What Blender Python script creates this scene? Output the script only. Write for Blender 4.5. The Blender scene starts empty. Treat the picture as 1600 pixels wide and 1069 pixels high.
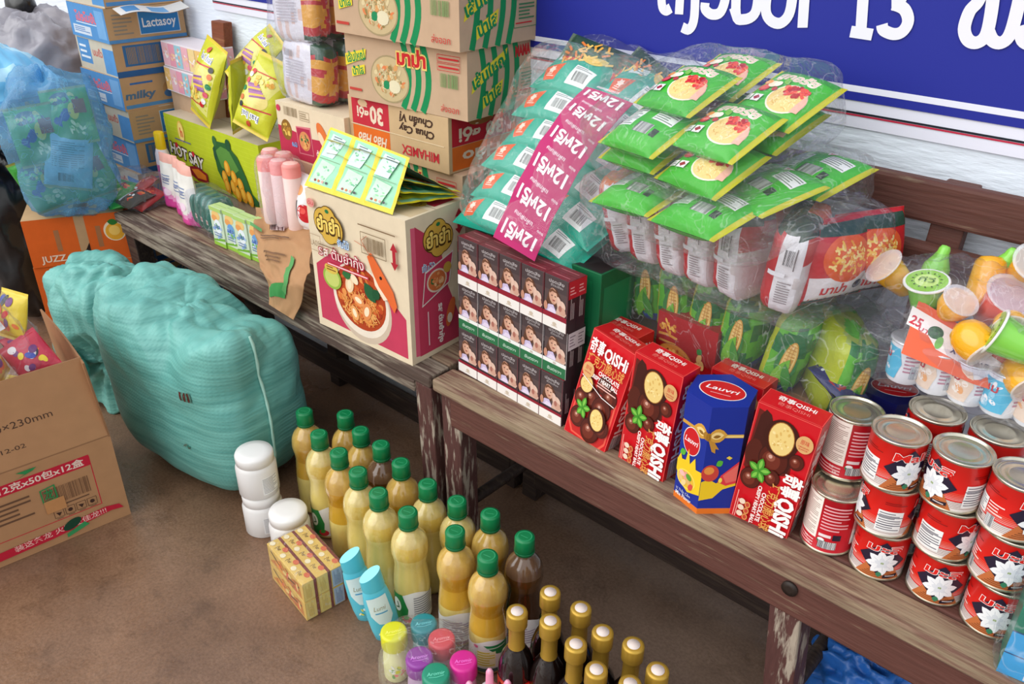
import bpy, math, random
from mathutils import Vector, Matrix, Euler, noise
from mathutils.geometry import tessellate_polygon
S = bpy.context.scene
PI = math.pi
# ------------------------------------------------------------------ camera
FPX = 1303.75; CX, CY = 800.0, 534.5; CH = 1.36
ROT = Matrix(((0.74039459, 0.33163041, -0.58466839), (0.67208072, -0.35086726, 0.65207336), (0.01110635, -0.87573594, -0.48266263)))
cam = bpy.data.cameras.new('camera'); cam_ob = bpy.data.objects.new('camera', cam); S.collection.objects.link(cam_ob)
cam.sensor_width = 36; cam.lens = FPX / 1600 * 36; cam.clip_start = .02
r_, d_, f_ = ROT.col[0], ROT.col[1], ROT.col[2]
cam_ob.matrix_world = Matrix(((r_[0], -d_[0], -f_[0], 0), (r_[1], -d_[1], -f_[1], 0), (r_[2], -d_[2], -f_[2], CH), (0, 0, 0, 1)))
S.camera = cam_ob
# ------------------------------------------------------------------ light: overcast daylight, brighter from the open front left
S.view_settings.view_transform = 'Standard'; S.view_settings.look = 'None'
S.view_settings.exposure = 0.28; S.view_settings.gamma = 1.0
S.cycles.transparent_max_bounces = 32
W = bpy.data.worlds.new('overcast_sky'); S.world = W; W.use_nodes = True
nt = W.node_tree; nt.nodes.clear()
wo = nt.nodes.new('ShaderNodeOutputWorld'); bg = nt.nodes.new('ShaderNodeBackground')
tc = nt.nodes.new('ShaderNodeTexCoord'); sx = nt.nodes.new('ShaderNodeSeparateXYZ'); rp = nt.nodes.new('ShaderNodeValToRGB')
nt.links.new(tc.outputs['Generated'], sx.inputs[0]); nt.links.new(sx.outputs['Z'], rp.inputs[0])
rp.color_ramp.elements[0].position = 0.0; rp.color_ramp.elements[0].color = (.42, .41, .40, 1)
rp.color_ramp.elements[1].position = 0.25; rp.color_ramp.elements[1].color = (.93, .97, 1.0, 1)
nt.links.new(rp.outputs[0], bg.inputs[0]); bg.inputs[1].default_value = 0.92; nt.links.new(bg.outputs[0], wo.inputs[0])
def sun(name, energy, ang, rot, col=(1, 1, 1)):
    l = bpy.data.lights.new(name, 'SUN'); l.energy = energy; l.angle = ang; l.color = col
    o = bpy.data.objects.new(name, l); S.collection.objects.link(o); o.rotation_euler = rot; return o
sun('daylight_sun', 1.75, math.radians(75), (math.radians(54), 0, math.radians(-24)), (1.0, .985, .96))
# ------------------------------------------------------------------ pixel helpers: a photo pixel and one known plane give the place in the room
def ray(px, py): return ROT @ Vector((px - CX, py - CY, FPX))
def P(px, py, z=0.0):
    r = ray(px, py); t = (z - CH) / r[2]; return Vector((r[0] * t, r[1] * t, z))
def Q(px, py, y):
    r = ray(px, py); t = y / r[1]; return Vector((r[0] * t, y, CH + r[2] * t))
def ZT(top, base, z0):
    g = P(*base, z0); r = ray(*top); return CH + r[2] * math.hypot(g[0], g[1]) / math.hypot(r[0], r[1])
ST = 0.46     # bench seat height
WY = 1.41     # wall plane
# ------------------------------------------------------------------ materials
def lin(c): 
    c = [x / 255 for x in c]
    return tuple(x / 12.92 if x <= .04045 else ((x + .055) / 1.055) ** 2.4 for x in c)
_mats = {}
def mat(name, col=None, rough=.5, metal=0, bump=0, bs=40, var=0, vs=8, stretch=(1, 1, 1), trans=0, spec=.5, coat=0, ior=1.45, alt=None, altpos=(.45, .6), sss=0):
    if name in _mats: return _mats[name]
    m = bpy.data.materials.new(name); m.use_nodes = True; t = m.node_tree; L = t.links
    b = t.nodes['Principled BSDF']; b.inputs['Roughness'].default_value = rough; b.inputs['Metallic'].default_value = metal
    b.inputs['Specular IOR Level'].default_value = spec; b.inputs['Transmission Weight'].default_value = trans; b.inputs['IOR'].default_value = ior
    b.inputs['Coat Weight'].default_value = coat; b.inputs['Coat Roughness'].default_value = .08
    if sss: b.inputs['Subsurface Weight'].default_value = sss; b.inputs['Subsurface Radius'].default_value = (.02, .012, .006)
    co = t.nodes.new('ShaderNodeTexCoord'); mp = t.nodes.new('ShaderNodeMapping'); mp.inputs['Scale'].default_value = stretch
    L.new(co.outputs['Object'], mp.inputs[0])
    if col is None:
        a = t.nodes.new('ShaderNodeAttribute'); a.attribute_name = 'Col'; src = a.outputs['Color']
    else:
        rg = t.nodes.new('ShaderNodeRGB'); rg.outputs[0].default_value = (*lin(col), 1); src = rg.outputs[0]
    if var or alt:
        n = t.nodes.new('ShaderNodeTexNoise'); n.inputs['Scale'].default_value = vs; n.inputs['Detail'].default_value = 6; n.inputs['Roughness'].default_value = .6
        L.new(mp.outputs[0], n.inputs['Vector'])
    if alt:
        cr = t.nodes.new('ShaderNodeValToRGB'); cr.color_ramp.elements[0].position = altpos[0]; cr.color_ramp.elements[1].position = altpos[1]
        L.new(n.outputs['Fac'], cr.inputs[0])
        mx = t.nodes.new('ShaderNodeMix'); mx.data_type = 'RGBA'; L.new(cr.outputs[0], mx.inputs[0]); L.new(src, mx.inputs[6]); mx.inputs[7].default_value = (*lin(alt), 1); src = mx.outputs[2]
    if var:
        mr = t.nodes.new('ShaderNodeMapRange'); mr.inputs[3].default_value = 1 - var; mr.inputs[4].default_value = 1 + var; mr.inputs[1].default_value = .25; mr.inputs[2].default_value = .75
        n2 = t.nodes.new('ShaderNodeTexNoise'); n2.inputs['Scale'].default_value = vs * 2.3; n2.inputs['Detail'].default_value = 5; L.new(mp.outputs[0], n2.inputs['Vector'])
        L.new(n2.outputs['Fac'], mr.inputs[0])
        vm = t.nodes.new('ShaderNodeVectorMath'); vm.operation = 'SCALE'; L.new(src, vm.inputs[0]); L.new(mr.outputs[0], vm.inputs['Scale']); src = vm.outputs[0]
    L.new(src, b.inputs['Base Color'])
    if bump:
        nb = t.nodes.new('ShaderNodeTexNoise'); nb.inputs['Scale'].default_value = bs; nb.inputs['Detail'].default_value = 4; L.new(mp.outputs[0], nb.inputs['Vector'])
        bp = t.nodes.new('ShaderNodeBump'); bp.inputs['Strength'].default_value = bump; bp.inputs['Distance'].default_value = .004
        L.new(nb.outputs['Fac'], bp.inputs['Height']); L.new(bp.outputs[0], b.inputs['Normal'])
    _mats[name] = m; return m
def film(name, tint=(255, 255, 255), scat=None, opac=.02, rough=.10, bump=.9, bs=22, milky=.03):
    """thin clear plastic: mostly see-through, glossy where it wrinkles"""
    if name in _mats: return _mats[name]
    m = bpy.data.materials.new(name); m.use_nodes = True; t = m.node_tree; L = t.links; t.nodes.clear()
    out = t.nodes.new('ShaderNodeOutputMaterial'); tr = t.nodes.new('ShaderNodeBsdfTransparent'); gl = t.nodes.new('ShaderNodeBsdfGlossy'); df = t.nodes.new('ShaderNodeBsdfDiffuse')
    tr.inputs[0].default_value = (*lin(tint), 1); gl.inputs['Roughness'].default_value = rough; df.inputs[0].default_value = (*lin(scat or tint), 1)
    co = t.nodes.new('ShaderNodeTexCoord'); n = t.nodes.new('ShaderNodeTexNoise'); n.inputs['Scale'].default_value = bs; n.inputs['Detail'].default_value = 3
    n.inputs['Distortion'].default_value = .8
    L.new(co.outputs['Object'], n.inputs['Vector'])
    bp = t.nodes.new('ShaderNodeBump'); bp.inputs['Strength'].default_value = bump; bp.inputs['Distance'].default_value = .012; L.new(n.outputs['Fac'], bp.inputs['Height'])
    L.new(bp.outputs[0], gl.inputs['Normal'])
    fr = t.nodes.new('ShaderNodeFresnel'); fr.inputs[0].default_value = 1.3; L.new(bp.outputs[0], fr.inputs[1])
    ad = t.nodes.new('ShaderNodeMath'); ad.operation = 'MULTIPLY_ADD'; L.new(fr.outputs[0], ad.inputs[0]); ad.inputs[1].default_value = .55; ad.inputs[2].default_value = opac
    mi = t.nodes.new('ShaderNodeMath'); mi.operation = 'MINIMUM'; L.new(ad.outputs[0], mi.inputs[0]); mi.inputs[1].default_value = .26
    m1 = t.nodes.new('ShaderNodeMixShader'); L.new(mi.outputs[0], m1.inputs[0]); L.new(tr.outputs[0], m1.inputs[1]); L.new(gl.outputs[0], m1.inputs[2])
    # creases scatter white light
    mg = t.nodes.new('ShaderNodeTexNoise'); mg.inputs['Scale'].default_value = bs * .6; mg.inputs['Detail'].default_value = 2; mg.inputs['Distortion'].default_value = 2.2; L.new(co.outputs['Object'], mg.inputs['Vector'])
    cr = t.nodes.new('ShaderNodeValToRGB'); e = cr.color_ramp.elements; e[0].position = .485; e[0].color = (milky, milky, milky, 1); e[1].position = .5; e[1].color = (milky + .15, milky + .15, milky + .15, 1); x = e.new(.515); x.color = (milky, milky, milky, 1); L.new(mg.outputs['Fac'], cr.inputs[0])
    m2 = t.nodes.new('ShaderNodeMixShader'); L.new(cr.outputs[0], m2.inputs[0]); L.new(m1.outputs[0], m2.inputs[1]); L.new(df.outputs[0], m2.inputs[2])
    L.new(m2.outputs[0], out.inputs[0]); _mats[name] = m; return m
PR_M = lambda: mat('printed_card', rough=.55, bump=.05, bs=60)
PR_G = lambda: mat('printed_gloss', rough=.28, spec=.5)
PR_C = lambda: mat('printed_corrugated', rough=.8, var=.05, vs=14, bump=.12, bs=30, spec=.25)
PR_F = lambda: mat('printed_foil', rough=.27, bump=.55, bs=55, spec=.55)
PR_S = lambda: mat('printed_soft', rough=.42, bump=.35, bs=40, spec=.45)
PR_B = lambda: mat('printed_banner', rough=.5, bump=.02, bs=12, spec=.3)
# ------------------------------------------------------------------ mesh builder with a flat colour per face
class Geo:
    def __init__(s): s.v = []; s.f = []; s.c = []; s.m = []; s.sm = []
    def add(s, vs, fs, col, mi=0, smooth=False):
        o = len(s.v); s.v += [tuple(v) for v in vs]
        for i, f in enumerate(fs):
            s.f.append(tuple(o + k for k in f)); s.c.append(col[i] if isinstance(col, list) else col); s.m.append(mi); s.sm.append(smooth)
    def box(s, x0, y0, z0, x1, y1, z1, col, mi=0):
        v = [(x, y, z) for x in (x0, x1) for y in (y0, y1) for z in (z0, z1)]
        s.add(v, [(0, 1, 3, 2), (4, 6, 7, 5), (0, 4, 5, 1), (2, 3, 7, 6), (0, 2, 6, 4), (1, 5, 7, 3)], col, mi)
    def lathe(s, prof, col, n=28, mi=0, smooth=True, cx=0, cy=0, sy=1.0, M=None, cap=True):
        """prof: (r,z[,col]) from bottom to top"""
        vs = []; fs = []; cs = []
        for p in prof:
            for k in range(n):
                a = 2 * PI * k / n; v = Vector((cx + p[0] * math.cos(a), cy + p[0] * sy * math.sin(a), p[1])); vs.append(M @ v if M else v)
        for i in range(len(prof) - 1):
            cc = prof[i][2] if len(prof[i]) > 2 else col
            for k in range(n):
                k2 = (k + 1) % n; fs.append((i * n + k, i * n + k2, (i + 1) * n + k2, (i + 1) * n + k)); cs.append(cc)
        s.add(vs, fs, cs, mi, smooth)
        if cap:
            o = len(s.v) - len(vs)
            for i, rev in ((0, True), (len(prof) - 1, False)):
                if prof[i][0] > 1e-5:
                    idx = [i * n + k for k in range(n)]
                    s.add([vs[k] for k in idx], [tuple(range(n))[::-1] if rev else tuple(range(n))], prof[min(i, len(prof) - 2)][2] if len(prof[0]) > 2 else col, mi)
    def grid(s, F, nu, nv, colf, mi=0, smooth=True, closed=False):
        vs = [F(i / nu, j / nv) for j in range(nv + 1) for i in range(nu + 1)]
        fs = []; cs = []
        for j in range(nv):
            for i in range(nu):
                a = j * (nu + 1) + i; fs.append((a, a + 1, a + nu + 2, a + nu + 1)); cs.append(colf((i + .5) / nu, (j + .5) / nv) if callable(colf) else colf)
        s.add(vs, fs, cs, mi, smooth)
    def tube(s, pts, r, col, n=8, mi=0):
        pts = [Vector(p) for p in pts]; vs = []
        rr = r if isinstance(r, (list, tuple)) else [r] * len(pts)
        for i, p in enumerate(pts):
            d = (pts[min(i + 1, len(pts) - 1)] - pts[max(i - 1, 0)]).normalized(); a = d.orthogonal().normalized(); b = d.cross(a)
            if i:  # keep the frame steady
                a = (pa - d * pa.dot(d)).normalized(); b = d.cross(a)
            pa = a
            for k in range(n): t = 2 * PI * k / n; vs.append(p + (a * math.cos(t) + b * math.sin(t)) * rr[i])
        fs = [(i * n + k, i * n + (k + 1) % n, (i + 1) * n + (k + 1) % n, (i + 1) * n + k) for i in range(len(pts) - 1) for k in range(n)]
        s.add(vs, fs, col, mi, True); e = len(pts) - 1
        s.add([vs[k] for k in range(n)], [tuple(range(n))[::-1]], col, mi); s.add([vs[e * n + k] for k in range(n)], [tuple(range(n))], col, mi)
    def mesh(s, name, mats):
        m = bpy.data.meshes.new(name); m.from_pydata(s.v, [], s.f)
        for x in (mats if isinstance(mats, (list, tuple)) else [mats]): m.materials.append(x)
        m.polygons.foreach_set('material_index', s.m); m.polygons.foreach_set('use_smooth', s.sm)
        at = m.color_attributes.new('Col', 'FLOAT_COLOR', 'CORNER'); data = []; cache = {}
        for p, c in zip(m.polygons, s.c):
            l = cache.get(c)
            if l is None: l = cache[c] = (*lin(c), 1.0)
            data += l * p.loop_total
        at.data.foreach_set('color', data); m.update(); return m
    def obj(s, name, mats, parent=None, M=None):
        o = bpy.data.objects.new(name, s.mesh(name, mats)); S.collection.objects.link(o)
        if parent is not None: o.parent = parent
        if M is not None: o.matrix_world = M
        return o
def tag(o, label, cat, group=None, kind=None):
    if label: o['label'] = label; o['category'] = cat
    if group: o['group'] = group
    if kind: o['kind'] = kind
    return o
def thing(name, label, cat, M=None, group=None):
    o = bpy.data.objects.new(name, None); S.collection.objects.link(o); o.empty_display_size = .03
    if M is not None: o.matrix_world = M
    return tag(o, label, cat, group)
def dup(o, M, label, group=None):
    """copy a thing with its parts and sub-parts"""
    c = o.copy(); S.collection.objects.link(c); c.matrix_world = M; c['label'] = label
    if group: c['group'] = group
    for ch in list(o.children):
        d = ch.copy(); S.collection.objects.link(d); d.parent = c
        for g in list(ch.children):
            e = g.copy(); S.collection.objects.link(e); e.parent = d
    return c
def struct(o, kind='structure'): o['kind'] = kind; return o
def TR(loc, rz=0, rx=0, ry=0): return Matrix.Translation(loc) @ Euler((rx, ry, rz), 'XYZ').to_matrix().to_4x4()
def frame(o, u, v):
    """basis at o with x towards u and y in the plane towards v"""
    x = (u - o).normalized(); y = (v - o); y = (y - x * y.dot(x)).normalized(); z = x.cross(y)
    return Matrix(((x[0], y[0], z[0], o[0]), (x[1], y[1], z[1], o[1]), (x[2], y[2], z[2], o[2]), (0, 0, 0, 1)))
def bevel(o, w=.002, seg=2):
    b = o.modifiers.new('edge', 'BEVEL'); b.width = w; b.segments = seg; b.limit_method = 'ANGLE'; b.angle_limit = math.radians(40); return o
# ------------------------------------------------------------------ flat artwork laid on any surface F(u,v,h)
_tx = {}
def text_tris(s, fat):
    k = (s, fat)
    if k in _tx: return _tx[k]
    c = bpy.data.curves.new('t', 'FONT'); c.body = s; c.resolution_u = 2; c.offset = fat
    o = bpy.data.objects.new('t', c); m = o.to_mesh(); m.calc_loop_triangles()
    vs = [v.co.copy() for v in m.vertices]; tr = [[(vs[i].x, vs[i].y) for i in t.vertices] for t in m.loop_triangles]
    x0 = min(v.x for v in vs); x1 = max(v.x for v in vs)
    o.to_mesh_clear(); bpy.data.objects.remove(o); bpy.data.curves.remove(c)
    _tx[k] = (tr, x0, x1); return _tx[k]
class Art:
    def __init__(s, geo, F, maxlen=None, mi=0, step=.00010): s.g = geo; s.F = F; s.ml = maxlen; s.mi = mi; s.h = step * (3 if maxlen else 1.5); s.st = step
    def tris(s, tr, col):
        if s.ml:
            out = []; st = list(tr); lim = s.ml * s.ml
            while st:
                t = st.pop(); e = [((t[i][0] - t[(i + 1) % 3][0]) ** 2 + (t[i][1] - t[(i + 1) % 3][1]) ** 2, i) for i in range(3)]; m = max(e)
                if m[0] > lim and len(out) < 6000:
                    i = m[1]; a, b, c = t[i], t[(i + 1) % 3], t[(i + 2) % 3]; q = ((a[0] + b[0]) / 2, (a[1] + b[1]) / 2); st += [(a, q, c), (q, b, c)]
                else: out.append(t)
            tr = out
        vs = []; fs = []; seen = {}
        for t in tr:
            f = []
            for p in t:
                k = (round(p[0], 6), round(p[1], 6))
                if k not in seen: seen[k] = len(vs); vs.append(s.F(p[0], p[1], s.h))
                f.append(seen[k])
            if len(set(f)) == 3: fs.append(tuple(f))
        if fs: s.g.add(vs, fs, col, s.mi, bool(s.ml))
        s.h += s.st
    def poly(s, pts, col):
        tt = tessellate_polygon([[Vector((p[0], p[1], 0)) for p in pts]]); out = []
        for a, b, c in tt:
            A, B, C = pts[a], pts[b], pts[c]
            if (B[0] - A[0]) * (C[1] - A[1]) - (B[1] - A[1]) * (C[0] - A[0]) < 0: B, C = C, B
            out.append((A, B, C))
        s.tris(out, col)
    def rect(s, a, b, c, d, col): s.poly([(a, b), (c, b), (c, d), (a, d)], col)
    def ell(s, u, v, ru, rv, col, n=24, rot=0, a0=0, a1=2 * PI):
        cr, sr = math.cos(rot), math.sin(rot); pts = []
        full = abs(a1 - a0 - 2 * PI) < 1e-6
        for k in range(n if full else n + 1):
            a = a0 + (a1 - a0) * k / n; x, y = ru * math.cos(a), rv * math.sin(a); pts.append((u + x * cr - y * sr, v + x * sr + y * cr))
        s.poly(pts, col)
    def line(s, pts, w, col, closed=False):
        """one mitred strip, so that its pieces never overlap"""
        p = [pts[0]] + [q for k, q in enumerate(pts[1:]) if math.hypot(q[0] - pts[k][0], q[1] - pts[k][1]) > 1e-7]; n = len(p)
        if n < 2: return
        def nrm(a, b): l = math.hypot(b[0] - a[0], b[1] - a[1]) or 1e-9; return (-(b[1] - a[1]) / l, (b[0] - a[0]) / l)
        segs = [nrm(p[k], p[(k + 1) % n]) for k in range(n if closed else n - 1)]; L = []; R_ = []
        for k in range(n):
            a = segs[k - 1] if (k > 0 or closed) else segs[0]; b = segs[k] if (k < len(segs)) else segs[-1]
            mx, my = a[0] + b[0], a[1] + b[1]; d = max(.35, (mx * mx + my * my) / 2); mx, my = mx / d * w / 2, my / d * w / 2
            L.append((p[k][0] + mx, p[k][1] + my)); R_.append((p[k][0] - mx, p[k][1] - my))
        tr = []
        for k in range(n if closed else n - 1):
            q = (k + 1) % n; tr += [(R_[k], R_[q], L[q]), (R_[k], L[q], L[k])]
        s.tris(tr, col)
    def frame(s, a, b, c, d, w, col): s.line([(a, b), (c, b), (c, d), (a, d)], w, col, True)
    def text(s, t, u, v, h, col, w=None, fat=.0, al='C', rot=0, shear=0):
        """h: height of a capital letter; w: squeezed to this width"""
        tr, x0, x1 = text_tris(t, fat); k = h / .69; kx = (w / (x1 - x0)) if w else k
        ox = {'C': -(x0 + x1) / 2, 'L': -x0, 'R': -x1}[al]; cr, sr = math.cos(rot), math.sin(rot); out = []
        for t3 in tr:
            q = []
            for x, y in t3:
                X = (x + ox) * kx; Y = (y - .345) * k; X += Y * shear; q.append((u + X * cr - Y * sr, v + X * sr + Y * cr))
            out.append(q)
        s.tris(out, col)
    def bars(s, a, b, c, d, col=(40, 40, 40), n=24, seed=1, bgc=None):
        if bgc: s.rect(a, b, c, d, bgc)
        R = random.Random(seed); tr = []; w = (c - a) / n
        for i in range(n):
            x0 = a + i * w; x1 = x0 + w * R.uniform(.25, .75); tr += [((x0, b), (x1, b), (x1, d)), ((x0, b), (x1, d), (x0, d))]
        s.tris(tr, col)
    def fine(s, a, b, c, d, n, col, seed=3, rot=False):
        """rows of print too small to read"""
        R = random.Random(seed); tr = []
        for i in range(n):
            if rot: x = a + (c - a) * (i + .5) / n; w = (c - a) / n * .42; y1 = d - (d - b) * R.choice((0, 0, 0, .1, .3)); q = [(x - w / 2, b), (x + w / 2, b), (x + w / 2, y1), (x - w / 2, y1)]
            else: y = b + (d - b) * (i + .5) / n; w = (d - b) / n * .42; x1 = c - (c - a) * R.choice((0, 0, 0, .1, .3)); q = [(a, y - w / 2), (x1, y - w / 2), (x1, y + w / 2), (a, y + w / 2)]
            tr += [(q[0], q[1], q[2]), (q[0], q[2], q[3])]
        s.tris(tr, col)
    def blot(s, u, v, ru, rv, cols, n, size, seed=1):
        R = random.Random(seed); keep = s.st; s.st = keep * .06
        for i in range(n):
            a = R.uniform(0, 2 * PI); q = math.sqrt(R.random()) * .85; s.ell(u + ru * q * math.cos(a), v + rv * q * math.sin(a), size * R.uniform(.5, 1.3), size * R.uniform(.3, .9), R.choice(cols), 9, R.uniform(0, 3))
        s.st = keep; s.h += keep
    def noodles(s, u, v, ru, rv, cols, n, w, seed=1):
        R = random.Random(seed); keep = s.st; s.st = keep * .06
        for i in range(n):
            a = R.uniform(0, 2 * PI); q = math.sqrt(R.random()) * .8; x, y = u + ru * q * math.cos(a), v + rv * q * math.sin(a); b = R.uniform(0, 2 * PI); l = min(ru, rv) * R.uniform(.25, .5); k = R.uniform(-2, 2)
            pts = [(x + l * (t - .5) * math.cos(b + k * (t - .5)), y + l * (t - .5) * math.sin(b + k * (t - .5))) for t in (0, .25, .5, .75, 1)]; s.line(pts, w, R.choice(cols))
        s.st = keep; s.h += keep
    def star(s, u, v, r0, r1, n, col, rot=0): s.poly([(u + (r1 if k % 2 else r0) * math.cos(rot + PI * k / n), v + (r1 if k % 2 else r0) * math.sin(rot + PI * k / n)) for k in range(2 * n)], col)
    def leaf(s, u, v, l, w, rot, col): 
        pts = [(l * t, w * math.sin(PI * t) ** .8) for t in (0, .2, .4, .6, .8, 1)] + [(l * t, -w * math.sin(PI * t) ** .8) for t in (.8, .6, .4, .2)]
        c, q = math.cos(rot), math.sin(rot); s.poly([(u + x * c - y * q, v + x * q + y * c) for x, y in pts], col)
# box with named faces; the front lies on y=0, x runs right, z up
def faces(w, d, h):
    return {'front': lambda u, v, k: (u, -k, v), 'right': lambda u, v, k: (w + k, u, v), 'left': lambda u, v, k: (-k, d - u, v),
            'top': lambda u, v, k: (u, v, h + k), 'back': lambda u, v, k: (w - u, d + k, v)}
def carton(w, d, h, col, rnd=.0):
    g = Geo(); g.box(0, 0, 0, w, d, h, col); return g, faces(w, d, h)
def boxfit(bl, br, z0, top=None):
    A = P(*bl, z0); B = P(*br, z0); w = (B - A).length; rz = math.atan2(B[1] - A[1], B[0] - A[0])
    h = ZT(top[0], top[1], z0) - z0 if top else None
    return A, w, rz, h
# soft pillow pack: top surface F(u,v,h) is reused for the print
def pillow(W_, L, T, seed=0, wr=.0016, pu=.5, pv=.5, fin=.06):
    def prof(t, p): return max(0.0, math.sin(PI * min(1, max(0, t)))) ** p
    def ht(u, v):
        a = prof((u / W_) + .5, pu); b = prof(((v / L) + .5 - fin) / (1 - 2 * fin), pv)
        return T / 2 * a * b + wr * b * noise.noise(Vector((u * 38 + seed * 7.3, v * 26, seed * 3.1)))
    def Ft(u, v, h): return (u, v, ht(u, v) + .0004 + h)
    def Fb(u, v, h): return (u, v, -ht(u, v) * .9 - h)
    return Ft, Fb
def pack_geo(W_, L, T, col, back, seed=0, nu=40, nv=46, endc=None, fin=.06, **kw):
    Ft, Fb = pillow(W_, L, T, seed, fin=fin, **kw); g = Geo()
    zig = lambda v: 0
    colf = (lambda u, v: endc if (endc and (v < fin or v > 1 - fin)) else col)
    g.grid(lambda a, b: Ft((a - .5) * W_, (b - .5) * L, 0), nu, nv, colf)
    g.grid(lambda a, b: Fb((.5 - a) * W_, (b - .5) * L, 0), nu, nv, lambda u, v: endc if (endc and (v < fin or v > 1 - fin)) else back)
    return g, Ft
# closed blob from a unit sphere
def blob(g, fn, col, nu=40, nv=26, mi=0):
    def F(a, b):
        th = 2 * PI * a; ph = PI * (b - .5); return fn(Vector((math.cos(ph) * math.cos(th), math.cos(ph) * math.sin(th), math.sin(ph))))
    vs = [F(i / nu, j / nv) for j in range(1, nv) for i in range(nu)]; vs += [F(0, 0), F(0, 1)]
    fs = [(j * nu + i, j * nu + (i + 1) % nu, (j + 1) * nu + (i + 1) % nu, (j + 1) * nu + i) for j in range(nv - 2) for i in range(nu)]
    b0 = len(vs) - 2; fs += [(b0, (i + 1) % nu, i) for i in range(nu)] + [(b0 + 1, (nv - 2) * nu + i, (nv - 2) * nu + (i + 1) % nu) for i in range(nu)]
    g.add(vs, fs, col, mi, True)
def sup(p, e=.4):
    """sphere direction to superellipsoid"""
    s = lambda x: math.copysign(abs(x) ** e, x)
    r = Vector((s(p[0]), s(p[1]), s(p[2]))); m = (abs(p[0]) ** (2 / (2 * e / 1)) + 0) if 0 else 1
    k = (abs(p[0]) ** (2 / e) + abs(p[1]) ** (2 / e) + abs(p[2]) ** (2 / e)) ** (-e / 2); return Vector(p) * k
def film_bag(name, label, cat, M, sx, sy, sz, seed, fm, e=.45, wr=.010, group=None, extra=None, freq=9):
    """a thin see-through bag around whatever lies inside; centre at M"""
    g = Geo()
    def fn(p):
        q = sup(p, e); v = Vector((q[0] * sx, q[1] * sy, q[2] * sz)); n1 = noise.noise(Vector((q[0] * sx * freq, q[1] * sy * freq, q[2] * sz * freq)) * 2 + Vector((seed * 5.1, 0, 0)))
        n2 = abs(noise.noise(Vector((v[0] * freq * 4, v[1] * freq * 4, v[2] * freq * 4)) + Vector((0, seed * 3.3, 0))))
        v = v + Vector(p) * (wr * n1 + wr * .7 * n2)
        return extra(p, v) if extra else v
    blob(g, fn, (255, 255, 255), 72, 44); o = g.obj(name, fm, None, M); return tag(o, label, cat, group)
ORD = ['leftmost', 'second from left', 'third from left', 'fourth from left', 'fifth from left', 'sixth from left', 'seventh from left', 'eighth from left', 'ninth from left']
# ================================================================== the setting
def wet_floor():
    m = bpy.data.materials.new('wet_concrete'); m.use_nodes = True; t = m.node_tree; L = t.links; b = t.nodes['Principled BSDF']
    co = t.nodes.new('ShaderNodeTexCoord')
    def N(sc, det=6, ro=.6): n = t.nodes.new('ShaderNodeTexNoise'); n.inputs['Scale'].default_value = sc; n.inputs['Detail'].default_value = det; n.inputs['Roughness'].default_value = ro; L.new(co.outputs['Object'], n.inputs['Vector']); return n.outputs['Fac']
    def R(src, a, b_, c0, c1): r = t.nodes.new('ShaderNodeValToRGB'); r.color_ramp.elements[0].position = a; r.color_ramp.elements[1].position = b_; r.color_ramp.elements[0].color = c0; r.color_ramp.elements[1].color = c1; L.new(src, r.inputs[0]); return r.outputs[0]
    base = R(N(3.2), .3, .7, (*lin((110, 80, 60)), 1), (*lin((148, 114, 90)), 1))
    spots = R(N(11, 8, .7), .34, .47, (*lin((74, 60, 54)), 1), (1, 1, 1, 1)); grit = R(N(160, 2), .3, .62, (.78, .76, .74, 1), (1.06, 1.06, 1.06, 1))
    m1 = t.nodes.new('ShaderNodeMix'); m1.data_type = 'RGBA'; m1.blend_type = 'MULTIPLY'; m1.inputs[0].default_value = .28; L.new(base, m1.inputs[6]); L.new(spots, m1.inputs[7])
    m2 = t.nodes.new('ShaderNodeMix'); m2.data_type = 'RGBA'; m2.blend_type = 'MULTIPLY'; m2.inputs[0].default_value = 1; L.new(m1.outputs[2], m2.inputs[6]); L.new(grit, m2.inputs[7])
    # darker, bluer tone with a noisy edge, under and before the brown bench
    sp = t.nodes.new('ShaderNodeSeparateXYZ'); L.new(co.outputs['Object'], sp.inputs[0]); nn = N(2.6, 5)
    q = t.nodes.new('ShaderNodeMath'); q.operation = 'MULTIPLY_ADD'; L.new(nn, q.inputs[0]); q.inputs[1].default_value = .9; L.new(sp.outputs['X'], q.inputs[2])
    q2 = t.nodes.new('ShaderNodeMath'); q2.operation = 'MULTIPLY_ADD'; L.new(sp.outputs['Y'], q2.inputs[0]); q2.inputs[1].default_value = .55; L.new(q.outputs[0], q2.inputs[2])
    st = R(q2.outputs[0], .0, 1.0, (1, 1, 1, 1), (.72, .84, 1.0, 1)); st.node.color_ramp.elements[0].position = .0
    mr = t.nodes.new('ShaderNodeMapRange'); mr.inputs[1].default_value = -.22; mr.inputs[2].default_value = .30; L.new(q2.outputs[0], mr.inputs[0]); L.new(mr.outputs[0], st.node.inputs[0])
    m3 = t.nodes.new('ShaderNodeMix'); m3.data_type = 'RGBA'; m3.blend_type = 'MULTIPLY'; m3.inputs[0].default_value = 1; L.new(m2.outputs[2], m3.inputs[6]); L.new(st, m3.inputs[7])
    L.new(m3.outputs[2], b.inputs['Base Color'])
    wet = R(N(2.4, 4), .46, .60, (.06, .06, .06, 1), (.58, .58, .58, 1)); L.new(wet, b.inputs['Roughness'])
    bp = t.nodes.new('ShaderNodeBump'); bp.inputs['Strength'].default_value = .5; bp.inputs['Distance'].default_value = .004; L.new(N(45, 6, .7), bp.inputs['Height']); L.new(bp.outputs[0], b.inputs['Normal'])
    return m
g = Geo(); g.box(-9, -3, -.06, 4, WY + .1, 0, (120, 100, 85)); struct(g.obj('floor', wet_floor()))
wm = mat('wall_paint', (236, 244, 255), rough=.75, bump=.65, bs=70, stretch=(.35, 1, 1.6), spec=.2)
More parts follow.
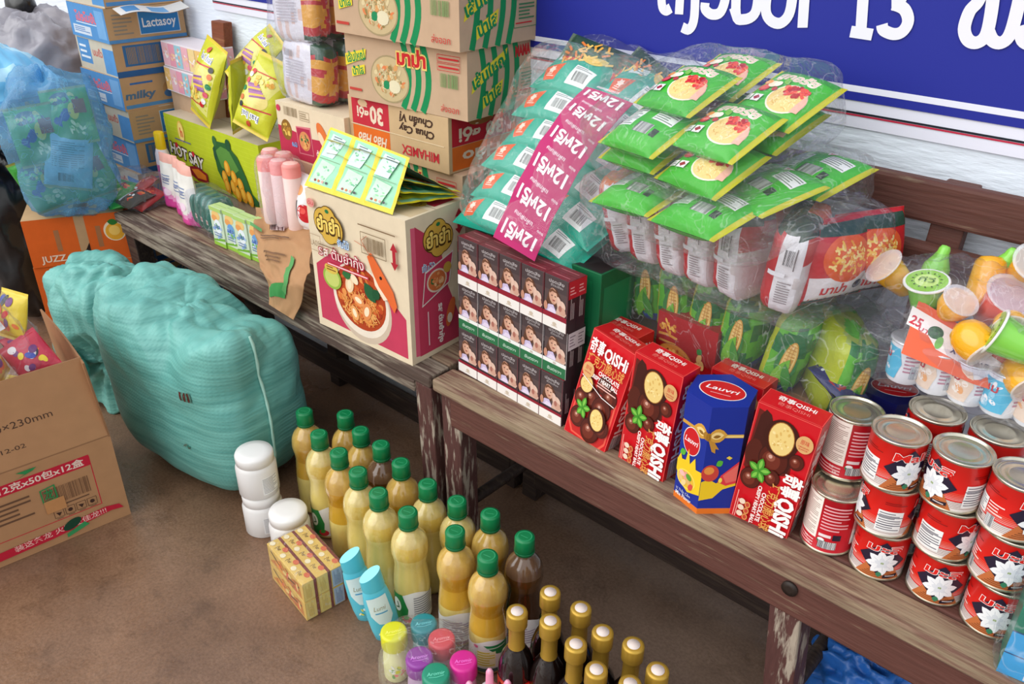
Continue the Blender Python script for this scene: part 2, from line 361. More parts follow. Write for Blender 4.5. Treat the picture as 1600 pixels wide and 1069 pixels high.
g = Geo(); g.box(-9, WY, -.05, 4, WY + .15, 3.2, (240, 242, 248)); struct(g.obj('wall_back', wm))
g = Geo(); g.box(-9, 1.370, 0, 4, WY + .01, .075, (240, 242, 248)); struct(g.obj('baseboard_back', wm))
# painted banner
g = Geo(); bx0, bx1 = -2.50, .55; yb = WY - .004; zb = Q(1276, 147, WY - .004)[2] - .008; zt = 1.95
BL, WH = (38, 46, 150), (236, 236, 250)
def by(x, z, h=0): return (x, yb - h + .0015 * math.sin(x * 9), z)
g.grid(lambda a, b: by(bx0 + (bx1 - bx0) * a, zb - .035 + (zt - zb + .035) * b), 60, 8, WH, 0)
a = Art(g, lambda u, v, h: by(u, v, h), maxlen=.12, step=.0004)
a.rect(bx0, zb - .0162, bx1, zb - .0135, (196, 40, 70)); a.rect(bx0, zb - .0128, bx1, zb - .0095, (28, 34, 44))
a.rect(bx0 + .012, zb + .008, bx1, zt, BL); a.rect(bx0 + .045, zb + .0215, bx1, zb + .0315, WH); a.rect(bx0 + .045, zb + .03, bx0 + .057, zt, WH)
# the lettering, bottoms of tall strokes
def bp_(px, py): q = Q(px, py, yb); return (q[0], q[2])
a2 = Art(g, lambda u, v, h: by(u, v, h)); a2.h = .003
def strokes(lst, w):
    for pts in lst:
        # smooth the stroke
        q = [bp_(*p) for p in pts]; out = []
        for i in range(len(q) - 1):
            p0 = q[max(i - 1, 0)]; p1 = q[i]; p2 = q[i + 1]; p3 = q[min(i + 2, len(q) - 1)]
            for k in range(5):
                t = k / 5; out.append(tuple(.5 * ((2 * p1[c]) + (-p0[c] + p2[c]) * t + (2 * p0[c] - 5 * p1[c] + 4 * p2[c] - p3[c]) * t * t + (-p0[c] + 3 * p1[c] - 3 * p2[c] + p3[c]) * t ** 3) for c in (0, 1)))
        out.append(q[-1]); a2.line(out, w, (240, 238, 252))
lw = .0175
strokes([[(1036, -40), (1036, 5), (1042, 16), (1050, 12)], [(1052, -40), (1050, -5)], [(1067, -40), (1063, 22)], [(1089, -45), (1087, 25), (1079, 45), (1068, 42)],
         [(1134, -40), (1136, -8), (1128, 18), (1114, 22), (1104, 14), (1104, 4)], [(1154, -40), (1152, 22), (1164, 30), (1180, 22), (1186, -2), (1186, -40)], [(1152, 18), (1144, 22)],
         [(1206, -40), (1198, 10), (1204, 30), (1220, 36), (1234, 22), (1240, -10), (1242, -40)], [(1262, -60), (1255, 43)],
         [(1352, -40), (1346, 48)], [(1330, 49), (1364, 54)],
         [(1387, -38), (1402, -30), (1412, -12), (1404, 4), (1394, 7)], [(1397, 6), (1414, 14), (1420, 32), (1412, 48), (1398, 53), (1382, 47), (1379, 38)],
         [(1521, -5), (1527, -18), (1535, -12), (1528, 4), (1516, 18), (1508, 44), (1514, 62), (1528, 66), (1542, 54), (1550, 20), (1556, -30)], [(1544, 44), (1552, 62), (1566, 66), (1580, 52), (1592, 10), (1600, -30)], [(1595, 40), (1600, 62), (1614, 70)]], lw)
tag(g.obj('banner', PR_B()), 'long dark blue cloth banner with white lettering and border lines on the wall', 'banner')

# ------------------------------------------------------------------ benches
def wood(name, paint, bare, pos=(.5, .62), stretch=(1.2, 14, 14), rough=.6, vs=5):
    return mat(name, paint, rough=rough, alt=bare, altpos=pos, vs=vs, stretch=stretch, var=.18, bump=.5, bs=9, spec=.35)
w_red = wood('brown_paint', (96, 60, 52), (138, 118, 96), (.60, .72)); w_top = wood('worn_seat_wood', (112, 80, 68), (150, 130, 106), (.40, .56), rough=.7)
w_old = wood('weathered_wood', (84, 68, 60), (150, 138, 122), (.45, .62), rough=.8); w_leg = wood('chipped_leg_paint', (88, 56, 52), (168, 154, 138), (.50, .58), (14, 14, 2.2)); w_dk = wood('dark_stretcher_wood', (58, 46, 42), (84, 70, 58), (.5, .7))
w_or = wood('orange_brown_wood', (124, 66, 40), (140, 92, 60), (.55, .75))
def part_box(name, parent, x0, y0, z0, x1, y1, z1, m, bv=.004):
    g = Geo(); g.box(x0, y0, z0, x1, y1, z1, (128, 128, 128)); return bevel(g.obj(name, m, parent), bv)
def slant(name, parent, p0, p1, w, d, m):
    """a straight post from p0 (top) to p1 (foot)"""
    g = Geo(); p0, p1 = Vector(p0), Vector(p1)
    v = [p + Vector((sx * w / 2, sy * d / 2, 0)) for p in (p1, p0) for sx, sy in ((-1, -1), (1, -1), (1, 1), (-1, 1))]
    g.add(v, [(0, 3, 2, 1), (4, 5, 6, 7), (0, 1, 5, 4), (1, 2, 6, 5), (2, 3, 7, 6), (3, 0, 4, 7)], (128, 128, 128)); return bevel(g.obj(name, m, parent), .003)
FY = .985
B1 = thing('wooden_bench', 'brown painted wooden bench with slatted back, holding the red cans and chocolate boxes', 'bench', TR((-.4, 1.15, 0)), 'wooden benches along the wall')
def inv(o): return o.matrix_world.inverted()
class Sub:   # lets parts be written in room coordinates
    pass
def rp_box(name, par, x0, y0, z0, x1, y1, z1, m, bv=.004):
    l = par.matrix_world.translation; return part_box(name, par, x0 - l[0], y0 - l[1], z0 - l[2], x1 - l[0], y1 - l[1], z1 - l[2], m, bv)
def rp_slant(name, par, p0, p1, w, d, m): 
    l = par.matrix_world.translation; return slant(name, par, Vector(p0) - l, Vector(p1) - l, w, d, m)
bpy.context.view_layer.update()
x0, x1 = -1.104, .42
rp_box('seat_plank', B1, x0, FY, ST - .028, x1, FY + .062, ST, w_top); rp_box('seat_plank', B1, x0 + .008, FY + .066, ST - .03, x1, FY + .195, ST - .001, w_red); rp_box('seat_plank', B1, x0 + .004, FY + .199, ST - .03, x1, FY + .325, ST - .001, w_red)
rp_box('apron', B1, x0 + .045, FY + .006, ST - .100, x1, FY + .034, ST - .029, w_red)
rp_box('apron', B1, x0 + .045, FY + .285, ST - .10, x1, FY + .31, ST - .031, w_dk)
for lx, lean in ((-1.06, -.01), (-.315, .035), (.37, .0)):
    rp_slant('leg', B1, (lx, FY + .032, ST - .03), (lx + lean, FY + .05, 0), .052, .05, w_leg)
    rp_slant('leg', B1, (lx, FY + .30, ST - .03), (lx + lean, FY + .30, 0), .045, .045, w_dk)
    rp_slant('back_post', B1, (lx + .0, FY + .392, Q(1359, 263, FY + .358)[2] - .003), (lx, FY + .325, ST - .1), .05, .03, w_red)
    g = Geo(); l = B1.matrix_world.translation; g.tube([Vector((lx + lean * .6, FY + .05, .12)) - l, Vector((lx + lean * .6, FY + .30, .12)) - l], .014, (128, 128, 128)); g.obj('side_stretcher', w_dk, B1)
rp_box('stretcher', B1, x0 + .05, FY + .275, .045, x1, FY + .30, .105, w_dk)
ry1, ry2 = FY + .358, FY + .342; z1, z2 = Q(1359, 263, ry1)[2], Q(1368, 364, ry2)[2]
rp_box('back_rail', B1, x0, ry1, z1 - .066, x1, ry1 + .026, z1, w_red, .006); rp_box('back_rail', B1, x0, ry2, z2 - .062, x1, ry2 + .026, z2, w_red, .006)
# bolt hole in the apron over the front leg
g = Geo(); g.lathe([(.013, 0, (40, 28, 22)), (.013, .004, (40, 28, 22)), (.006, .005, (150, 128, 96))], (40, 28, 22), 14, M=Matrix.Rotation(PI / 2, 4, 'X')); q = Q(1232, 922, FY) - B1.matrix_world.translation
o = g.obj('bolt', PR_M(), B1); o.location = (q[0], FY + .0055 - 1.15, q[2])

B2 = thing('wooden_bench', 'grey weathered bench holding the noodle cartons and soap packs, peeling paint', 'bench', TR((-1.8, 1.15, 0)), 'wooden benches along the wall'); bpy.context.view_layer.update()
x0, x1 = -2.53, -1.112
rp_box('seat_plank', B2, x0, FY, ST - .028, x1, FY + .06, ST, w_old); rp_box('seat_plank', B2, x0, FY + .064, ST - .03, x1 - .006, FY + .19, ST - .001, w_top); rp_box('seat_plank', B2, x0, FY + .194, ST - .03, x1, FY + .325, ST - .001, w_top)
rp_box('apron', B2, x0 + .03, FY + .001, ST - .058, x1 - .05, FY + .03, ST - .0285, w_old); rp_box('apron', B2, x0 + .03, FY + .285, ST - .09, x1, FY + .31, ST - .031, w_dk)
rp_slant('leg', B2, (x1 - .026, FY + .028, ST - .03), (x1 - .028, FY + .045, 0), .05, .048, w_leg); rp_slant('leg', B2, (x1 - .03, FY + .30, ST - .03), (x1 - .03, FY + .30, 0), .045, .045, w_dk)
rp_slant('leg', B2, (-1.86, FY + .06, ST - .03), (-1.86, FY + .07, 0), .06, .05, w_dk); rp_slant('leg', B2, (-1.86, FY + .30, ST - .03), (-1.86, FY + .30, 0), .045, .045, w_dk)
rp_slant('leg', B2, (x0 + .05, FY + .035, ST - .03), (x0 + .05, FY + .05, 0), .06, .05, w_dk)
rp_slant('leg', B2, (x0 + .10, FY + .30, ST - .03), (x0 + .10, FY + .30, 0), .05, .05, w_or); rp_slant('back_post', B2, (-2.43, 1.385, .985), (-2.45, 1.33, ST - .08), .07, .03, w_or)
rp_box('stretcher', B2, x0 + .1, FY + .30, .20, x1 - .7, FY + .325, .25, w_or); rp_box('stretcher', B2, x0 + .06, FY + .275, .035, x1 - .02, FY + .30, .10, w_dk)
# ================================================================== things on the brown bench
RED = (206, 22, 34); CREAM = (236, 206, 150); CHOC = (74, 24, 16)
def choc_ball(a, u, v, r, core=None):
    a.ell(u, v, r, r * 1.02, (58, 18, 12)); a.ell(u, v, r * .93, r * .95, (84, 28, 18)); a.ell(u - r * .12, v - r * .1, r * .6, r * .62, (112, 44, 30)); a.ell(u - r * .2, v + r * .12, r * .3, r * .28, (150, 84, 66)); a.ell(u - r * .22, v + r * .15, r * .13, r * .12, (216, 168, 150))
def cut_ball(a, u, v, r, rot=0.0, sx=.78):
    a.ell(u, v, r * 1.06, r * 1.1, (62, 20, 12), rot=rot); a.ell(u, v, r * sx, r * .98, (160, 100, 40), rot=rot); a.ell(u, v, r * sx * .94, r * .93, (238, 208, 130), rot=rot); a.blot(u, v, r * sx * .8, r * .85, [(222, 180, 96), (250, 226, 160)], 24, r * .09, 5)
def mint(a, u, v, s):
    for rot, l in ((.3, 1), (1.5, 1.1), (2.7, 1), (4.2, .9), (5.3, 1)): a.leaf(u, v, s * l, s * .3, rot, (70, 150, 44)); a.leaf(u + .15 * s * math.cos(rot), v + .15 * s * math.sin(rot), s * l * .75, s * .14, rot, (128, 196, 76))
GOLD = (226, 164, 84)
def qishi(upright):
    w, d, h = .088, .042, .168
    g, f = carton(w, d, h, RED)
    a = Art(g, f['front']); a.frame(.001, .001, w - .001, h - .001, .0006, (240, 110, 100))
    if upright:
        a.poly([(.006, .10), (.003, .02), (.014, .006), (w - .014, .006), (w - .004, .02), (w - .006, .086)], (232, 92, 74)); a.poly([(.009, .098), (.006, .022), (.016, .009), (w - .016, .009), (w - .007, .022), (w - .009, .084)], (196, 40, 40))
        choc_ball(a, .05, .10, .014); choc_ball(a, .066, .088, .015); choc_ball(a, .034, .074, .017); choc_ball(a, .058, .066, .019); choc_ball(a, .016, .066, .014); choc_ball(a, .02, .036, .016); choc_ball(a, .05, .028, .019); choc_ball(a, .07, .042, .014); cut_ball(a, .02, .09, .013, 1.57, 1.0); cut_ball(a, .058, .05, .017, .5); mint(a, .026, .054, .016)
        a.line([(.008, .101), (.03, .094), (.055, .086), (w - .006, .084)], .0012, (250, 240, 236))
        a.text('奇事', .021, .149, .016, (255, 250, 246), fat=.02, w=.028); a.text('QISHi', .060, .148, .0165, (255, 250, 246), fat=.03, w=.046); a.text('巧克力脆心球', .046, .129, .012, GOLD, fat=.01, w=.074)
        a.text('CHOCOLATE', .058, .117, .0058, (255, 246, 240), fat=.03, w=.042); a.text('CRISPY HEART BALL', .052, .1085, .0056, (255, 246, 240), fat=.03, w=.056); a.fine(.04, .097, .08, .105, 2, (240, 190, 180))
        a.ell(.017, .112, .0115, .0115, (222, 172, 112)); a.text('原味', .017, .1145, .005, RED, w=.012); a.text('ORIGINAL', .017, .108, .002, RED, w=.014)
        a.text('净含量', w - .008, .01, .0022, (250, 220, 210), w=.008)
    else:
        a.poly([(.004, .160), (.016, .158), (.03, .128), (.064, .118), (.066, .09), (.052, .084), (.02, .062), (.003, .078)], (104, 28, 22))
        a.poly([(.008, .152), (.014, .162), (.022, .158), (.028, .146), (.060, .138), (.066, .112), (.062, .092), (.034, .080), (.014, .088), (.006, .114)], (66, 22, 16)); a.ell(.012, .10, .012, .02, (84, 30, 20)); choc_ball(a, .040, .102, .021); cut_ball(a, .043, .133, .023, .15); choc_ball(a, .07, .112, .0105); choc_ball(a, .045, .078, .011); choc_ball(a, .017, .066, .0145); mint(a, .026, .081, .017)
        a.poly([(.056, .086), (.070, .097), (w - .002, .094), (w - .002, .086)], (222, 40, 44))
        a.ell(.074, .140, .0115, .0115, (222, 172, 112)); a.text('原味', .074, .1425, .005, RED, w=.012); a.text('ORIGINAL', .074, .1365, .002, RED, w=.015); a.text('FLAVOR', .074, .1335, .002, RED, w=.012)
        a.text('奇事', .0735, .0795, .0200, (255, 250, 246), fat=.03, w=.032, rot=-PI / 2); a.text('QISHi', .0735, .0335, .0215, (255, 250, 246), fat=.045, w=.056, rot=-PI / 2)
        a.text('巧克力脆心球', .0535, .039, .0115, GOLD, fat=.015, w=.070, rot=-PI / 2); a.text('CHOCOLATE', .0425, .034, .0058, (255, 246, 240), fat=.03, w=.044, rot=-PI / 2); a.text('CRISPY HEART BALL', .0348, .034, .0052, (255, 246, 240), fat=.03, w=.058, rot=-PI / 2)
        for k in range(3): a.ell(.016, .012 + k * .0095, .0046, .004, (238, 214, 190)); a.ell(.0245, .010 + k * .0095, .0040, .0046, (222, 150, 84)); a.ell(.0245, .010 + k * .0095, .0025, .003, (196, 70, 50))
        a.fine(.006, .006, .012, .045, 2, (240, 160, 150), rot=True)
    a = Art(g, f['right']); a.text('奇事QISHi', d / 2, h * .55, .02, (255, 246, 240), fat=.02, w=h * .72, rot=-PI / 2); a.bars(.008, .006, d - .006, .032, (50, 40, 40), 18, 3, (244, 238, 234))
    a = Art(g, f['left']); a.text('奇事QISHi', d / 2, h * .55, .02, (255, 246, 240), fat=.02, w=h * .72, rot=-PI / 2)
    a = Art(g, f['top']); a.text('奇事QISHi', w / 2, d * .68, .009, (255, 244, 238), fat=.02, w=w * .6); a.text('奇事QISHi', w / 2, d * .34, .007, (240, 130, 120), w=w * .5); a.frame(.001, .001, w - .001, d - .001, .0006, (240, 110, 100))
    g.v = [(x * 1.12, y * 1.1, z * 1.34) for x, y, z in g.v]
    return g.mesh('chocolate_box', PR_G())
qm1, qm2 = qishi(True), qishi(False)
def putbox(me, name, M, label, cat, group=None): o = bpy.data.objects.new(name, me); S.collection.objects.link(o); o.matrix_world = M; bevel(o, .0012); return tag(o, label, cat, group)
def lean(bl, br, z, ry, rx=0): A, w, rz, h = boxfit(bl, br, z); return Matrix.Translation(A) @ Matrix.Rotation(rz, 4, 'Z') @ Matrix.Rotation(rx, 4, 'X') @ Matrix.Rotation(ry, 4, 'Y')
GQ = 'red chocolate ball boxes'
putbox(qm1, 'chocolate_box', lean((881, 671), (948, 709), ST, math.radians(9), math.radians(-7)), 'red chocolate ball box with upright white lettering leaning beside the dark packs', 'chocolate box', GQ)
putbox(qm2, 'chocolate_box', lean((966, 714), (1036, 754), ST, math.radians(4)), 'red chocolate ball box with sideways lettering left of the blue six-sided box', 'chocolate box', GQ)
putbox(qm2, 'chocolate_box', lean((1138, 802), (1229, 842), ST, math.radians(4)), 'red chocolate ball box with sideways lettering beside the stacked cans', 'chocolate box', GQ)
A = Q(932, 500, 1.122); putbox(qm1, 'chocolate_box', TR((A[0], 1.122, ST), math.radians(-5)) @ Matrix.Diagonal((1, 1, (A[2] - ST) / .225, 1)), 'red chocolate box standing upright behind the leaning box, only its top showing', 'chocolate box', GQ)
A = Q(1112, 574, 1.128); putbox(qm2, 'chocolate_box', TR((A[0], 1.128, ST), math.radians(-2)) @ Matrix.Diagonal((1, 1, (A[2] - ST) / .225, 1)), 'red chocolate box behind the blue six-sided box, top showing', 'chocolate box', GQ)
# nut cookie box
w, d, h = .112, .045, .190
g, f = carton(w, d, h, (172, 20, 28)); a = Art(g, f['front'])
a.blot(.020, h - .022, .018, .012, [(230, 160, 60), (210, 130, 40), (240, 190, 90)], 26, .004, 4); a.line([(.004, h - .036), (.022, h - .034), (.04, h - .036)], .004, (226, 158, 60)); a.fine(.006, h - .05, .038, h - .042, 1, (226, 170, 80))
a.ell(.040, h - .072, .036, .026, (170, 92, 36), 30, -.2); a.ell(.040, h - .071, .034, .024, (226, 148, 66), 30, -.2); a.blot(.040, h - .071, .028, .019, [(196, 60, 40), (244, 190, 110), (150, 80, 30), (232, 120, 60)], 40, .004, 8)
for x, y in ((.084, h - .052), (.080, h - .066), (.090, h - .062), (.086, h - .080)): a.ell(x, y, .008, .0045, (240, 190, 120), 14, x * 90)
a.leaf(.08, h - .046, .012, .005, 1, (50, 140, 60)); a.ell(.078, h - .085, .007, .006, (220, 90, 50)); a.fine(.01, .01, .06, .022, 2, (230, 180, 120))
a = Art(g, f['top']); a.text('NET WT(120g)', w * .40, d * .3, .005, (250, 220, 200), w=.045, rot=PI); a.text('AZU', w * .62, d * .62, .011, (255, 250, 246), fat=.02, w=.04, rot=PI, shear=.2)
a = Art(g, f['right']); a.fine(.006, .03, d - .006, .08, 5, (230, 90, 90)); a.frame(.003, .003, d - .003, h - .003, .0008, (232, 120, 110))
A = Q(1030, 484, 1.178); me = g.mesh('cookie_box', PR_G())
putbox(me, 'cookie_box', Matrix.Translation((A[0], 1.178, ST)) @ Matrix.Rotation(math.radians(-3), 4, 'Z') @ Matrix.Diagonal((1.12, .9, (A[2] - ST) / h, 1)), 'dark red nut cookie box standing behind the two left chocolate boxes', 'cookie box')
# six-sided gift box
def hexbox(name, M, label, r=.049, H=.165, dark=False):
    h = .165; g = Geo(); blue = (26, 48, 150) if not dark else (22, 28, 92); V = [(r * math.cos(PI / 3 * k - PI / 2), r * math.sin(PI / 3 * k - PI / 2)) for k in range(6)]
    vs = [(x, y, z) for z in (0, .009, h) for x, y in V]
    for lv, c in ((0, (232, 120, 40)), (1, blue)): g.add(vs, [(lv * 6 + k, lv * 6 + (k + 1) % 6, (lv + 1) * 6 + (k + 1) % 6, (lv + 1) * 6 + k) for k in range(6)], c)
    g.add(vs[12:], [tuple(range(6))], blue); g.add(vs[:6], [tuple(range(6))[::-1]], blue)
    a = Art(g, lambda u, v, k: (u, v, h + k)); a.ell(0, 0, r * .66, r * .5, (240, 236, 236), 30, 0); a.ell(0, 0, r * .63, r * .47, (206, 28, 36), 30); a.text('Lauvri', 0, .003, .011, (255, 250, 250), w=r * .9, fat=.012, shear=.25, rot=0); a.fine(-.016, -.014, .016, -.011, 1, (240, 190, 190)); a.poly([(x * .97, y * .97) for x, y in V[:0]] or [(r * .95, -.0002), (r * .96, 0), (r * .95, .0002)], (230, 230, 240))
    def side(k):
        (ax, ay), (bx, by_) = V[k], V[(k + 1) % 6]; L = math.hypot(bx - ax, by_ - ay); nx, ny = (by_ - ay) / L, -(bx - ax) / L
        return (lambda u, v, q: (ax + (bx - ax) * u / L + nx * q, ay + (by_ - ay) * u / L + ny * q, v)), L
    hs = .165
    F, L = side(0); a = Art(g, F)          # right facet
    a.rect(0, .120, L, .125, (224, 178, 70)); a.rect(0, .1208, L, .1235, (250, 216, 130))
    a.poly([(0, .052), (.012, .056), (.024, .05), (.034, .054), (L, .062), (L, .046), (.036, .040), (.022, .026), (0, .022)], (244, 204, 40)); a.poly([(.030, .062), (L, .084), (L, .05), (.04, .046), (.026, .052)], (226, 60, 70)); a.poly([(.033, .062), (L, .080), (L, .054), (.04, .050)], (238, 110, 100)); a.ell(.012, .066, .014, .013, (206, 70, 60)); a.ell(.010, .07, .008, .006, (236, 150, 70)); a.leaf(.02, .078, .012, .005, .6, (90, 180, 60)); a.poly([(.034, .09), (.04, .087), (.044, .09), (.038, .093)], (240, 206, 70)); a.ell(.03, .055, .003, .004, (250, 230, 90))
    F, L = side(5); a = Art(g, F)          # left facet
    gold = (214, 160, 66)
    a.rect(0, .1195, L, .1245, gold); a.leaf(L, .122, -.030, .0105, -.12, gold); a.leaf(L - .003, .1225, -.022, .0055, -.12, (246, 214, 140)); a.leaf(L - .008, .122, -.012, .0025, -.12, (150, 104, 36))
    a.ell(L - .003, .122, .006, .006, (170, 120, 40))
    a.ell(.025, .100, .019, .021, (240, 236, 236), 26); a.ell(.025, .100, .0178, .0198, (206, 28, 36), 26); a.text('Lauvri', .025, .101, .008, (255, 250, 250), w=.028, fat=.012, shear=.25)
    a.poly([(0, .062), (.006, .074), (.010, .066), (.018, .068), (.022, .088), (.028, .066), (.038, .080), (.042, .064), (L, .066), (L, .03), (.03, .022), (.012, .03), (0, .046)], (244, 204, 40)); a.leaf(.004, .074, .014, .005, .5, (90, 180, 60)); a.ell(.024, .040, .021, .014, (252, 226, 96)); a.ell(.024, .04, .0185, .012, (236, 190, 60))
    for x, y, c in ((.012, .038, (236, 196, 130)), (.022, .045, (240, 160, 150)), (.030, .038, (226, 180, 110)), (.020, .033, (246, 214, 150)), (.036, .033, (220, 80, 70)), (.015, .046, (250, 190, 180)), (.030, .046, (90, 160, 60))): a.ell(x, y, .0065, .0042, c, 12, x * 200)
    a.text('Vị Thập Cẩm', .022, .0185, .0042, (214, 220, 240), w=.034, shear=.2); a.text('Mix Flavor', .024, .0118, .0056, (255, 255, 255), w=.036, fat=.01)
    # ribbon bow tails on the right facet
    F, L = side(0); a = Art(g, F); a.h = .001; a.poly([(0, .121), (.009, .100), (.015, .097), (.0145, .104), (.020, .103), (.006, .121)], (196, 142, 56)); a.leaf(0, .122, .030, .0105, .12, gold); a.leaf(.003, .1225, .022, .0055, .12, (246, 214, 140)); a.leaf(.008, .122, .012, .0025, .12, (150, 104, 36)); a.ell(.001, .122, .004, .006, (170, 120, 40))
    g.v = [(x, y, z * H / h) for x, y, z in g.v]; o = g.obj(name, PR_G(), None, M); bevel(o, .001); return tag(o, label, 'gift box', 'six-sided gift boxes')
b0, b1, b2 = P(1047, 771, ST), P(1086, 803, ST), P(1136, 800, ST); r = .056
c0 = b1 + Vector((-.012, r * .99, 0))
hh = ZT((1120, 598), (1098, 762), ST) - ST
hexbox('gift_box', TR(c0, math.radians(14)), 'blue six-sided gift box with gold bow printed on it, between the red boxes', r, .207)
c1 = Q(1392, 612, 1.245); hexbox('gift_box', TR((c1[0], 1.262, ST), math.radians(24)), 'dark blue six-sided box behind the first can stack, red oval on top', .055, c1[2] - ST, True)
# ------------------------------------------------------------------ cigarette-size packs in three rows
PW, PH, PD = .0585, .1005, .023
def gift_pack(kind):
    g, f = carton(PW - .0006, PD - .0006, PH - .0006, (70, 58, 60)); w, h = PW - .0006, PH - .0006; a = Art(g, f['front'])
    a.rect(.001, .001, w - .001, h - .001, (74, 62, 64)); a.poly([(.001, h * .72), (w - .001, h * .72), (w - .001, .03), (.001, .03)], (88, 72, 72))
    a.text('ปอดเสีย', w * .5, h * .90, .0058, (214, 206, 206), w=w * .62); a.text('ชีวิตเปลี่ยน', w * .52, h * .83, .0042, (196, 188, 188), w=w * .5)
    a.poly([(.012, h * .34), (.006, h * .5), (.012, h * .70), (.020, h * .78), (.030, h * .77), (.038, h * .66), (.040, h * .5)], (96, 62, 46))   # hair
    a.ell(.0225, h * .62, .0100, .0155, (206, 156, 132), 20, .15); a.ell(.027, h * .60, .005, .010, (222, 176, 150), 14); a.poly([(.012, h * .72), (.02, h * .765), (.031, h * .72), (.03, h * .70), (.02, h * .72), (.014, h * .66)], (112, 74, 54)); a.ell(.0195, h * .63, .0018, .0011, (60, 40, 36), 8); a.ell(.0275, h * .625, .0018, .0011, (60, 40, 36), 8); a.ell(.0245, h * .545, .0032, .0014, (156, 78, 70), 10)
    a.poly([(.004, h * .30), (.012, h * .44), (.024, h * .46), (.034, h * .30)], (206, 190, 222)); a.poly([(.010, h * .30), (.018, h * .40), (.028, h * .38), (.032, h * .30)], (228, 214, 236))
    a.poly([(.030, h * .58), (.040, h * .60), (.050, h * .44), (.056, h * .36), (.052, h * .30), (.030, h * .30), (.034, h * .44)], (214, 176, 158)); a.ell(.044, h * .50, .009, .010, (226, 192, 174), 16, .6); a.ell(.046, h * .40, .008, .008, (206, 160, 140), 14); a.ell(.041, h * .44, .004, .006, (172, 110, 96), 10)
    a.ell(.038, h * .58, .004, .008, (226, 190, 172), 12, .5); a.ell(.002 + .004, h * .40, .0045, .009, (196, 140, 116), 12)
    if kind == 0:
        a.rect(.0, h * .0, w, h * .26, (240, 234, 228)); a.rect(0, h * .20, w, h * .30, (146, 34, 52)); a.ell(w * .5, h * .10, .005, .0035, (206, 190, 170)); a.fine(w * .38, h * .04, w * .62, h * .075, 1, (200, 180, 160))
    elif kind == 1:
        a.rect(0, h * .22, w, h * .30, (240, 240, 236)); a.rect(0, 0, w, h * .22, (44, 112, 72)); a.text('อันตราย', w * .5, h * .105, .0062, (206, 226, 210), w=w * .6, fat=.01); a.ell(w * .5, h * .255, .004, .0025, (200, 190, 180))
    else:
        a.rect(0, 0, w, h * .20, (240, 234, 228)); a.rect(0, h * .20, w, h * .26, (146, 34, 52)); a.ell(w * .5, h * .10, .005, .0035, (206, 190, 170)); a.fine(w * .38, h * .04, w * .62, h * .075, 1, (200, 180, 160))
    a.line([(w - .0006, 0), (w - .0006, h)], .0009, (196, 190, 190) if kind == 1 else (120, 40, 56))
    tc = (120, 26, 44) if kind != 1 else (92, 84, 86)
    a = Art(g, f['top']); a.rect(.0, .0, w, PD - .0006, tc); a.fine(.008, .008, w - .008, .014, 1, (176, 90, 100))
    for nm in ('right', 'left'):
        a = Art(g, f[nm]); a.rect(0, 0, PD - .0006, h, (52, 40, 46)); a.fine(.006, h * .25, PD - .006, h * .7, 3, (190, 180, 180), rot=True)
        if kind == 0: a.rect(0, h * .66, PD, h, (196, 36, 52)); a.fine(.004, h * .72, PD - .004, h * .9, 3, (240, 170, 170))
        elif kind == 1: a.rect(0, h * .6, PD, h * .95, (226, 222, 226)); a.fine(.004, h * .65, PD - .004, h * .9, 4, (150, 140, 150))
    return bevel(g.obj('cigarette_pack', PR_G()), .0008)
A, w_, rz, _ = boxfit((718, 577), (880, 668), ST); rows = ['bottom', 'middle', 'top']; GC = 'cigarette packs stacked in three rows'
protos = [gift_pack(2), gift_pack(1), gift_pack(0)]
for r in range(3):
    off = Matrix.Translation(A) @ Matrix.Rotation(rz + (0, .012, -.01)[r], 4, 'Z')
    for dd in range(2):
        for k in range(5):
            M = off @ Matrix.Translation(((0, .001, .004)[r] + k * PW, (0, .002, .0)[r] + dd * PD, r * PH + .0003))
            lab = ('%s row of dark cigarette packs, %s pack in the front layer' if dd == 0 else '%s row of dark cigarette packs, %s pack in the back layer') % (rows[r], ('first from the left', 'second from the left', 'third from the left', 'fourth from the left', 'last on the right end')[k])
            if dd == 0 and k == 0: o = protos[r]; o.matrix_world = M; tag(o, lab, 'cigarette pack', GC)
            else: dup(protos[r], M, lab)
# green cartons behind them
for k, (zz, lab) in enumerate(((ST, 'dark green carton standing behind the cigarette packs, lower of two'), (ST + .15, 'dark green carton on top of the lower one behind the cigarette packs'))):
    g, f = carton(.15, .10, .149, (16, 104, 62)); a = Art(g, f['front']); a.rect(0, 0, .15, .02, (24, 60, 44)); a.rect(.02, .03, .13, .13, (20, 122, 72)); pass
    a = Art(g, f['top']); a.rect(.004, .004, .146, .096, (40, 34, 34)); a = Art(g, f['right']); a.rect(.01, .03, .09, .12, (30, 134, 84))
    putbox(g.mesh('green_carton', PR_M()), 'green_carton', TR((A[0] + .165, A[1] + .052, zz + .0005), rz + .02), lab, 'carton', 'green cartons behind the cigarette packs')
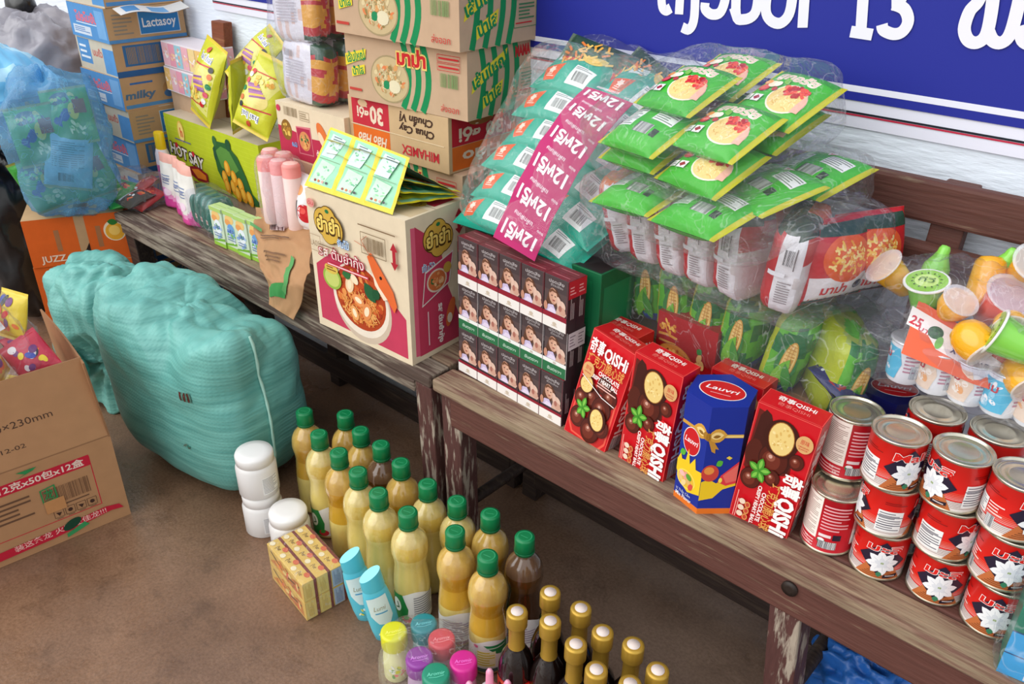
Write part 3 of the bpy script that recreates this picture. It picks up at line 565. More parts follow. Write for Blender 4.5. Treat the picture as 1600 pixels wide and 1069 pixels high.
# ------------------------------------------------------------------ cans
RIMC = (196, 190, 176)
def can_body(R, H): return [(R * .96, 0), (R, .0012), (R, .0035), (R * .975, .0045), (R * .975, H - .0045), (R, H - .0035), (R, H - .0012), (R * .965, H)]
def make_can(name, R, H, base, art, tint=(206, 200, 186)):
    t = thing(name, None, None)
    g = Geo(); g.lathe(can_body(R, H)[2:-2], base, 44, cap=False); rr = R * .975
    a = Art(g, lambda u, v, k: ((rr + k) * math.sin(u / rr), -(rr + k) * math.cos(u / rr), v), maxlen=R * .1, step=.00005); art(a, rr, H); g.obj('label_wrap', PR_G(), t)
    g = Geo(); z = H
    g.lathe([(R * .975, H - .005), (R * 1.01, H - .0035), (R * 1.015, H - .001), (R * .99, H + .0002), (R * .95, H - .0006), (R * .93, H - .0035), (R * .84, H - .0038), (R * .81, H - .0026), (R * .78, H - .0036), (R * .55, H - .0034), (R * .52, H - .0028), (R * .49, H - .0034), (.0001, H - .0034)], (128, 128, 128), 44, cap=False)
    g.obj('lid', mat('tin_lid', (214, 208, 190), rough=.26, metal=.9, var=.1, vs=30, alt=(150, 128, 100), altpos=(.62, .74)), t)
    g = Geo(); g.lathe([(.0001, .0015), (R * .9, .0015), (R * .95, 0), (R * 1.01, .001), (R * 1.015, .003), (R * .975, .005)], (128, 128, 128), 44, cap=False); g.obj('bottom_rim', mat('tin_rim', (200, 192, 172), rough=.3, metal=.9), t)
    return t
def flower(a, u, v, r):
    keep = a.st; a.st = keep * .08
    for k in range(8): t = PI / 4 * k + .2; a.leaf(u + r * .1 * math.cos(t), v + r * .1 * math.sin(t), r * .95, r * .27, t, (244, 244, 246))
    for k in range(8): t = PI / 4 * k + .2; a.line([(u, v), (u + r * .7 * math.cos(t), v + r * .7 * math.sin(t))], r * .03, (206, 208, 216))
    for k in range(5): t = 2 * PI / 5 * k + .5; a.leaf(u, v, r * .5, r * .17, t, (226, 228, 234))
    a.ell(u, v, r * .10, r * .10, (150, 170, 110)); a.st = keep; a.h += keep
def mali(a, R, H):
    C = 2 * PI * R; red = (222, 34, 28)
    a.rect(-C / 2, .0046, C / 2, .020, (236, 226, 220))
    for k in range(5): a.rect(-C / 2, .0225 + k * .0025, C / 2, .0236 + k * .0025, (232, 92 + 20 * (4 - k), 70 + 24 * (4 - k))); a.rect(-C / 2, .009 + k * .0026, C / 2, .0096 + k * .0026, (120, 60, 56))
    hb = a.h
    def face(u0, word):
        a.h = hb
        a.poly([(u0 - .033, .0046), (u0 + .033, .0046), (u0 + .018, .03), (u0 - .018, .03)], (196, 110, 60)); 
        for k in range(6): a.line([(u0 - .026 + k * .003, .007 + k * .003), (u0 + .026 - k * .003, .007 + k * .003)], .0007, (60, 30, 26))
        a.poly([(u0 - .033, .040), (u0, .010), (u0 + .033, .040), (u0, .073)], (40, 30, 52)); flower(a, u0 + .001, .034, .0215); a.leaf(u0, .018, .010, .004, -PI / 2, (60, 130, 96))
        a.text(word, u0, .060, .0125, (250, 236, 232), w=.048, fat=.05, shear=.12); a.text(word, u0, .060, .012, (222, 34, 28), w=.0465, fat=.022, shear=.12); a.poly([(u0 + .006, .012), (u0 + .026, .016), (u0 + .026, .0105), (u0 + .006, .0065)], (40, 30, 44)); a.fine(u0 + .009, .0095, u0 + .023, .0135, 1, (210, 200, 200))
    face(0, 'มะลิ'); face(C * .5, 'Mali')
    a.h = hb; u = C * .27; a.rect(u - .020, .012, u + .014, .048, (244, 242, 240)); a.fine(u - .018, .014, u + .012, .046, 8, (120, 116, 124)); a.line([(u - .02, .038), (u + .014, .038)], .0012, (40, 36, 70)); a.line([(u - .02, .024), (u + .014, .024)], .0012, (40, 36, 70)); a.fine(u - .014, .058, u + .016, .064, 2, (150, 24, 24))
    a.h = hb; u = C * .75; a.rect(u - .024, .022, u - .004, .046, (244, 242, 240)); a.fine(u - .022, .024, u - .006, .044, 6, (130, 126, 134)); a.bars(u + .0, .008, u + .012, .026, (50, 50, 60), 10, 4, (240, 240, 240)); a.fine(u - .002, .028, u + .02, .046, 4, (250, 220, 214)); a.fine(u - .02, .008, u - .002, .018, 3, (110, 90, 90)); a.fine(u - .018, .058, u + .018, .064, 2, (150, 24, 24))
RC, HC = .0385, .0815
can0 = make_can('milk_can', RC, HC, (222, 34, 28), mali); GM = 'red condensed milk cans in stacks'
# azimuth: which way the flower faces (0 = -y)
def can_at(src, first, base_px, top_px, n, rots, labs, H, grp):
    b = P(*base_px, ST); zt = ST + n * H; tpt = P(*top_px, zt)
    for k in range(n):
        s = (k + .5) / n * .0; p = b.lerp(Vector((tpt[0], tpt[1], ST)), k / max(1, n - 1) if n > 1 else 0); p[2] = ST + k * H + .0003 * k
        M = TR(p, rots[k])
        if first and k == 0: src.matrix_world = M; tag(src, labs[k], 'can', grp)
        else: dup(src, M, labs[k], grp)
C_ = 2 * PI * RC
nm = ['bottom', 'middle', 'top']
def cl(col): return ['bottom red milk can of the %s stack of three' % col, 'middle red milk can of the %s stack of three' % col, 'top red milk can of the %s stack of three' % col]
vr = lambda p: math.atan2(P(*p, ST)[0], P(*p, ST)[1]) * -1     # turn towards the viewer
e0 = -vr((1367, 870)); 
can_at(can0, True, (1367, 880), (1409, 672), 3, [.42, -1.15, PI + .85], ['white flower milk can at the bottom of the stack beside the tan-labelled cans', 'milk can showing its white table, middle of the stack beside the tan-labelled cans', 'milk can with slanted Latin lettering, top of the stack beside the tan-labelled cans'], HC, GM)
can_at(can0, False, (1458, 918), (1507, 702), 3, [.30, -1.95, -.55], ['white flower milk can at the bottom of the middle front stack', 'milk can with small white panels in the middle of the middle front stack', 'milk can with its flower turned left, top of the middle front stack'], HC, GM)
can_at(can0, False, (1545, 968), (1604, 742), 3, [.20, .35, .9], ['white flower milk can at the bottom of the stack by the picture edge', 'white flower milk can in the middle of the stack by the picture edge', 'milk can on top of the stack by the picture edge, cut by the frame'], HC, GM)
b = P(1466, 640, ST + 3 * HC); 
for k in range(3): dup(can0, TR((b[0], b[1], ST + k * HC + .0003 * k), 2.2), ('bottom can hidden low in the rear stack behind the first milk cans', 'middle can in the rear stack behind the first milk cans', 'old-lidded can on top of the rear stack behind the first milk cans')[k])
b = P(1564, 672, ST + 3 * HC)
for k in range(3): dup(can0, TR((b[0], b[1], ST + k * HC + .0003 * k), 2.6), ('bottom can of the rear stack under the yogurt cups', 'middle can of the rear stack under the yogurt cups', 'old-lidded can on top of the rear stack under the yogurt cups')[k])
def tan_can(a, R, H):
    C = 2 * PI * R
    a.rect(-C * .20, .026, C * .06, H - .005, (248, 238, 228)); a.fine(-C * .18, .030, C * .045, H - .010, 22, (176, 152, 142), 7); a.poly([(-C * .3, .006), (-C * .12, .026), (-C * .3, H - .006)], (236, 216, 206)); a.ell(-C * .22, .030, .009, .012, (150, 24, 30)); a.ell(-C * .20, .026, .006, .008, (90, 26, 24)); a.leaf(-C * .24, .03, .016, .006, 1.8, (240, 228, 224))
    a.fine(-C * .14, .007, C * .05, .023, 3, (246, 190, 190), 2); a.text('38', -.002, .020, .0042, (255, 230, 226), w=.007); a.text('38', .004, .011, .0042, (255, 230, 226), w=.007)
    a.fine(C * .075, H * .42, C * .24, H - .014, 8, (240, 176, 180), 5); a.rect(C * .075, H * .31, C * .15, H * .36, (244, 226, 226)); a.rect(C * .16, H * .28, C * .21, H * .38, (40, 32, 50)); a.ell(C * .095, H * .24, .006, .005, (40, 130, 80)); a.ell(C * .095, H * .26, .005, .003, (250, 250, 250)); a.bars(C * .08, .012, C * .19, .026, (40, 40, 50), 20, 5, (244, 244, 244))
    a.rect(C * .28, .02, C * .45, H - .02, (244, 236, 230)); a.text('นมข้น', C * .365, H * .6, .012, (190, 20, 30), w=.03)
HT = .107; tan0 = make_can('tall_can', .0395, HT, (196, 22, 38), tan_can, (210, 176, 120)); GT = 'red and cream tall cans'
can_at(tan0, True, (1290, 842), (1340, 640), 2, [-.50, -.12], ['lower of two crimson cans with cream ingredients panel, right of the chocolate boxes', 'upper of two crimson cans with cream ingredients panel, right of the chocolate boxes'], HT, GT)
# ------------------------------------------------------------------ bagged noodle packs on the brown bench
CLEAR = lambda: film('clear_film', opac=.012, milky=.035, bump=.8)
CLEAR2 = lambda: film('loose_clear_film', (250, 250, 255), opac=.02, milky=.03, bump=1.0, bs=16)
GRN, GRN2 = (62, 178, 44), (34, 132, 40)
def noodle_bowl(a, u, v, r, rim, cols, seed=1, n=60, w=.0016): a.ell(u, v, r, r * .86, rim); a.ell(u, v, r * .92, r * .78, cols[0]); a.noodles(u, v, r * .9, r * .74, cols, n, w, seed)
def green_pack(front=True, seed=1):
    W_, L = .125, .155; g, Ft = pack_geo(W_, L, .046, GRN, GRN, seed, endc=(196, 190, 40), fin=.06, pu=.34, pv=.42, wr=.0016)
    a = Art(g, lambda u, v, h: Ft(-v, u, h), maxlen=.007, step=.0001)      # u along the pack, v towards its top edge
    if front:
        a.rect(-.068, .046, .068, .058, (46, 150, 40)); a.text('ยูกอรัย', .0, .036, .019, (250, 244, 226), w=.088, fat=.055); a.text('ยูกอรัย', .0, .036, .019, (214, 90, 50), w=.084, fat=.01); a.text('ยูกอรัย', 0, .036, .019, (250, 236, 214), w=.083, fat=-.008)
        noodle_bowl(a, .024, -.014, .037, (240, 232, 210), [(238, 206, 130), (250, 226, 160), (226, 180, 96)], seed); a.blot(.03, .004, .028, .014, [(214, 44, 40), (232, 80, 60), (180, 30, 34), (240, 120, 90)], 40, .006, seed); a.leaf(.0, .012, .022, .006, 2.3, (120, 190, 60)); a.poly([(.05, .01), (.06, -.006), (.062, -.03), (.05, -.034)], (240, 180, 160))
        a.ell(-.040, -.004, .012, .009, (196, 50, 50)); a.ell(-.040, -.003, .009, .0065, (226, 90, 80)); a.ell(-.028, .007, .011, .008, (244, 230, 200)); a.ell(-.044, .011, .010, .006, (236, 150, 60)); a.ell(-.018, .009, .008, .007, (250, 240, 220)); a.ell(-.014, -.004, .006, .005, (190, 60, 60))
        a.rect(-.062, -.036, -.044, -.022, (240, 240, 236)); a.fine(-.060, -.034, -.046, -.024, 2, (120, 120, 120)); a.rect(-.040, -.038, -.020, -.022, (244, 240, 240)); a.poly([(-.038, -.03), (-.03, -.036), (-.022, -.03), (-.03, -.024)], (160, 40, 50))
    else:
        a.rect(-.06, -.02, -.02, .03, (238, 240, 238)); a.fine(-.058, -.018, -.022, .028, 9, (110, 130, 110)); a.bars(-.006, -.03, .03, -.006, (50, 60, 50), 18, seed, (240, 240, 240)); a.rect(.036, -.03, .048, -.012, (40, 60, 44)); a.rect(.01, .006, .056, .036, (240, 240, 240)); a.fine(.012, .008, .054, .034, 5, (130, 140, 130)); a.poly([(-.01, .05), (.0, .034), (.01, .05)], (246, 220, 220)); a.poly([(-.004, .047), (0, .04), (.004, .047)], (206, 50, 60))
    return g.mesh('noodle_pack', PR_F())
gp = [green_pack(True, 1), green_pack(False, 2), green_pack(True, 5)]
def putpack(me, name, M, label, cat, group): o = bpy.data.objects.new(name, me); S.collection.objects.link(o); o.matrix_world = M; return tag(o, label, cat, group)
# packs run with their length (local y) along the bench: rotate by 90 degrees
def bagM(c, rz, rx, ry=0): return Matrix.Translation(c) @ Matrix.Rotation(rz, 4, 'Z') @ Matrix.Rotation(rx, 4, 'X') @ Matrix.Rotation(ry, 4, 'Y')
def in_bag(B, x, y, z, rx=0, rz=0, ry=0): return B @ Matrix.Translation((x, y, z)) @ Matrix.Rotation(rx, 4, 'X') @ Matrix.Rotation(ry, 4, 'Y') @ Matrix.Rotation(rz - PI / 2, 4, 'Z')
BT = bagM((-.655, 1.180, 1.035), math.radians(-15), math.radians(23), math.radians(-3))
GG = 'green noodle packs in the upper clear bag'
for me, x, y, z, rx, rz, lab in (
        (gp[1], -.085, -.075, -.024, .05, .02, 'green noodle pack at the bottom front left of the upper clear bag'), (gp[2], .085, -.080, -.026, .05, -.03, 'green noodle pack at the bottom front right of the upper clear bag'),
        (gp[0], -.088, .060, -.022, .02, .03, 'green noodle pack at the bottom rear left of the upper clear bag'), (gp[0], .090, .062, -.024, .04, -.05, 'green noodle pack at the bottom rear right of the upper clear bag'),
        (gp[1], -.070, -.075, .008, .06, .0, 'second green noodle pack from the top in the upper bag, front left'), (gp[0], .085, -.030, .010, .08, -.04, 'green noodle pack right of the topmost one in the upper clear bag'),
        (gp[0], -.060, .116, .014, .05, .0, 'green noodle pack behind the topmost one, title partly covered'), (gp[2], .105, .092, .006, .10, -.12, 'green noodle pack at the rear right top of the upper clear bag'),
        (gp[0], -.050, .012, .040, .06, -.03, 'topmost green noodle pack with white outlined title and noodle bowl')):
    putpack(me, 'noodle_pack', in_bag(BT, x * .86, y * .86, z, rx, rz) @ Matrix.Scale(.90, 4), lab, 'noodle pack', GG)
film_bag('plastic_bag', 'clear plastic bag around the upper heap of green noodle packs', 'plastic bag', BT, .170, .142, .056, 3, CLEAR(), e=.25, wr=.006, group='clear plastic bags')
B2_ = bagM((-.615, 1.175, .938), math.radians(-13), math.radians(10), math.radians(-6)); GG = 'green noodle packs in the second clear bag'
for me, x, y, z, rx, rz, lab in (
        (gp[1], -.105, -.090, .002, .12, .02, 'green noodle pack showing its plain back at the front left of the second bag'), (gp[1], .075, -.105, .004, .10, -.04, 'green noodle pack with barcode at the front corner of the second bag'),
        (gp[0], -.095, .055, .000, .05, .0, 'green noodle pack at the rear left of the second bag'), (gp[1], .110, .000, .014, .1, -.25, 'green noodle pack at the right middle of the second bag'),
        (gp[1], .130, .095, .010, .1, -.12, 'green noodle pack at the far right rear of the second bag'), (gp[2], .03, .05, -.010, .0, .1, 'green noodle pack lying under the others in the second bag')):
    putpack(me, 'noodle_pack', in_bag(B2_, x * .88, y * .88, z, rx, rz) @ Matrix.Scale(.93, 4), lab, 'noodle pack', GG)
film_bag('plastic_bag', 'clear plastic bag around the second, lower heap of green noodle packs', 'plastic bag', B2_, .195, .155, .040, 5, CLEAR(), e=.25, wr=.007, group='clear plastic bags')
# white and red packs standing on edge
RW, RR = (238, 236, 234), (196, 34, 40)
def red_white(seed, side=False):
    W_, L = .145, .150; g, Ft = pack_geo(W_, L, .085, RR, RW, seed, fin=.04, pu=.42, pv=.42)
    a = Art(g, lambda u, v, h: Ft(u, v, h), maxlen=.008, step=.0001); a.rect(-.066, -.070, .066, -.02, (236, 230, 226)); a.ell(0, .01, .05, .042, (226, 90, 40)); a.noodles(0, .01, .045, .036, [(244, 196, 90), (236, 160, 60), (250, 220, 140)], 46, .004, seed); a.poly([(-.066, .068), (.066, .068), (.066, .046), (-.066, .052)], (36, 70, 56)); a.ell(.03, -.042, .012, .008, (30, 34, 60)); a.text('มาม่า', -.02, -.045, .016, (206, 30, 40), w=.05, fat=.03); a.rect(-.066, -.074, .066, -.066, (36, 70, 56))
    return g.mesh('noodle_pack', PR_F())
def edge_pack(seed):
    """a fat pack seen from its narrow white edge: red sides, print and barcode on the edge"""
    W_, L, T = .062, .148, .150; g = Geo(); rnd = random.Random(seed)
    def F(p): q = sup(p, .42); return Vector((q[0] * W_ / 2, q[1] * T / 2, q[2] * L / 2)) * (1 + .05 * noise.noise(Vector((q[0] * 3 + seed, q[1] * 3, q[2] * 4))))
    vs0 = len(g.f); blob(g, F, RW, 36, 30)
    for i in range(vs0, len(g.f)):
        c = sum((Vector(g.v[k]) for k in g.f[i]), Vector()) / len(g.f[i])
        if c[0] < -W_ * .20: g.c[i] = RR
        elif c[0] > W_ * .34: g.c[i] = (214, 206, 200) if c[2] < .02 else (190, 60, 60)
        if c[2] > L * .40: g.c[i] = (226, 120, 50) if seed % 2 else (60, 80, 64)
        if c[1] > 0 and c[0] > 0: g.c[i] = (226, 90, 50)
    Fa = lambda u, v, h: (u, F(Vector((u / W_ * 1.3, -1, v / L * 1.6)).normalized())[1] - .0006 - h, v)
    a = Art(g, lambda u, v, h: (u, -T / 2 * (1 - abs(2 * u / W_) ** 4) ** .24 * (1 - abs(2 * v / L) ** 4) ** .24 - .003 - h, v), maxlen=.012)
    a.bars(-.003, .018, .012, .042, (50, 46, 46), 12, seed, (242, 240, 238)); a.fine(.012, .012, .016, .046, 1, (120, 110, 110), rot=True); a.fine(-.004, -.046, .016, -.008, 9, (150, 140, 140), seed, rot=False); a.rect(-.022, -.002, .004, .005, (246, 246, 246))
    return g.mesh('noodle_pack', PR_F())
BR = bagM((-.612, 1.205, .858), math.radians(-9), 0, math.radians(-3)); GG = 'red and white noodle packs standing in the clear bag'
ep = [edge_pack(k) for k in (1, 2, 3)]
for k, x in enumerate((-.200, -.125, -.055, .015, .085)):
    M = BR @ Matrix.Translation((x, -.004 - .004 * k, -.003)) @ Euler((math.radians(4), math.radians((-14, -6, -4, 0, 4)[k]), math.radians((16, 4, 2, -2, -8)[k]))).to_matrix().to_4x4()
    putpack(ep[k % 3], 'noodle_pack', M, ('leftmost red and white noodle pack, bulging, in the bag under the green packs', 'red and white noodle pack second from the left under the green packs', 'red and white noodle pack third from the left under the green packs', 'red and white noodle pack, middle one with barcode under the green packs', 'red and white noodle pack with barcode, fifth from the left')[k], 'noodle pack', GG)
M = BR @ Matrix.Translation((.148, -.012, -.002)) @ Euler((math.radians(4), math.radians(7), math.radians(20))).to_matrix().to_4x4(); putpack(ep[1], 'noodle_pack', M, 'red and white noodle pack leaning near the right end of the bag', 'noodle pack', GG)
rw = red_white(4)
for k, (x, y, rz) in enumerate(((.190, .020, 1.30), (.205, .085, 1.2))):
    M = BR @ Matrix.Translation((x, y, -.002)) @ Matrix.Rotation(rz, 4, 'Z') @ Matrix.Rotation(PI / 2 - .08, 4, 'X') @ Matrix.Scale(.86, 4)
    putpack(rw, 'noodle_pack', M, ('red and white noodle pack with red front at the right corner of the bag', 'red and white noodle pack at the rear right end of the bag')[k], 'noodle pack', GG)
film_bag('plastic_bag', 'clear plastic bag around the red and white noodle packs', 'plastic bag', BR, .245, .122, .085, 7, CLEAR2(), e=.28, wr=.010, group='clear plastic bags')
# corn snack packs
def corn_pack(seed):
    W_, L, T = .070, .150, .150; g = Geo()
    def F(p): q = sup(p, .38); return Vector((q[0] * W_ / 2, q[1] * T / 2, q[2] * L / 2)) * (1 + .05 * noise.noise(Vector((q[0] * 3 + seed, q[1] * 3, q[2] * 4))))
    blob(g, F, (92, 182, 54), 32, 26)
    for i in range(len(g.f)):
        c = sum((Vector(g.v[k]) for k in g.f[i]), Vector()) / len(g.f[i]); n = noise.noise(Vector((c[0] * 30, c[1] * 22, c[2] * 22 + seed)))
        if c[0] < -W_ * .30: g.c[i] = (176, 190, 44)
        elif c[1] > -.055 and c[2] > .05: g.c[i] = (150, 170, 80) if n > .15 else (92, 176, 60)
        elif n > .22: g.c[i] = (40, 120, 66)
        if c[2] < -.045 and c[0] > 0: g.c[i] = (40, 92, 190) if n < .1 else (36, 120, 80)
    a = Art(g, lambda u, v, h: (u, -T / 2 * (1 - min(1, abs(2 * u / W_)) ** 5) ** .2 * (1 - min(1, abs(2 * v / L)) ** 5) ** .2 - .004 - h, v), maxlen=.012)
    a.poly([(-.012, .048), (.02, .056), (.03, .03), (.012, .012), (-.008, .02)], (34, 108, 62)); a.leaf(.010, -.05, .09, .018, 1.62, (52, 132, 66)); a.ell(.010, .000, .0115, .042, (208, 160, 70), 24, -.05); a.ell(.010, .0, .0098, .039, (240, 206, 128), 24, -.05)
    for i in range(11): a.line([(.003, -.034 + i * .0068), (.017, -.034 + i * .0068)], .0013, (206, 150, 70))
    for i in range(2): a.line([(.0072 + i * .005, -.036), (.0078 + i * .005, .036)], .001, (214, 164, 84))
    a.leaf(-.006, -.058, .07, .010, 1.3, (120, 190, 60)); a.leaf(.024, -.058, .06, .008, 1.85, (70, 150, 60))
    return g.mesh('corn_snack_pack', PR_F())
cp = [corn_pack(k) for k in (1, 2)]
BC = bagM((-.612, 1.262, .698), math.radians(-6), 0, math.radians(4)); GG = 'green corn snack packs in a row'
for k in range(7):
    x = -.222 + k * .073; M = BC @ Matrix.Translation((x, -.004 + .006 * (k % 2), 0)) @ Euler((math.radians(3), math.radians((-12, -8, -5, 2, 3, 6, 3)[k]), math.radians((20, 6, 4, 0, -3, 14, 50)[k]))).to_matrix().to_4x4()
    putpack(cp[k % 2], 'corn_snack_pack', M, 'green corn snack pack, %s of seven in the bag behind the chocolate boxes' % ('leftmost', 'second', 'third', 'middle', 'fifth', 'sixth', 'rightmost')[k], 'snack pack', GG)
film_bag('plastic_bag', 'clear plastic bag around the row of green corn snack packs', 'plastic bag', BC, .292, .098, .085, 9, CLEAR(), e=.26, wr=.007, group='clear plastic bags')
g, f = carton(.50, .10, .148, (170, 134, 98)); putbox(g.mesh('carton', PR_C()), 'carton', TR((-.82, 1.235, ST + .001), math.radians(-4)), 'plain cardboard carton hidden under the corn snack packs', 'carton')
# teal packs with the pink paper band
TEAL, TEAL2 = (26, 166, 140), (20, 128, 112)
def teal_pack(seed):
    W_, L = .125, .170; g, Ft = pack_geo(W_, L, .062, TEAL, TEAL2, seed, fin=.05, pu=.42, pv=.4, wr=.0018)
    a = Art(g, lambda u, v, h: Ft(-v, u, h), maxlen=.007, step=.0001)
    a.poly([(-.066, -.020), (-.018, -.008), (-.026, -.046), (-.052, -.050)], (232, 92, 40)); a.star(-.042, -.026, .010, .006, 6, (250, 226, 206)); a.fine(-.05, -.042, -.03, -.034, 2, (250, 226, 206))
    a.poly([(.004, -.048), (.052, -.048), (.058, -.010), (.010, -.006)], (232, 236, 234)); a.bars(.016, -.040, .046, -.020, (60, 60, 60), 16, seed); a.fine(.012, -.016, .05, -.009, 2, (130, 140, 140))
    a.poly([(-.06, .05), (-.02, .046), (-.01, .01), (-.05, .0)], (226, 234, 232)); a.fine(-.05, .008, -.018, .042, 6, (130, 150, 146)); a.ell(.03, .024, .028, .020, (240, 206, 100)); a.noodles(.03, .024, .024, .017, [(246, 220, 130), (226, 180, 80)], 20, .002, seed)
    return g.mesh('noodle_pack', PR_F())
tp = [teal_pack(k) for k in (1, 2, 3)]; GG = 'teal noodle packs in the bag with the pink band'; n = 0
for row in range(6):
    for c in range(2):
        x = (-1.063, -.905)[c] + row * .007 + (.006 if row % 2 else -.004); y = 1.150 + row * .036; z = .795 + row * .0475 - c * .012
        M = Matrix.Translation((x, y, z)) @ Euler((math.radians(30), math.radians((-4, 9)[c] + (row % 3) * 3), math.radians((-4, -10)[c]))).to_matrix().to_4x4() @ Matrix.Rotation(-PI / 2, 4, 'Z')
        putpack(tp[(row * 2 + c) % 3], 'noodle_pack', M, 'teal noodle pack %s the pink band, %s layer counted from the bottom' % (('left of', 'right of')[c], ('lowest', 'second', 'third', 'fourth', 'fifth', 'top')[row]), 'noodle pack', GG)
TC = Vector((-.965, 1.205, .915)); TM = Matrix.Translation(TC) @ Matrix.Rotation(math.radians(-7), 4, 'Z') @ Matrix.Rotation(math.radians(-34), 4, 'X')
tb = film_bag('plastic_bag', 'clear plastic bag around the teal noodle packs, pink band across it', 'plastic bag', TM @ Matrix.Translation((.012, 0, 0)), .148, .084, .185, 11, CLEAR(), e=.27, wr=.008, group='clear plastic bags')
Lp = [(770, 372), (806, 292), (842, 225), (884, 168), (914, 140)]; Rp = [(834, 410), (862, 345), (902, 272), (944, 212), (986, 166)]
yy = [1.052, 1.085, 1.130, 1.185, 1.235]
def lerp_list(l, t): k = min(len(l) - 2, int(t * (len(l) - 1))); s = t * (len(l) - 1) - k; a, b = l[k], l[k + 1]; return (a[0] + (b[0] - a[0]) * s, a[1] + (b[1] - a[1]) * s) if isinstance(a, tuple) else a + (b - a) * s
def band(u, v, h):
    p, q, y = lerp_list(Lp, v), lerp_list(Rp, v), lerp_list(yy, v); A, B = Q(*p, y), Q(*q, y + .012); c = A.lerp(B, u); return c + Vector((0, -.75, .66)) * (.014 + .004 * math.sin(PI * u) + .0008 * math.sin(v * 30) + h)
g = Geo(); g.grid(lambda a, b: band(a, b, 0), 10, 30, (190, 22, 104)); g.grid(lambda a, b: band(1 - a, b, -.0008), 10, 30, (170, 20, 92))
UB = Art(g, lambda u, v, h: band(u / .10, v / .42, h), maxlen=.012, step=.0001)
for k in range(6):
    v = .030 + k * .073
    UB.text('12ฟรี1', .050, v, .028, (250, 244, 248), w=.078, fat=.03, rot=PI); UB.text('แพ็กพิเศษ', .044, v + .034, .009, (250, 226, 240), w=.046, fat=.01, rot=PI); UB.text('ซอง', .088, v + .030, .006, (250, 226, 240), w=.014, fat=.01, rot=PI)
M = TM.inverted(); g.v = [tuple(M @ Vector(v)) for v in g.v]; g.obj('paper_band', PR_M(), tb)
# packs with crisps behind the teal bag
def chip_pack(seed):
    W_, L = .13, .17; g, Ft = pack_geo(W_, L, .05, (40, 70, 48), (206, 206, 206), seed, fin=.05, pu=.45, pv=.45); a = Art(g, lambda u, v, h: Ft(-v, u, h), maxlen=.008, step=.0001)
    a.rect(-.07, -.058, .07, .012, (200, 40, 36)); a.rect(-.075, -.064, .075, -.05, (226, 226, 224))
    R = random.Random(seed)
    for k in range(46): x, y, r = R.uniform(-.062, .03), R.uniform(-.045, .045), R.uniform(0, 3); l = .016; a.line([(x, y), (x + l * math.cos(r), y + l * math.sin(r))], .0045, R.choice([(236, 170, 60), (222, 120, 40), (246, 200, 96)]))
    return g.mesh('snack_pack', PR_F())
ch = chip_pack(3); ch2 = chip_pack(6)
for me, px, y, ry, rz, lab in ((ch, (925, 118), 1.335, .2, .1, 'red and green snack pack with orange sticks behind the teal bag, left one'), (ch2, (1000, 148), 1.330, .3, -.3, 'red and green snack pack with orange sticks behind the teal bag, right one')):
    c = Q(*px, y); putpack(me, 'snack_pack', Matrix.Translation(c) @ Euler((math.radians(50), ry, rz)).to_matrix().to_4x4() @ Matrix.Rotation(-PI / 2, 4, 'Z'), lab, 'snack pack', 'snack packs behind the teal bag')
c = Q(962, 150, 1.335); film_bag('plastic_bag', 'crumpled clear bag around the orange stick snacks behind the teal packs', 'plastic bag', bagM(c, -.12, math.radians(40)), .165, .105, .045, 13, CLEAR2(), e=.42, wr=.016, group='clear plastic bags')
# ------------------------------------------------------------------ dark blue pack and crumpled wrap by the cans
g, Ft = pack_geo(.11, .15, .05, (30, 40, 98), (30, 40, 98), 8, fin=.05, wr=.006); a = Art(g, lambda u, v, h: Ft(u, v, h), maxlen=.014); a.rect(-.045, -.03, .045, .012, (150, 24, 34)); a.text('IZZIST', 0, -.008, .018, (236, 226, 226), w=.07, fat=.03); a.blot(.0, .045, .04, .02, [(200, 206, 220), (60, 70, 130), (120, 130, 170)], 30, .006, 3)
c = Q(1312, 600, 1.19); putpack(g.mesh('noodle_pack', PR_F()), 'noodle_pack', Matrix.Translation(c) @ Euler((math.radians(20), .1, math.radians(75))).to_matrix().to_4x4() @ Matrix.Scale(.6, 4), 'dark blue noodle pack with red title strip behind the crimson cans', 'noodle pack', None)
# ------------------------------------------------------------------ yogurt cups and fruit jellies
def cup_art(a, R, H, blue):
    C = 2 * PI * R; c1 = (84, 190, 222) if blue else (238, 214, 190)
    a.poly([(-C * .30, .008), (C * .02, .008), (C * .06, H * .5), (C * .02, H - .010), (-C * .3, H - .010)], c1); a.blot(-C * .12, H * .5, C * .14, H * .3, [(250, 250, 250), (150, 214, 236), (226, 240, 246)] if blue else [(236, 170, 110), (250, 240, 226)], 12, .006, 3); a.fine(C * .08, H * .3, C * .2, H * .75, 5, (190, 130, 150)); a.bars(C * .14, H * .18, C * .24, H * .5, (90, 110, 130), 10, 3, (240, 244, 246)); a.text('นม', -C * .12, H * .66, .012, (196, 50, 70), w=.022, fat=.02)
def make_cup(blue):
    R, H = .0275, .068; t = thing('yogurt_cup', None, None); g = Geo(); g.lathe([(R * .80, 0), (R * .86, .002), (R * .9, .012), (R * .93, .014), (R, H - .006), (R * 1.0, H - .003)], (240, 242, 244), 30)
    a = Art(g, lambda u, v, k: ((R * (.9 + .1 * v / H) + .0006 + k) * math.sin(u / R), -(R * (.9 + .1 * v / H) + .0006 + k) * math.cos(u / R), v), maxlen=.009); cup_art(a, R, H, blue); g.obj('cup', PR_G(), t)
    g = Geo(); g.lathe([(R, H - .003), (R * 1.1, H - .0028), (R * 1.1, H - .001), (R * 1.02, H)], (228, 228, 226), 30); g.obj('foil_lid', mat('foil_lid', (222, 224, 226), rough=.3, metal=.5), t); return t
ZY = ST + 3 * HC + .008
cups = [make_cup(True), make_cup(False)]; used = [0, 0]; GY = 'yogurt cups in clear wrap'
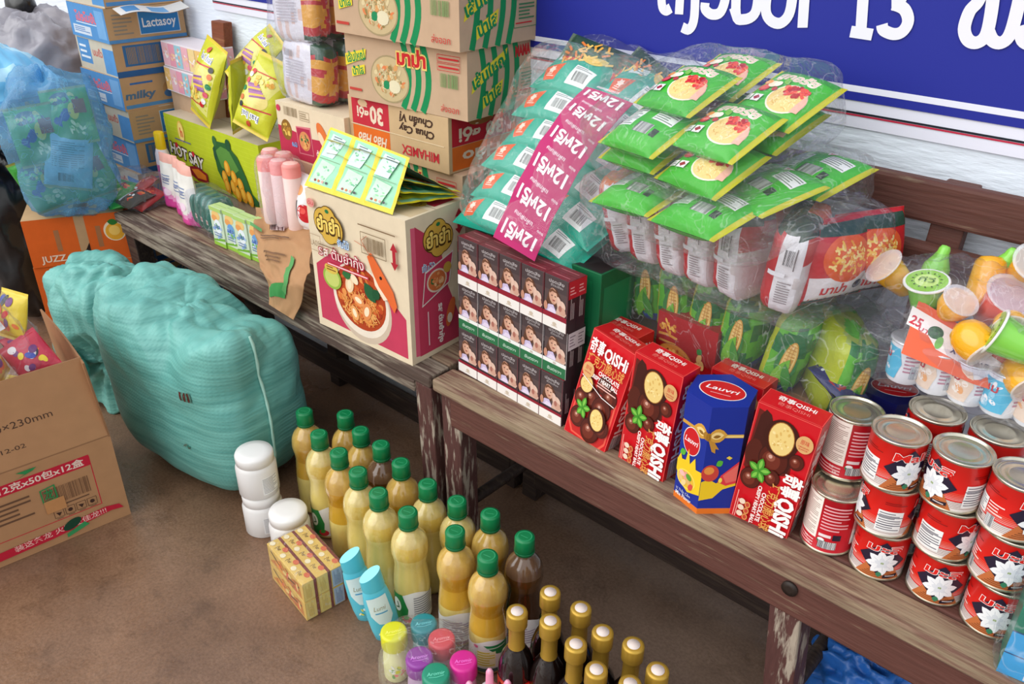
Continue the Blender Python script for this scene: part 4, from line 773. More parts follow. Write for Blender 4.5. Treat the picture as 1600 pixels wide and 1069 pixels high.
ca, cb = P(1410, 590, ZY), P(1558, 641, ZY); cdir = (cb - ca) / 3
k = 0
for row in range(2):
    for i in range(5):
        b = 0 if i in (0, 3) else 1; p = ca + cdir * i + Vector((.006, .060, 0)) * row + Vector((0, .0, 0)); M = TR(p, math.atan2(p[0], -p[1]) * 0 - .35 + .2 * i)
        lab = '%s %s yogurt cup in the %s row on the rear cans' % (('first', 'second', 'third', 'fourth', 'fifth')[i], ('blue and white', 'white')[b], ('front', 'back')[row])
        if not used[b]: cups[b].matrix_world = M; tag(cups[b], lab, 'yogurt cup', GY); used[b] = 1
        else: dup(cups[b], M, lab, GY)
ym = ca + cdir * 2 + Vector((0, .03, .036)); YM = Matrix.Translation(ym) @ Matrix.Rotation(math.atan2(cdir[1], cdir[0]), 4, 'Z')
yb_ = film_bag('shrink_wrap', 'clear shrink wrap around the yogurt cups with a torn orange paper sleeve', 'plastic wrap', YM, .160, .066, .042, 15, CLEAR2(), e=.3, wr=.006)
# sleeve card with the vegetable picture
cs = [(1408, 552), (1436, 468), (1512, 516), (1640, 618), (1640, 640), (1520, 600)]
cc = [Q(px, py, y) for (px, py), y in zip(cs, (1.150, 1.190, 1.20, 1.25, 1.22, 1.17))]
FM = frame(cc[0], cc[5], cc[1]); Fi = FM.inverted(); pl = [(Fi @ p).xy for p in cc]; g = Geo(); a = Art(g, lambda u, v, h: (u, v, h)); a.poly([tuple(p) for p in pl], (226, 96, 56))
bk = Art(g, lambda u, v, h: (u, v, -.001)); bk.tris([[tuple(pl[i]) for i in t][::-1] for t in ((0, 5, 1), (1, 5, 2), (2, 5, 3), (3, 5, 4))], (226, 214, 204))
def pp(px, py): # photo point on the sleeve's plane
    n = FM.col[2].xyz; o = FM.translation; r = ray(px, py); c0_ = Vector((0, 0, CH)); t = (o - c0_).dot(n) / r.dot(n); return tuple((Fi @ (c0_ + r * t)).xy)
a.poly([pp(*q) for q in ((1416, 506), (1426, 478), (1510, 528), (1630, 614), (1630, 636), (1520, 578), (1462, 546), (1450, 524))], (246, 240, 234)); 
u, v = pp(1432, 502); a.text('25', u, v, .012, (206, 30, 60), w=.017, fat=.03, rot=-.1); u, v = pp(1444, 514); a.text('บาท', u + .004, v - .002, .007, (206, 30, 60), w=.022, fat=.02, rot=-.1)
u, v = pp(1462, 520); a.ell(u, v, .0105, .009, (46, 92, 60)); a.blot(u, v, .010, .008, [(60, 112, 66), (36, 76, 52)], 20, .002); u, v = pp(1467, 536); a.ell(u, v, .005, .009, (120, 184, 96)); u, v = pp(1490, 548); a.text('X', u, v, .008, (50, 50, 110), w=.008, fat=.03); u, v = pp(1540, 574); a.text('โยเกิร์ต', u, v, .008, (60, 60, 110), w=.05, fat=.01, rot=-.06); u, v = pp(1562, 600); a.ell(u, v, .008, .006, (236, 190, 90))
M = YM.inverted() @ FM; g.v = [tuple(M @ Vector(x)) for x in g.v]; g.obj('paper_sleeve', PR_G(), yb_)
JY, JG, JO = (244, 178, 30), (140, 216, 84), (232, 70, 40)
def jelly(col, prof, lid=(240, 238, 230), face=None):
    t = thing('fruit_jelly_cup', None, None); g = Geo(); g.lathe(prof, col, 26); g.obj('jelly_shell', mat('jelly_%d_%d' % (col[0], col[1]), col, rough=.16, sss=.35, spec=.6, coat=.4), t)
    r, z = prof[-1][0], prof[-1][1]; g = Geo(); g.lathe([(r * 1.16, z), (r * 1.2, z + .0012), (r * 1.16, z + .0024)], lid, 26)
    if face:
        a = Art(g, lambda u, v, h: (u, v, z + .0026 + h)); a.ell(0, 0, r * 1.05, r * 1.05, (150, 206, 70), 24); a.ell(0, 0, r * .6, r * .6, (206, 236, 130), 20)
        for k in range(14): c = 2 * PI * k / 14; a.ell(r * .72 * math.cos(c), r * .72 * math.sin(c), r * .07, r * .04, (50, 70, 30), 8, c)
        a.text('กีวี', 0, 0, r * .4, (60, 110, 40), w=r * .8)
    g.obj('lid', PR_G() if face else film('clear_lid', (255, 255, 255), opac=.08, milky=.34, bump=.3), t); return t
egg = [(.0001, 0), (.008, .0015), (.016, .007), (.0205, .016), (.0215, .026), (.0195, .036), (.017, .041)]
pear = [(.0001, 0), (.006, .001), (.0085, .006), (.009, .012), (.013, .022), (.0195, .034), (.0205, .044), (.019, .050)]
cone = [(.0001, 0), (.010, .001), (.015, .006), (.019, .03), (.0225, .052), (.023, .054)]
J = {'egg': jelly(JY, egg), 'pear': jelly(JG, pear), 'cone': jelly(JO, cone), 'coney': jelly(JY, cone), 'kiwi': jelly(JG, cone, face=True), 'peary': jelly(JY, pear)}
first = {}
GJ = 'fruit shaped jelly cups heaped on the yogurt'
for key, px, y, rot, sc, lab in (
        ('coney', (1402, 436), 1.225, (.5, -.75, 0), 1.1, 'yellow jelly cup tilted at the far left of the jelly heap'), ('kiwi', (1446, 470), 1.215, (.25, -.1, 0), 1.15, 'pale green jelly cup with clear lid, second from the left'),
        ('peary', (1482, 486), 1.20, (.3, .5, 0), 1.15, 'yellow pear shaped jelly cup under the crumpled film'), ('pear', (1468, 408), 1.27, (PI - .2, .1, 0), .95, 'green pear shaped jelly cup upside down with its stem up'),
        ('coney', (1544, 438), 1.27, (PI - .3, -.2, 0), 1.35, 'tall orange yellow jelly cup at the back of the heap'), ('cone', (1556, 482), 1.235, (.35, .45, 0), 1.25, 'red orange jelly cup with wide clear lid'),
        ('peary', (1578, 500), 1.21, (PI * .55, .3, .4), 1.1, 'yellow jelly cup lying under the red orange one'), ('egg', (1522, 534), 1.165, (2.0, .0, 1.15), 1.25, 'glossy yellow egg shaped jelly cup lying on the paper sleeve'),
        ('kiwi', (1594, 540), 1.175, (1.25, 0, -1.35), 1.25, 'green kiwi jelly cup lying with its seeded lid towards the front left'), ('pear', (1570, 412), 1.29, (PI, .3, 0), 1.0, 'green jelly cup at the back under the orange ones'),
        ('coney', (1600, 424), 1.27, (.6, .5, 0), 1.1, 'yellow jelly cup at the rear by the picture edge'), ('egg', (1600, 590), 1.19, (1.9, .0, .8), 1.3, 'second egg shaped jelly cup half hidden below the kiwi one')):
    c = Q(*px, y); M = Matrix.Translation(c) @ Euler(rot).to_matrix().to_4x4() @ Matrix.Scale(sc, 4) @ Matrix.Translation((0, 0, -.026))
    if key not in first: first[key] = 1; J[key].matrix_world = M; tag(J[key], lab, 'jelly cup', GJ)
    else: dup(J[key], M, lab, GJ)
c = Q(1525, 492, 1.23); film_bag('plastic_bag', 'loose crumpled clear bag around the fruit shaped jelly cups', 'plastic bag', bagM(c, -.1, 0), .125, .062, .066, 17, CLEAR2(), e=.5, wr=.016, group='clear plastic bags', freq=14)
# wrapped boxes at the near end of the bench
A = P(1560, 1040, ST); g, f = carton(.14, .10, .115, (20, 128, 96)); a = Art(g, f['front'])
for z0 in (0, .038): a.rect(0, z0, .14, z0 + .036, (52, 168, 222)); a.rect(.030, z0 + .002, .14, z0 + .034, (232, 236, 238)); a.bars(.042, z0 + .006, .066, z0 + .03, (60, 50, 90), 10, 3); a.fine(.075, z0 + .006, .13, z0 + .03, 4, (120, 130, 150)); a.rect(0, z0 + .036, .14, z0 + .038, (20, 70, 120))
o = putbox(g.mesh('wrapped_box', PR_G()), 'wrapped_box', TR((A[0], A[1] - .012, ST + .001), math.radians(8)), 'green, blue and white wrapped box at the near end of the brown bench', 'box')
film_bag('shrink_wrap', 'clear shrink wrap around the green and blue box at the near bench end', 'plastic wrap', TR((A[0] + .064, A[1] + .044, ST + .072), math.radians(8)), .082, .062, .075, 19, CLEAR2(), e=.25, wr=.006)
# ================================================================== things on the weathered bench
KRAFT, KR2 = (200, 168, 138), (228, 210, 180)
CK = mat('corrugated_edge', (150, 116, 84), rough=.9)
# big tom yum noodle carton
A, w, rz, h = boxfit((500, 505), (645, 572), ST, ((640, 345), (645, 572))); d = .172; g, f = carton(w, d, h, KR2); a = Art(g, f['front']); PK = (196, 62, 90)
def badge(a, u, v, r):
    for c, k in (((96, 66, 20), 1.0), ((214, 172, 70), .93)): 
        for du, dv, q in ((-.35, .1, .72), (.35, -.1, .72), (0, .35, .62), (0, -.35, .6)): a.ell(u + du * r, v + dv * r, r * q * k, r * q * k * 1.05, c, 20)
    a.text('ยำยำ', u, v - .02 * r, r * .72, (80, 52, 16), w=r * 1.78, fat=.09); a.text('ยำยำ', u, v, r * .66, (246, 214, 110), w=r * 1.66, fat=.03); a.ell(u, v + r * .72, r * .14, r * .1, (40, 120, 70))
a.poly([(.012, .02), (w - .012, .012), (w - .012, .105), (w - .09, .165), (w * .45, .20), (.06, .19), (.012, .155)], PK)
bc, bv, br = w * .50, .106, .089
a.ell(bc + .004, bv - .010, br * 1.03, br * 1.02, (206, 186, 164), 36); a.ell(bc, bv, br, br * .98, (236, 222, 204), 36); a.ell(bc, bv + .006, br * .9, br * .86, (176, 66, 30), 36); a.blot(bc, bv + .006, br * .88, br * .82, [(206, 96, 44), (222, 126, 60), (190, 74, 34), (164, 54, 26), (232, 150, 80)], 120, .011, 7); a.noodles(bc, bv - .02, br * .8, br * .55, [(226, 150, 76), (214, 130, 60), (236, 170, 96)], 90, .0026, 3)
for x, y, r, c in ((-.03, .03, .020, (240, 206, 166)), (-.005, .0, .019, (232, 150, 90)), (.02, -.02, .022, (226, 140, 80)), (-.02, -.035, .018, (236, 166, 100)), (.035, .035, .014, (240, 214, 180)), (-.012, .048, .014, (244, 222, 190))): a.ell(bc + x, bv + y, r, r * .66, c, 16, x * 60); a.ell(bc + x, bv + y, r * .6, r * .34, (250, 226, 190), 12, x * 60)
a.leaf(bc + .02, bv + .05, .05, .016, -.9, (40, 92, 56)); a.leaf(bc - .05, bv + .05, .03, .012, .2, (52, 110, 60)); a.leaf(bc + .045, bv + .02, .03, .012, .9, (34, 84, 50)); a.ell(bc - .085, bv + .03, .03, .027, (150, 180, 70), 22); a.ell(bc - .085, bv + .03, .024, .021, (196, 206, 110), 20); a.ell(bc - .085, bv + .052, .022, .012, (216, 186, 80)); a.fine(bc - .1, bv + .046, bc - .07, bv + .058, 2, (120, 70, 30))
a.poly([(w * .62, .22), (w * .66, .232), (w * .74, .205), (w * .86, .16), (w * .89, .13), (w * .86, .112), (w * .80, .135), (w * .72, .16), (w * .66, .19)], (226, 106, 52)); a.poly([(w * .66, .19), (w * .72, .16), (w * .80, .137), (w * .76, .132), (w * .68, .16)], (246, 222, 196)); a.ell(w * .745, .182, .004, .004, (30, 24, 20), 10)
for k in range(3): a.line([(w * .66, .222), (w * .60 - .004 * k, .240 + .006 * k), (w * .50 + .02 * k, .246 + .01 * k)], .0012, (200, 90, 50))
a.text('รส ต้มยำกุ้ง', w * .34, .194, .022, (176, 34, 60), w=.150, fat=.06); a.text('รส ต้มยำกุ้ง', w * .34, .194, .021, (248, 232, 226), w=.144, fat=.0); a.rect(w * .18, .166, w * .62, .173, (206, 60, 80)); a.fine(w * .19, .167, w * .61, .172, 1, (250, 230, 226))
badge(a, w * .24, h - .066, .044); a.text('จัมโบ้', w * .385, h - .098, .015, (70, 120, 176), w=.038, fat=.07); a.text('จัมโบ้', w * .385, h - .098, .015, (214, 230, 244), w=.037, fat=.01); a.fine(w * .12, h - .118, w * .30, h - .113, 1, (120, 96, 70))
a.bars(w * .60, h - .092, w * .80, h - .060, (120, 96, 66), 30, 4); a.frame(w * .58, h - .098, w * .82, h - .052, .0015, (120, 96, 66)); a.fine(w * .56, h - .040, w * .92, h - .034, 1, (130, 104, 76)); a.frame(.006, h - .135, .042, h - .098, .0012, (170, 140, 110)); a.text('LAOS', .024, h - .117, .013, (150, 122, 92), w=.028)
a.poly([(w * .90, h - .112), (w * .865, h - .096), (w * .885, h - .096), (w * .885, h - .070), (w * .865, h - .070), (w * .90, h - .052), (w * .935, h - .070), (w * .915, h - .070), (w * .915, h - .096), (w * .935, h - .096)], (176, 40, 52)); a.ell(.022, h - .026, .012, .010, (226, 150, 140)); a.text('ฉัน', .022, h - .026, .008, (200, 50, 60), w=.018)
a = Art(g, f['right']); a.poly([(.024, .012), (d - .026, .012), (d - .026, .07), (d * .66, .15), (.098, .225), (.07, .27), (.024, h - .02)], PK); a.poly([(.012, .016), (.024, .014), (.024, h - .022), (.012, h - .02)], (222, 96, 124)); badge(a, d * .52, h - .062, .042); a.text('จัมโบ้', d * .33, h - .118, .015, (214, 230, 244), w=.038, fat=.05, rot=-.2); a.text('จัมโบ้', d * .33, h - .118, .014, (80, 130, 186), w=.034, fat=.0, rot=-.2)
a.poly([(.034, .125), (.118, .155), (.132, .225), (.046, .200)], (236, 226, 220)); a.poly([(.037, .129), (.115, .157), (.129, .221), (.048, .197)], (196, 60, 92)); a.ell(.08, .172, .030, .026, (226, 206, 186)); a.ell(.08, .172, .026, .022, (206, 110, 60)); a.blot(.08, .172, .022, .019, [(226, 150, 90), (60, 110, 60), (240, 190, 140)], 24, .005, 2); a.ell(.112, .192, .012, .012, (206, 166, 70))
a.text('รส ต้มยำกุ้ง', .088, .070, .012, (250, 232, 228), w=.095, fat=.05, rot=-PI / 2); a.fine(.046, .03, .054, .11, 1, (240, 200, 206), rot=True); a.ell(.118, .085, .012, .034, (222, 110, 60), 20, -.3); a.ell(.115, .072, .008, .012, (246, 226, 200), 14)
a.bars(d - .030, .155, d - .012, .24, (60, 50, 46), 8, 3); a.text('LAOS', d - .020, .120, .014, (60, 50, 46), w=.05, rot=-PI / 2); a.poly([(d - .022, h - .07), (d - .034, h - .056), (d - .027, h - .056), (d - .027, h - .03), (d - .034, h - .03), (d - .022, h - .014), (d - .010, h - .03), (d - .017, h - .03), (d - .017, h - .056), (d - .010, h - .056)], (176, 40, 52))
a = Art(g, f['top']); a.line([(0, d / 2), (w, d / 2)], .0015, (150, 120, 90)); a.rect(w * .55, .02, w * .98, d * .42, (214, 190, 150)); a.rect(w * .7, d * .55, w * .96, d * .9, (176, 40, 60)); a.ell(w * .8, d * .5, .03, .02, (206, 160, 60)); a.text('ยำยำ', w * .8, d * .5, .014, (120, 60, 20), w=.04)
putbox(g.mesh('noodle_carton', PR_C()), 'noodle_carton', TR(A, rz), 'large tan and pink noodle carton with shrimp bowl picture at the bench end', 'carton')
YUM_TOP = ST + h; YA, YR, YW = A, rz, w
# folded strip of green and yellow sachets on that carton
SY, SG = (226, 206, 44), (152, 214, 176)
t = thing('sachet_strip', 'fan-folded strip of green and yellow sachets tented on the shrimp noodle carton', 'sachet strip', TR((A[0], A[1], YUM_TOP + .002), rz))
def sheet(p00, p10, p11, p01, cols, seed, nu=36, nv=24):
    p00, p10, p11, p01 = map(Vector, (p00, p10, p11, p01)); n = (p10 - p00).cross(p01 - p00).normalized()
    def F(u, v, h=0): return (p00.lerp(p10, u)).lerp(p01.lerp(p11, u), v) + n * (.003 * abs(math.sin(PI * u * cols)) ** .6 + .0022 * noise.noise(Vector((u * 9, v * 7, seed))) + h)
    g = Geo()
    def cf(u, v):
        k = (u * cols) % 1
        return SY if k < .11 or k > .92 or v < .07 or v > .95 else SG
    g.grid(lambda a, b: F(a, b), nu, nv, cf); return g, F
# front panel: bottom edge lies along the carton's front edge, ridge behind and above
rl, rr = Vector((.012, .075, .115)), Vector((w * .86, .062, .100)); fl, fr_ = Vector((-.006, .004, .001)), Vector((w * .88, .002, .001))
g, F = sheet(fl, fr_, rr, rl, 3, 1); a = Art(g, lambda u, v, h: F(u, v, h), maxlen=.05, step=.00013)
for k in range(3):
    u0 = (k + .1) / 3; 
    for j in range(2):
        v0 = .08 + j * .44; a.poly([(u0 + .01, v0 + .02), (u0 + .17, v0 + .02), (u0 + .23, v0 + .36), (u0 + .05, v0 + .40)], ((196, 230, 200), (206, 226, 232))[j]); a.blot(u0 + .13, v0 + .2, .08, .14, [(230, 240, 236), (140, 206, 150), (180, 226, 190), (110, 180, 140)], 12, .022, k + j); a.line([(u0, v0 + .42), (u0 + .26, v0 + .42)], .012, (120, 160, 120)) if j == 0 else a.fine(u0 + .08, v0 + .30, u0 + .22, v0 + .38, 2, (90, 110, 110))
    for q in range(4): a.ell(u0 + .07 + q * .045, .14, .014, .022, ((150, 60, 50), (210, 120, 60), (226, 160, 150), (60, 60, 60))[q], 8)
g.obj('sachet_panel', PR_F(), t)
for k, (zb_, zf, yb2) in enumerate(((.010, .088, .150), (.012, .062, .156), (.008, .038, .152), (.004, .016, .150))):
    g, F = sheet((w * .10, .045 - k * .006, zf + .01), (w * .87, .045 - k * .008, zf), (w * 1.02, yb2, zb_ + .004), (w * .16, yb2, zb_ + .006), 3, 3 + k); a = Art(g, lambda u, v, h: F(u, v, h), maxlen=.06, step=.00013); a.rect(.72, .1, .92, .9, ((30, 110, 96), (206, 70, 40), (60, 150, 120), (236, 220, 60))[k]); a.blot(.82, .4, .08, .3, [(220, 80, 50), (240, 200, 60), (40, 120, 90)], 10, .03, k)
    g.obj('sachet_panel', PR_F(), t)
# ------------------------------------------------------------------ cartons behind
def at_front(tl, tr, y0, y1): return Q(*tl, y0), Q(*tr, y1)
def carton_px(tl, tr, bl, br, y0, y1, d):
    """front face through four photo corners with given depth at left and right edge; upright"""
    B0, B1_ = Q(*bl, y0), Q(*br, y1); T0 = Q(*tl, y0); w = math.hypot(B1_[0] - B0[0], B1_[1] - B0[1]); z = (B0[2] + B1_[2]) / 2; h = ((T0[2] - B0[2]) + (Q(*tr, y1)[2] - B1_[2])) / 2
    return Vector((B0[0], B0[1], z)), w, math.atan2(B1_[1] - B0[1], B1_[0] - B0[0]), h
GRN3, YEL, RDX = (28, 140, 84), (236, 214, 60), (206, 44, 48)
def mama(w, d, h):
    g, f = carton(w, d, h, KRAFT)
    for side, W_ in (('front', w), ('right', d)):
        a = Art(g, f[side])
        if side == 'front':
            for k, x in enumerate((.50, .58, .66)):
                pts = []
                for j in range(9): tt = j / 8; pts.append((W_ * (x + .07 * math.sin(tt * 2.6) - .05 * tt), h * (1 - tt) if True else 0))
                a.line(pts, W_ * .045, GRN3)
            a.ell(W_ * .38, h * .40, W_ * .165, h * .36, (170, 150, 112), 30); a.ell(W_ * .38, h * .40, W_ * .155, h * .335, (206, 182, 138), 30); a.blot(W_ * .38, h * .42, W_ * .14, h * .29, [(222, 160, 100), (190, 160, 110), (226, 206, 160), (150, 130, 80), (226, 130, 80)], 60, W_ * .02, 4); a.noodles(W_ * .38, h * .36, W_ * .13, h * .25, [(230, 214, 170), (196, 170, 120)], 40, .0015, 5); a.ell(W_ * .42, h * .3, W_ * .05, h * .10, (232, 220, 186)); a.leaf(W_ * .33, h * .26, W_ * .06, h * .07, .7, (40, 140, 90))
            a.text('มาม่า', W_ * .57, h * .76, h * .20, (240, 210, 120), w=W_ * .25, fat=.12); a.text('มาม่า', W_ * .57, h * .76, h * .19, RDX, w=W_ * .235, fat=.05)
            a.poly([(0, h * .50), (W_ * .18, h * .66), (W_ * .19, h * .80), (0, h * .68)], YEL); a.text('เส้นใหญ่', W_ * .095, h * .66, h * .13, GRN3, w=W_ * .165, fat=.03, rot=.22); a.poly([(W_ * .05, h * .34), (W_ * .17, h * .42), (W_ * .17, h * .56), (W_ * .05, h * .48)], YEL); a.text('น้ำใส', W_ * .11, h * .45, h * .11, GRN3, w=W_ * .10, fat=.03, rot=.2)
            a.fine(W_ * .02, h * .10, W_ * .13, h * .2, 1, (196, 70, 60)); a.frame(W_ * .78, h * .80, W_ * .95, h * .90, .001, RDX); a.fine(W_ * .79, h * .82, W_ * .94, h * .88, 1, RDX); a.frame(W_ * .78, h * .68, W_ * .95, h * .78, .001, RDX); a.fine(W_ * .79, h * .70, W_ * .94, h * .76, 1, RDX); a.bars(W_ * .80, h * .44, W_ * .94, h * .64, (110, 150, 90), 16, 3); a.ell(W_ * .88, h * .44, .0, .0, RDX) if 0 else None; a.text('ส่งออก', W_ * .87, h * .13, h * .09, RDX, w=W_ * .14)
        else:
            for k, x in enumerate((.16, .32, .48, .62)):
                pts = [(W_ * (x + .06 * math.sin(j / 8 * 3 + .4)), h * (1 - j / 8)) for j in range(9)]; a.line(pts, W_ * .07, GRN3)
            a.poly([(W_ * .05, h * .38), (W_ * .52, h * .78), (W_ * .54, h * .94), (W_ * .08, h * .60)], YEL); a.text('เส้นใหญ่', W_ * .30, h * .66, h * .17, GRN3, w=W_ * .50, fat=.04, rot=.36); a.poly([(W_ * .20, h * .12), (W_ * .46, h * .32), (W_ * .48, h * .50), (W_ * .20, h * .30)], YEL); a.text('น้ำใส', W_ * .34, h * .31, h * .17, GRN3, w=W_ * .26, fat=.04, rot=.36)
            a.text('MAMA', W_ * .76, h * .86, h * .15, RDX, w=W_ * .22, fat=.05, rot=.04); a.bars(W_ * .88, h * .74, W_ * .98, h * .92, (90, 150, 80), 10, 3); a.frame(W_ * .68, h * .20, W_ * .98, h * .58, .0012, (60, 130, 80)); a.fine(W_ * .74, h * .30, W_ * .95, h * .54, 5, (70, 130, 86)); a.fine(W_ * .70, h * .24, W_ * .92, h * .28, 1, RDX)
    a = Art(g, f['top']); a.line([(0, d / 2), (w, d / 2)], .0015, (140, 108, 78)); a.rect(0, d * .40, w, d * .60, (206, 176, 136))
    return g
GMC = 'tan instant noodle cartons with green stripes'
Af, wf, rf, hf = carton_px((548, 57), (728, 74), (546, 154), (731, 187), 1.175, 1.20, .25)
def put_m(A, w, d, h, rz, lab): g = mama(w, d, h); putbox(g.mesh('noodle_carton', PR_C()), 'noodle_carton', TR(A, rz), lab, 'carton', GMC)
MD = .235
# chuan box below
Ac, wc, rc, hc = carton_px((546, 156), (697, 187), (550, 236), (702, 265), 1.19, 1.195, .2)
zc = 0.5 * (Q(550, 236, 1.19)[2] + Q(702, 265, 1.195)[2]); Ac[2] = zc
hc2 = Af[2] - zc - .001
g, f = carton(wc, .225, hc2, (206, 172, 132)); a = Art(g, f['front']); w, h = wc, hc2
a.rect(w * .04, h * .47, w * .43, h * .98, (196, 48, 62)); a.rect(w * .04, h * .04, w * .43, h * .46, (226, 108, 36)); a.text('30', w * .30, h * .72, h * .30, (236, 214, 190), w=w * .14, fat=.04, rot=PI); a.text('gói', w * .16, h * .72, h * .20, (236, 214, 190), w=w * .13, fat=.03, rot=PI); a.ell(w * .16, h * .90, w * .05, h * .07, (226, 190, 150)); a.text('Hảo Hảo', w * .24, h * .24, h * .18, (236, 214, 190), w=w * .3, fat=.03, rot=PI, shear=.25)
a.text('Chua Cay', w * .70, h * .62, h * .13, (70, 46, 36), w=w * .34, fat=.03, rot=PI, shear=.2); a.text('Chuẩn Vị', w * .70, h * .82, h * .13, (70, 46, 36), w=w * .32, fat=.03, rot=PI, shear=.2); a.text('MIHAMEX', w * .73, h * .24, h * .17, (206, 50, 60), w=w * .36, fat=.02, rot=PI); a.line([(w * .02, h * .48), (w * .96, h * .48)], .002, (232, 206, 170))
a = Art(g, f['right']); a.rect(.01, h * .47, .2, h * .98, (196, 36, 52)); a.rect(.01, h * .04, .2, h * .46, (226, 108, 36)); a.ell(.1, h * .86, .04, h * .1, (170, 110, 60)); a.text('30 gói', .1, h * .64, h * .24, (236, 214, 190), w=.14, fat=.03, rot=PI); a.text('Hảo', .1, h * .24, h * .2, (236, 214, 190), w=.12, fat=.03, rot=PI)
a = Art(g, f['top']); a.line([(0, .11), (w, .11)], .002, (150, 116, 84))
putbox(g.mesh('noodle_carton', PR_C()), 'noodle_carton', TR(Ac, rc), 'tan carton with upside-down red and orange print under the green-striped cartons', 'carton')
h2 = hf; put_m(Vector((Af[0], Af[1], Af[2])), wf, MD, h2, rf, 'green-striped noodle carton, middle one, resting on the upside-down printed carton')
put_m(Vector((Af[0] - .012, Af[1] - .012, Af[2] + h2 + .001)), wf * 1.05, MD, h2 * 1.02, rf - .04, 'green-striped noodle carton on top of the stack, cut by the upper picture edge')
hl = (zc - ST) / 2 - .001
for k in range(2): put_m(Vector((Ac[0] + .012, Ac[1] + .004, ST + .0005 + k * (hl + .0006))), wc * 1.04, .215, hl, rc + .03, ('green-striped noodle carton at the very bottom, standing on the bench', 'green-striped noodle carton directly below the upside-down printed carton')[k])
# small pink noodle carton with plain carton beneath and the silver bundle on top
Ay, wy, ry_, hy = carton_px((438, 156), (545, 190), (440, 238), (545, 276), 1.17, 1.175, .16)
g, f = carton(wy, .17, hy, KR2); a = Art(g, f['front']); w, h = wy, hy
a.poly([(0, .0), (w, 0), (w, h * .52), (w * .5, h * .46), (0, h * .56)], (186, 50, 78)); a.ell(w * .13, h * .50, .022, .026, (140, 100, 40)); a.blot(w * .13, h * .5, .018, .022, [(226, 190, 90), (180, 130, 50)], 24, .005, 3); a.poly([(w * .30, h * .12), (w * .52, h * .14), (w * .50, h * .66), (w * .28, h * .62)], (214, 120, 130)); a.poly([(w * .31, h * .14), (w * .51, h * .16), (w * .49, h * .62), (w * .29, h * .60)], (176, 46, 76)); a.ell(w * .40, h * .38, .022, .024, (214, 140, 90)); a.blot(w * .40, h * .38, .018, .02, [(226, 170, 100), (176, 80, 50), (70, 110, 60)], 24, .006, 9)
a.ell(w * .68, h * .56, .016, .036, (226, 120, 60), 20, .5); a.ell(w * .66, h * .5, .009, .02, (244, 214, 180), 16, .5); a.text('ต้มยำกุ้ง', w * .66, h * .22, .012, (246, 226, 220), w=.05, fat=.04); a.bars(w * .12, h * .78, w * .32, h * .94, (150, 130, 100), 24, 4); a.frame(w * .36, h * .76, w * .50, h * .92, .001, (150, 130, 100)); a.fine(w * .37, h * .78, w * .49, h * .9, 3, (160, 140, 110)); a.ell(w * .04, h * .88, .008, .008, (206, 60, 90)); a.text('จัมโบ้', w * .24, h * .26, .009, (120, 160, 210), w=.022, fat=.05)
putbox(g.mesh('noodle_carton', PR_C()), 'noodle_carton', TR(Ay, ry_), 'small tan and pink noodle carton under the silver bundle', 'carton')
zl = Ay[2] - ST - .001; g, f = carton(wy * 1.06, .165, zl, KRAFT); a = Art(g, f['front']); a.fine(.02, .05, wy * .8, .09, 2, (150, 110, 80)); putbox(g.mesh('carton', PR_C()), 'carton', TR((Ay[0] - .006, Ay[1] - .004, ST + .0005), ry_ - .02), 'plain brown carton beneath the small pink noodle carton', 'carton')
# silver backed bundle with red fronts
def silver_pack(seed):
    W_, L, T = .150, .150, .060; g = Geo()
    def F(p): q = sup(p, .40); return Vector((q[0] * W_ / 2, q[1] * T / 2, q[2] * L / 2)) * (1 + .05 * noise.noise(Vector((q[0] * 4 + seed, q[1] * 4, q[2] * 5))))
    blob(g, F, (240, 238, 242), 40, 30)
    for i in range(len(g.f)):
        c = sum((Vector(g.v[k]) for k in g.f[i]), Vector()) / len(g.f[i])
        if c[0] > W_ * .22: 
            n = noise.noise(Vector((c[1] * 40, c[2] * 40, seed))); g.c[i] = (236, 170, 50) if abs(c[2]) < L * .26 and n > -.15 else ((34, 84, 56) if c[2] > L * .3 or c[2] < -L * .4 else (200, 34, 44))
        elif abs((c[0] * 38 + c[2] * 6) % 1) < .16 and c[1] < 0: g.c[i] = (232, 206, 196)
    a = Art(g, lambda u, v, h: (u, -T / 2 - .004 - h, v), maxlen=.02)
    a.fine(-.045, -.03, .02, .03, 9, (196, 190, 196), seed); a.bars(-.05, .034, -.02, .05, (150, 146, 150), 12, seed)
    return g.mesh('noodle_pack', mat('silver_foil', rough=.30, metal=.0, bump=.8, bs=40, spec=.9, coat=.5))
zt = Ay[2] + hy; sp = [silver_pack(1), silver_pack(2)]
for r in range(3):
    for c in range(2):
        M = Matrix.Translation((Ay[0] + .098 - .012 * r, Ay[1] + .045 + c * .066, zt + .076 + r * .142)) @ Euler((math.radians(-3), math.radians((2, -4, 3)[r]), ry_)).to_matrix().to_4x4() @ Matrix.Diagonal((1.12, 1, .98, 1))
        putpack(sp[(r + c) % 2], 'noodle_pack', M, 'silver backed noodle pack with red front, %s layer of the wrapped bundle, %s' % (('bottom', 'middle', 'top')[r], ('facing out', 'behind')[c]), 'noodle pack', 'silver noodle packs in the tall bundle')
film_bag('plastic_bag', 'tall clear bag around the silver noodle packs on the small pink carton', 'plastic bag', Matrix.Translation((Ay[0] + .088, Ay[1] + .078, zt + .225)) @ Matrix.Rotation(ry_, 4, 'Z'), .098, .078, .225, 23, CLEAR2(), e=.3, wr=.008, group='clear plastic bags')
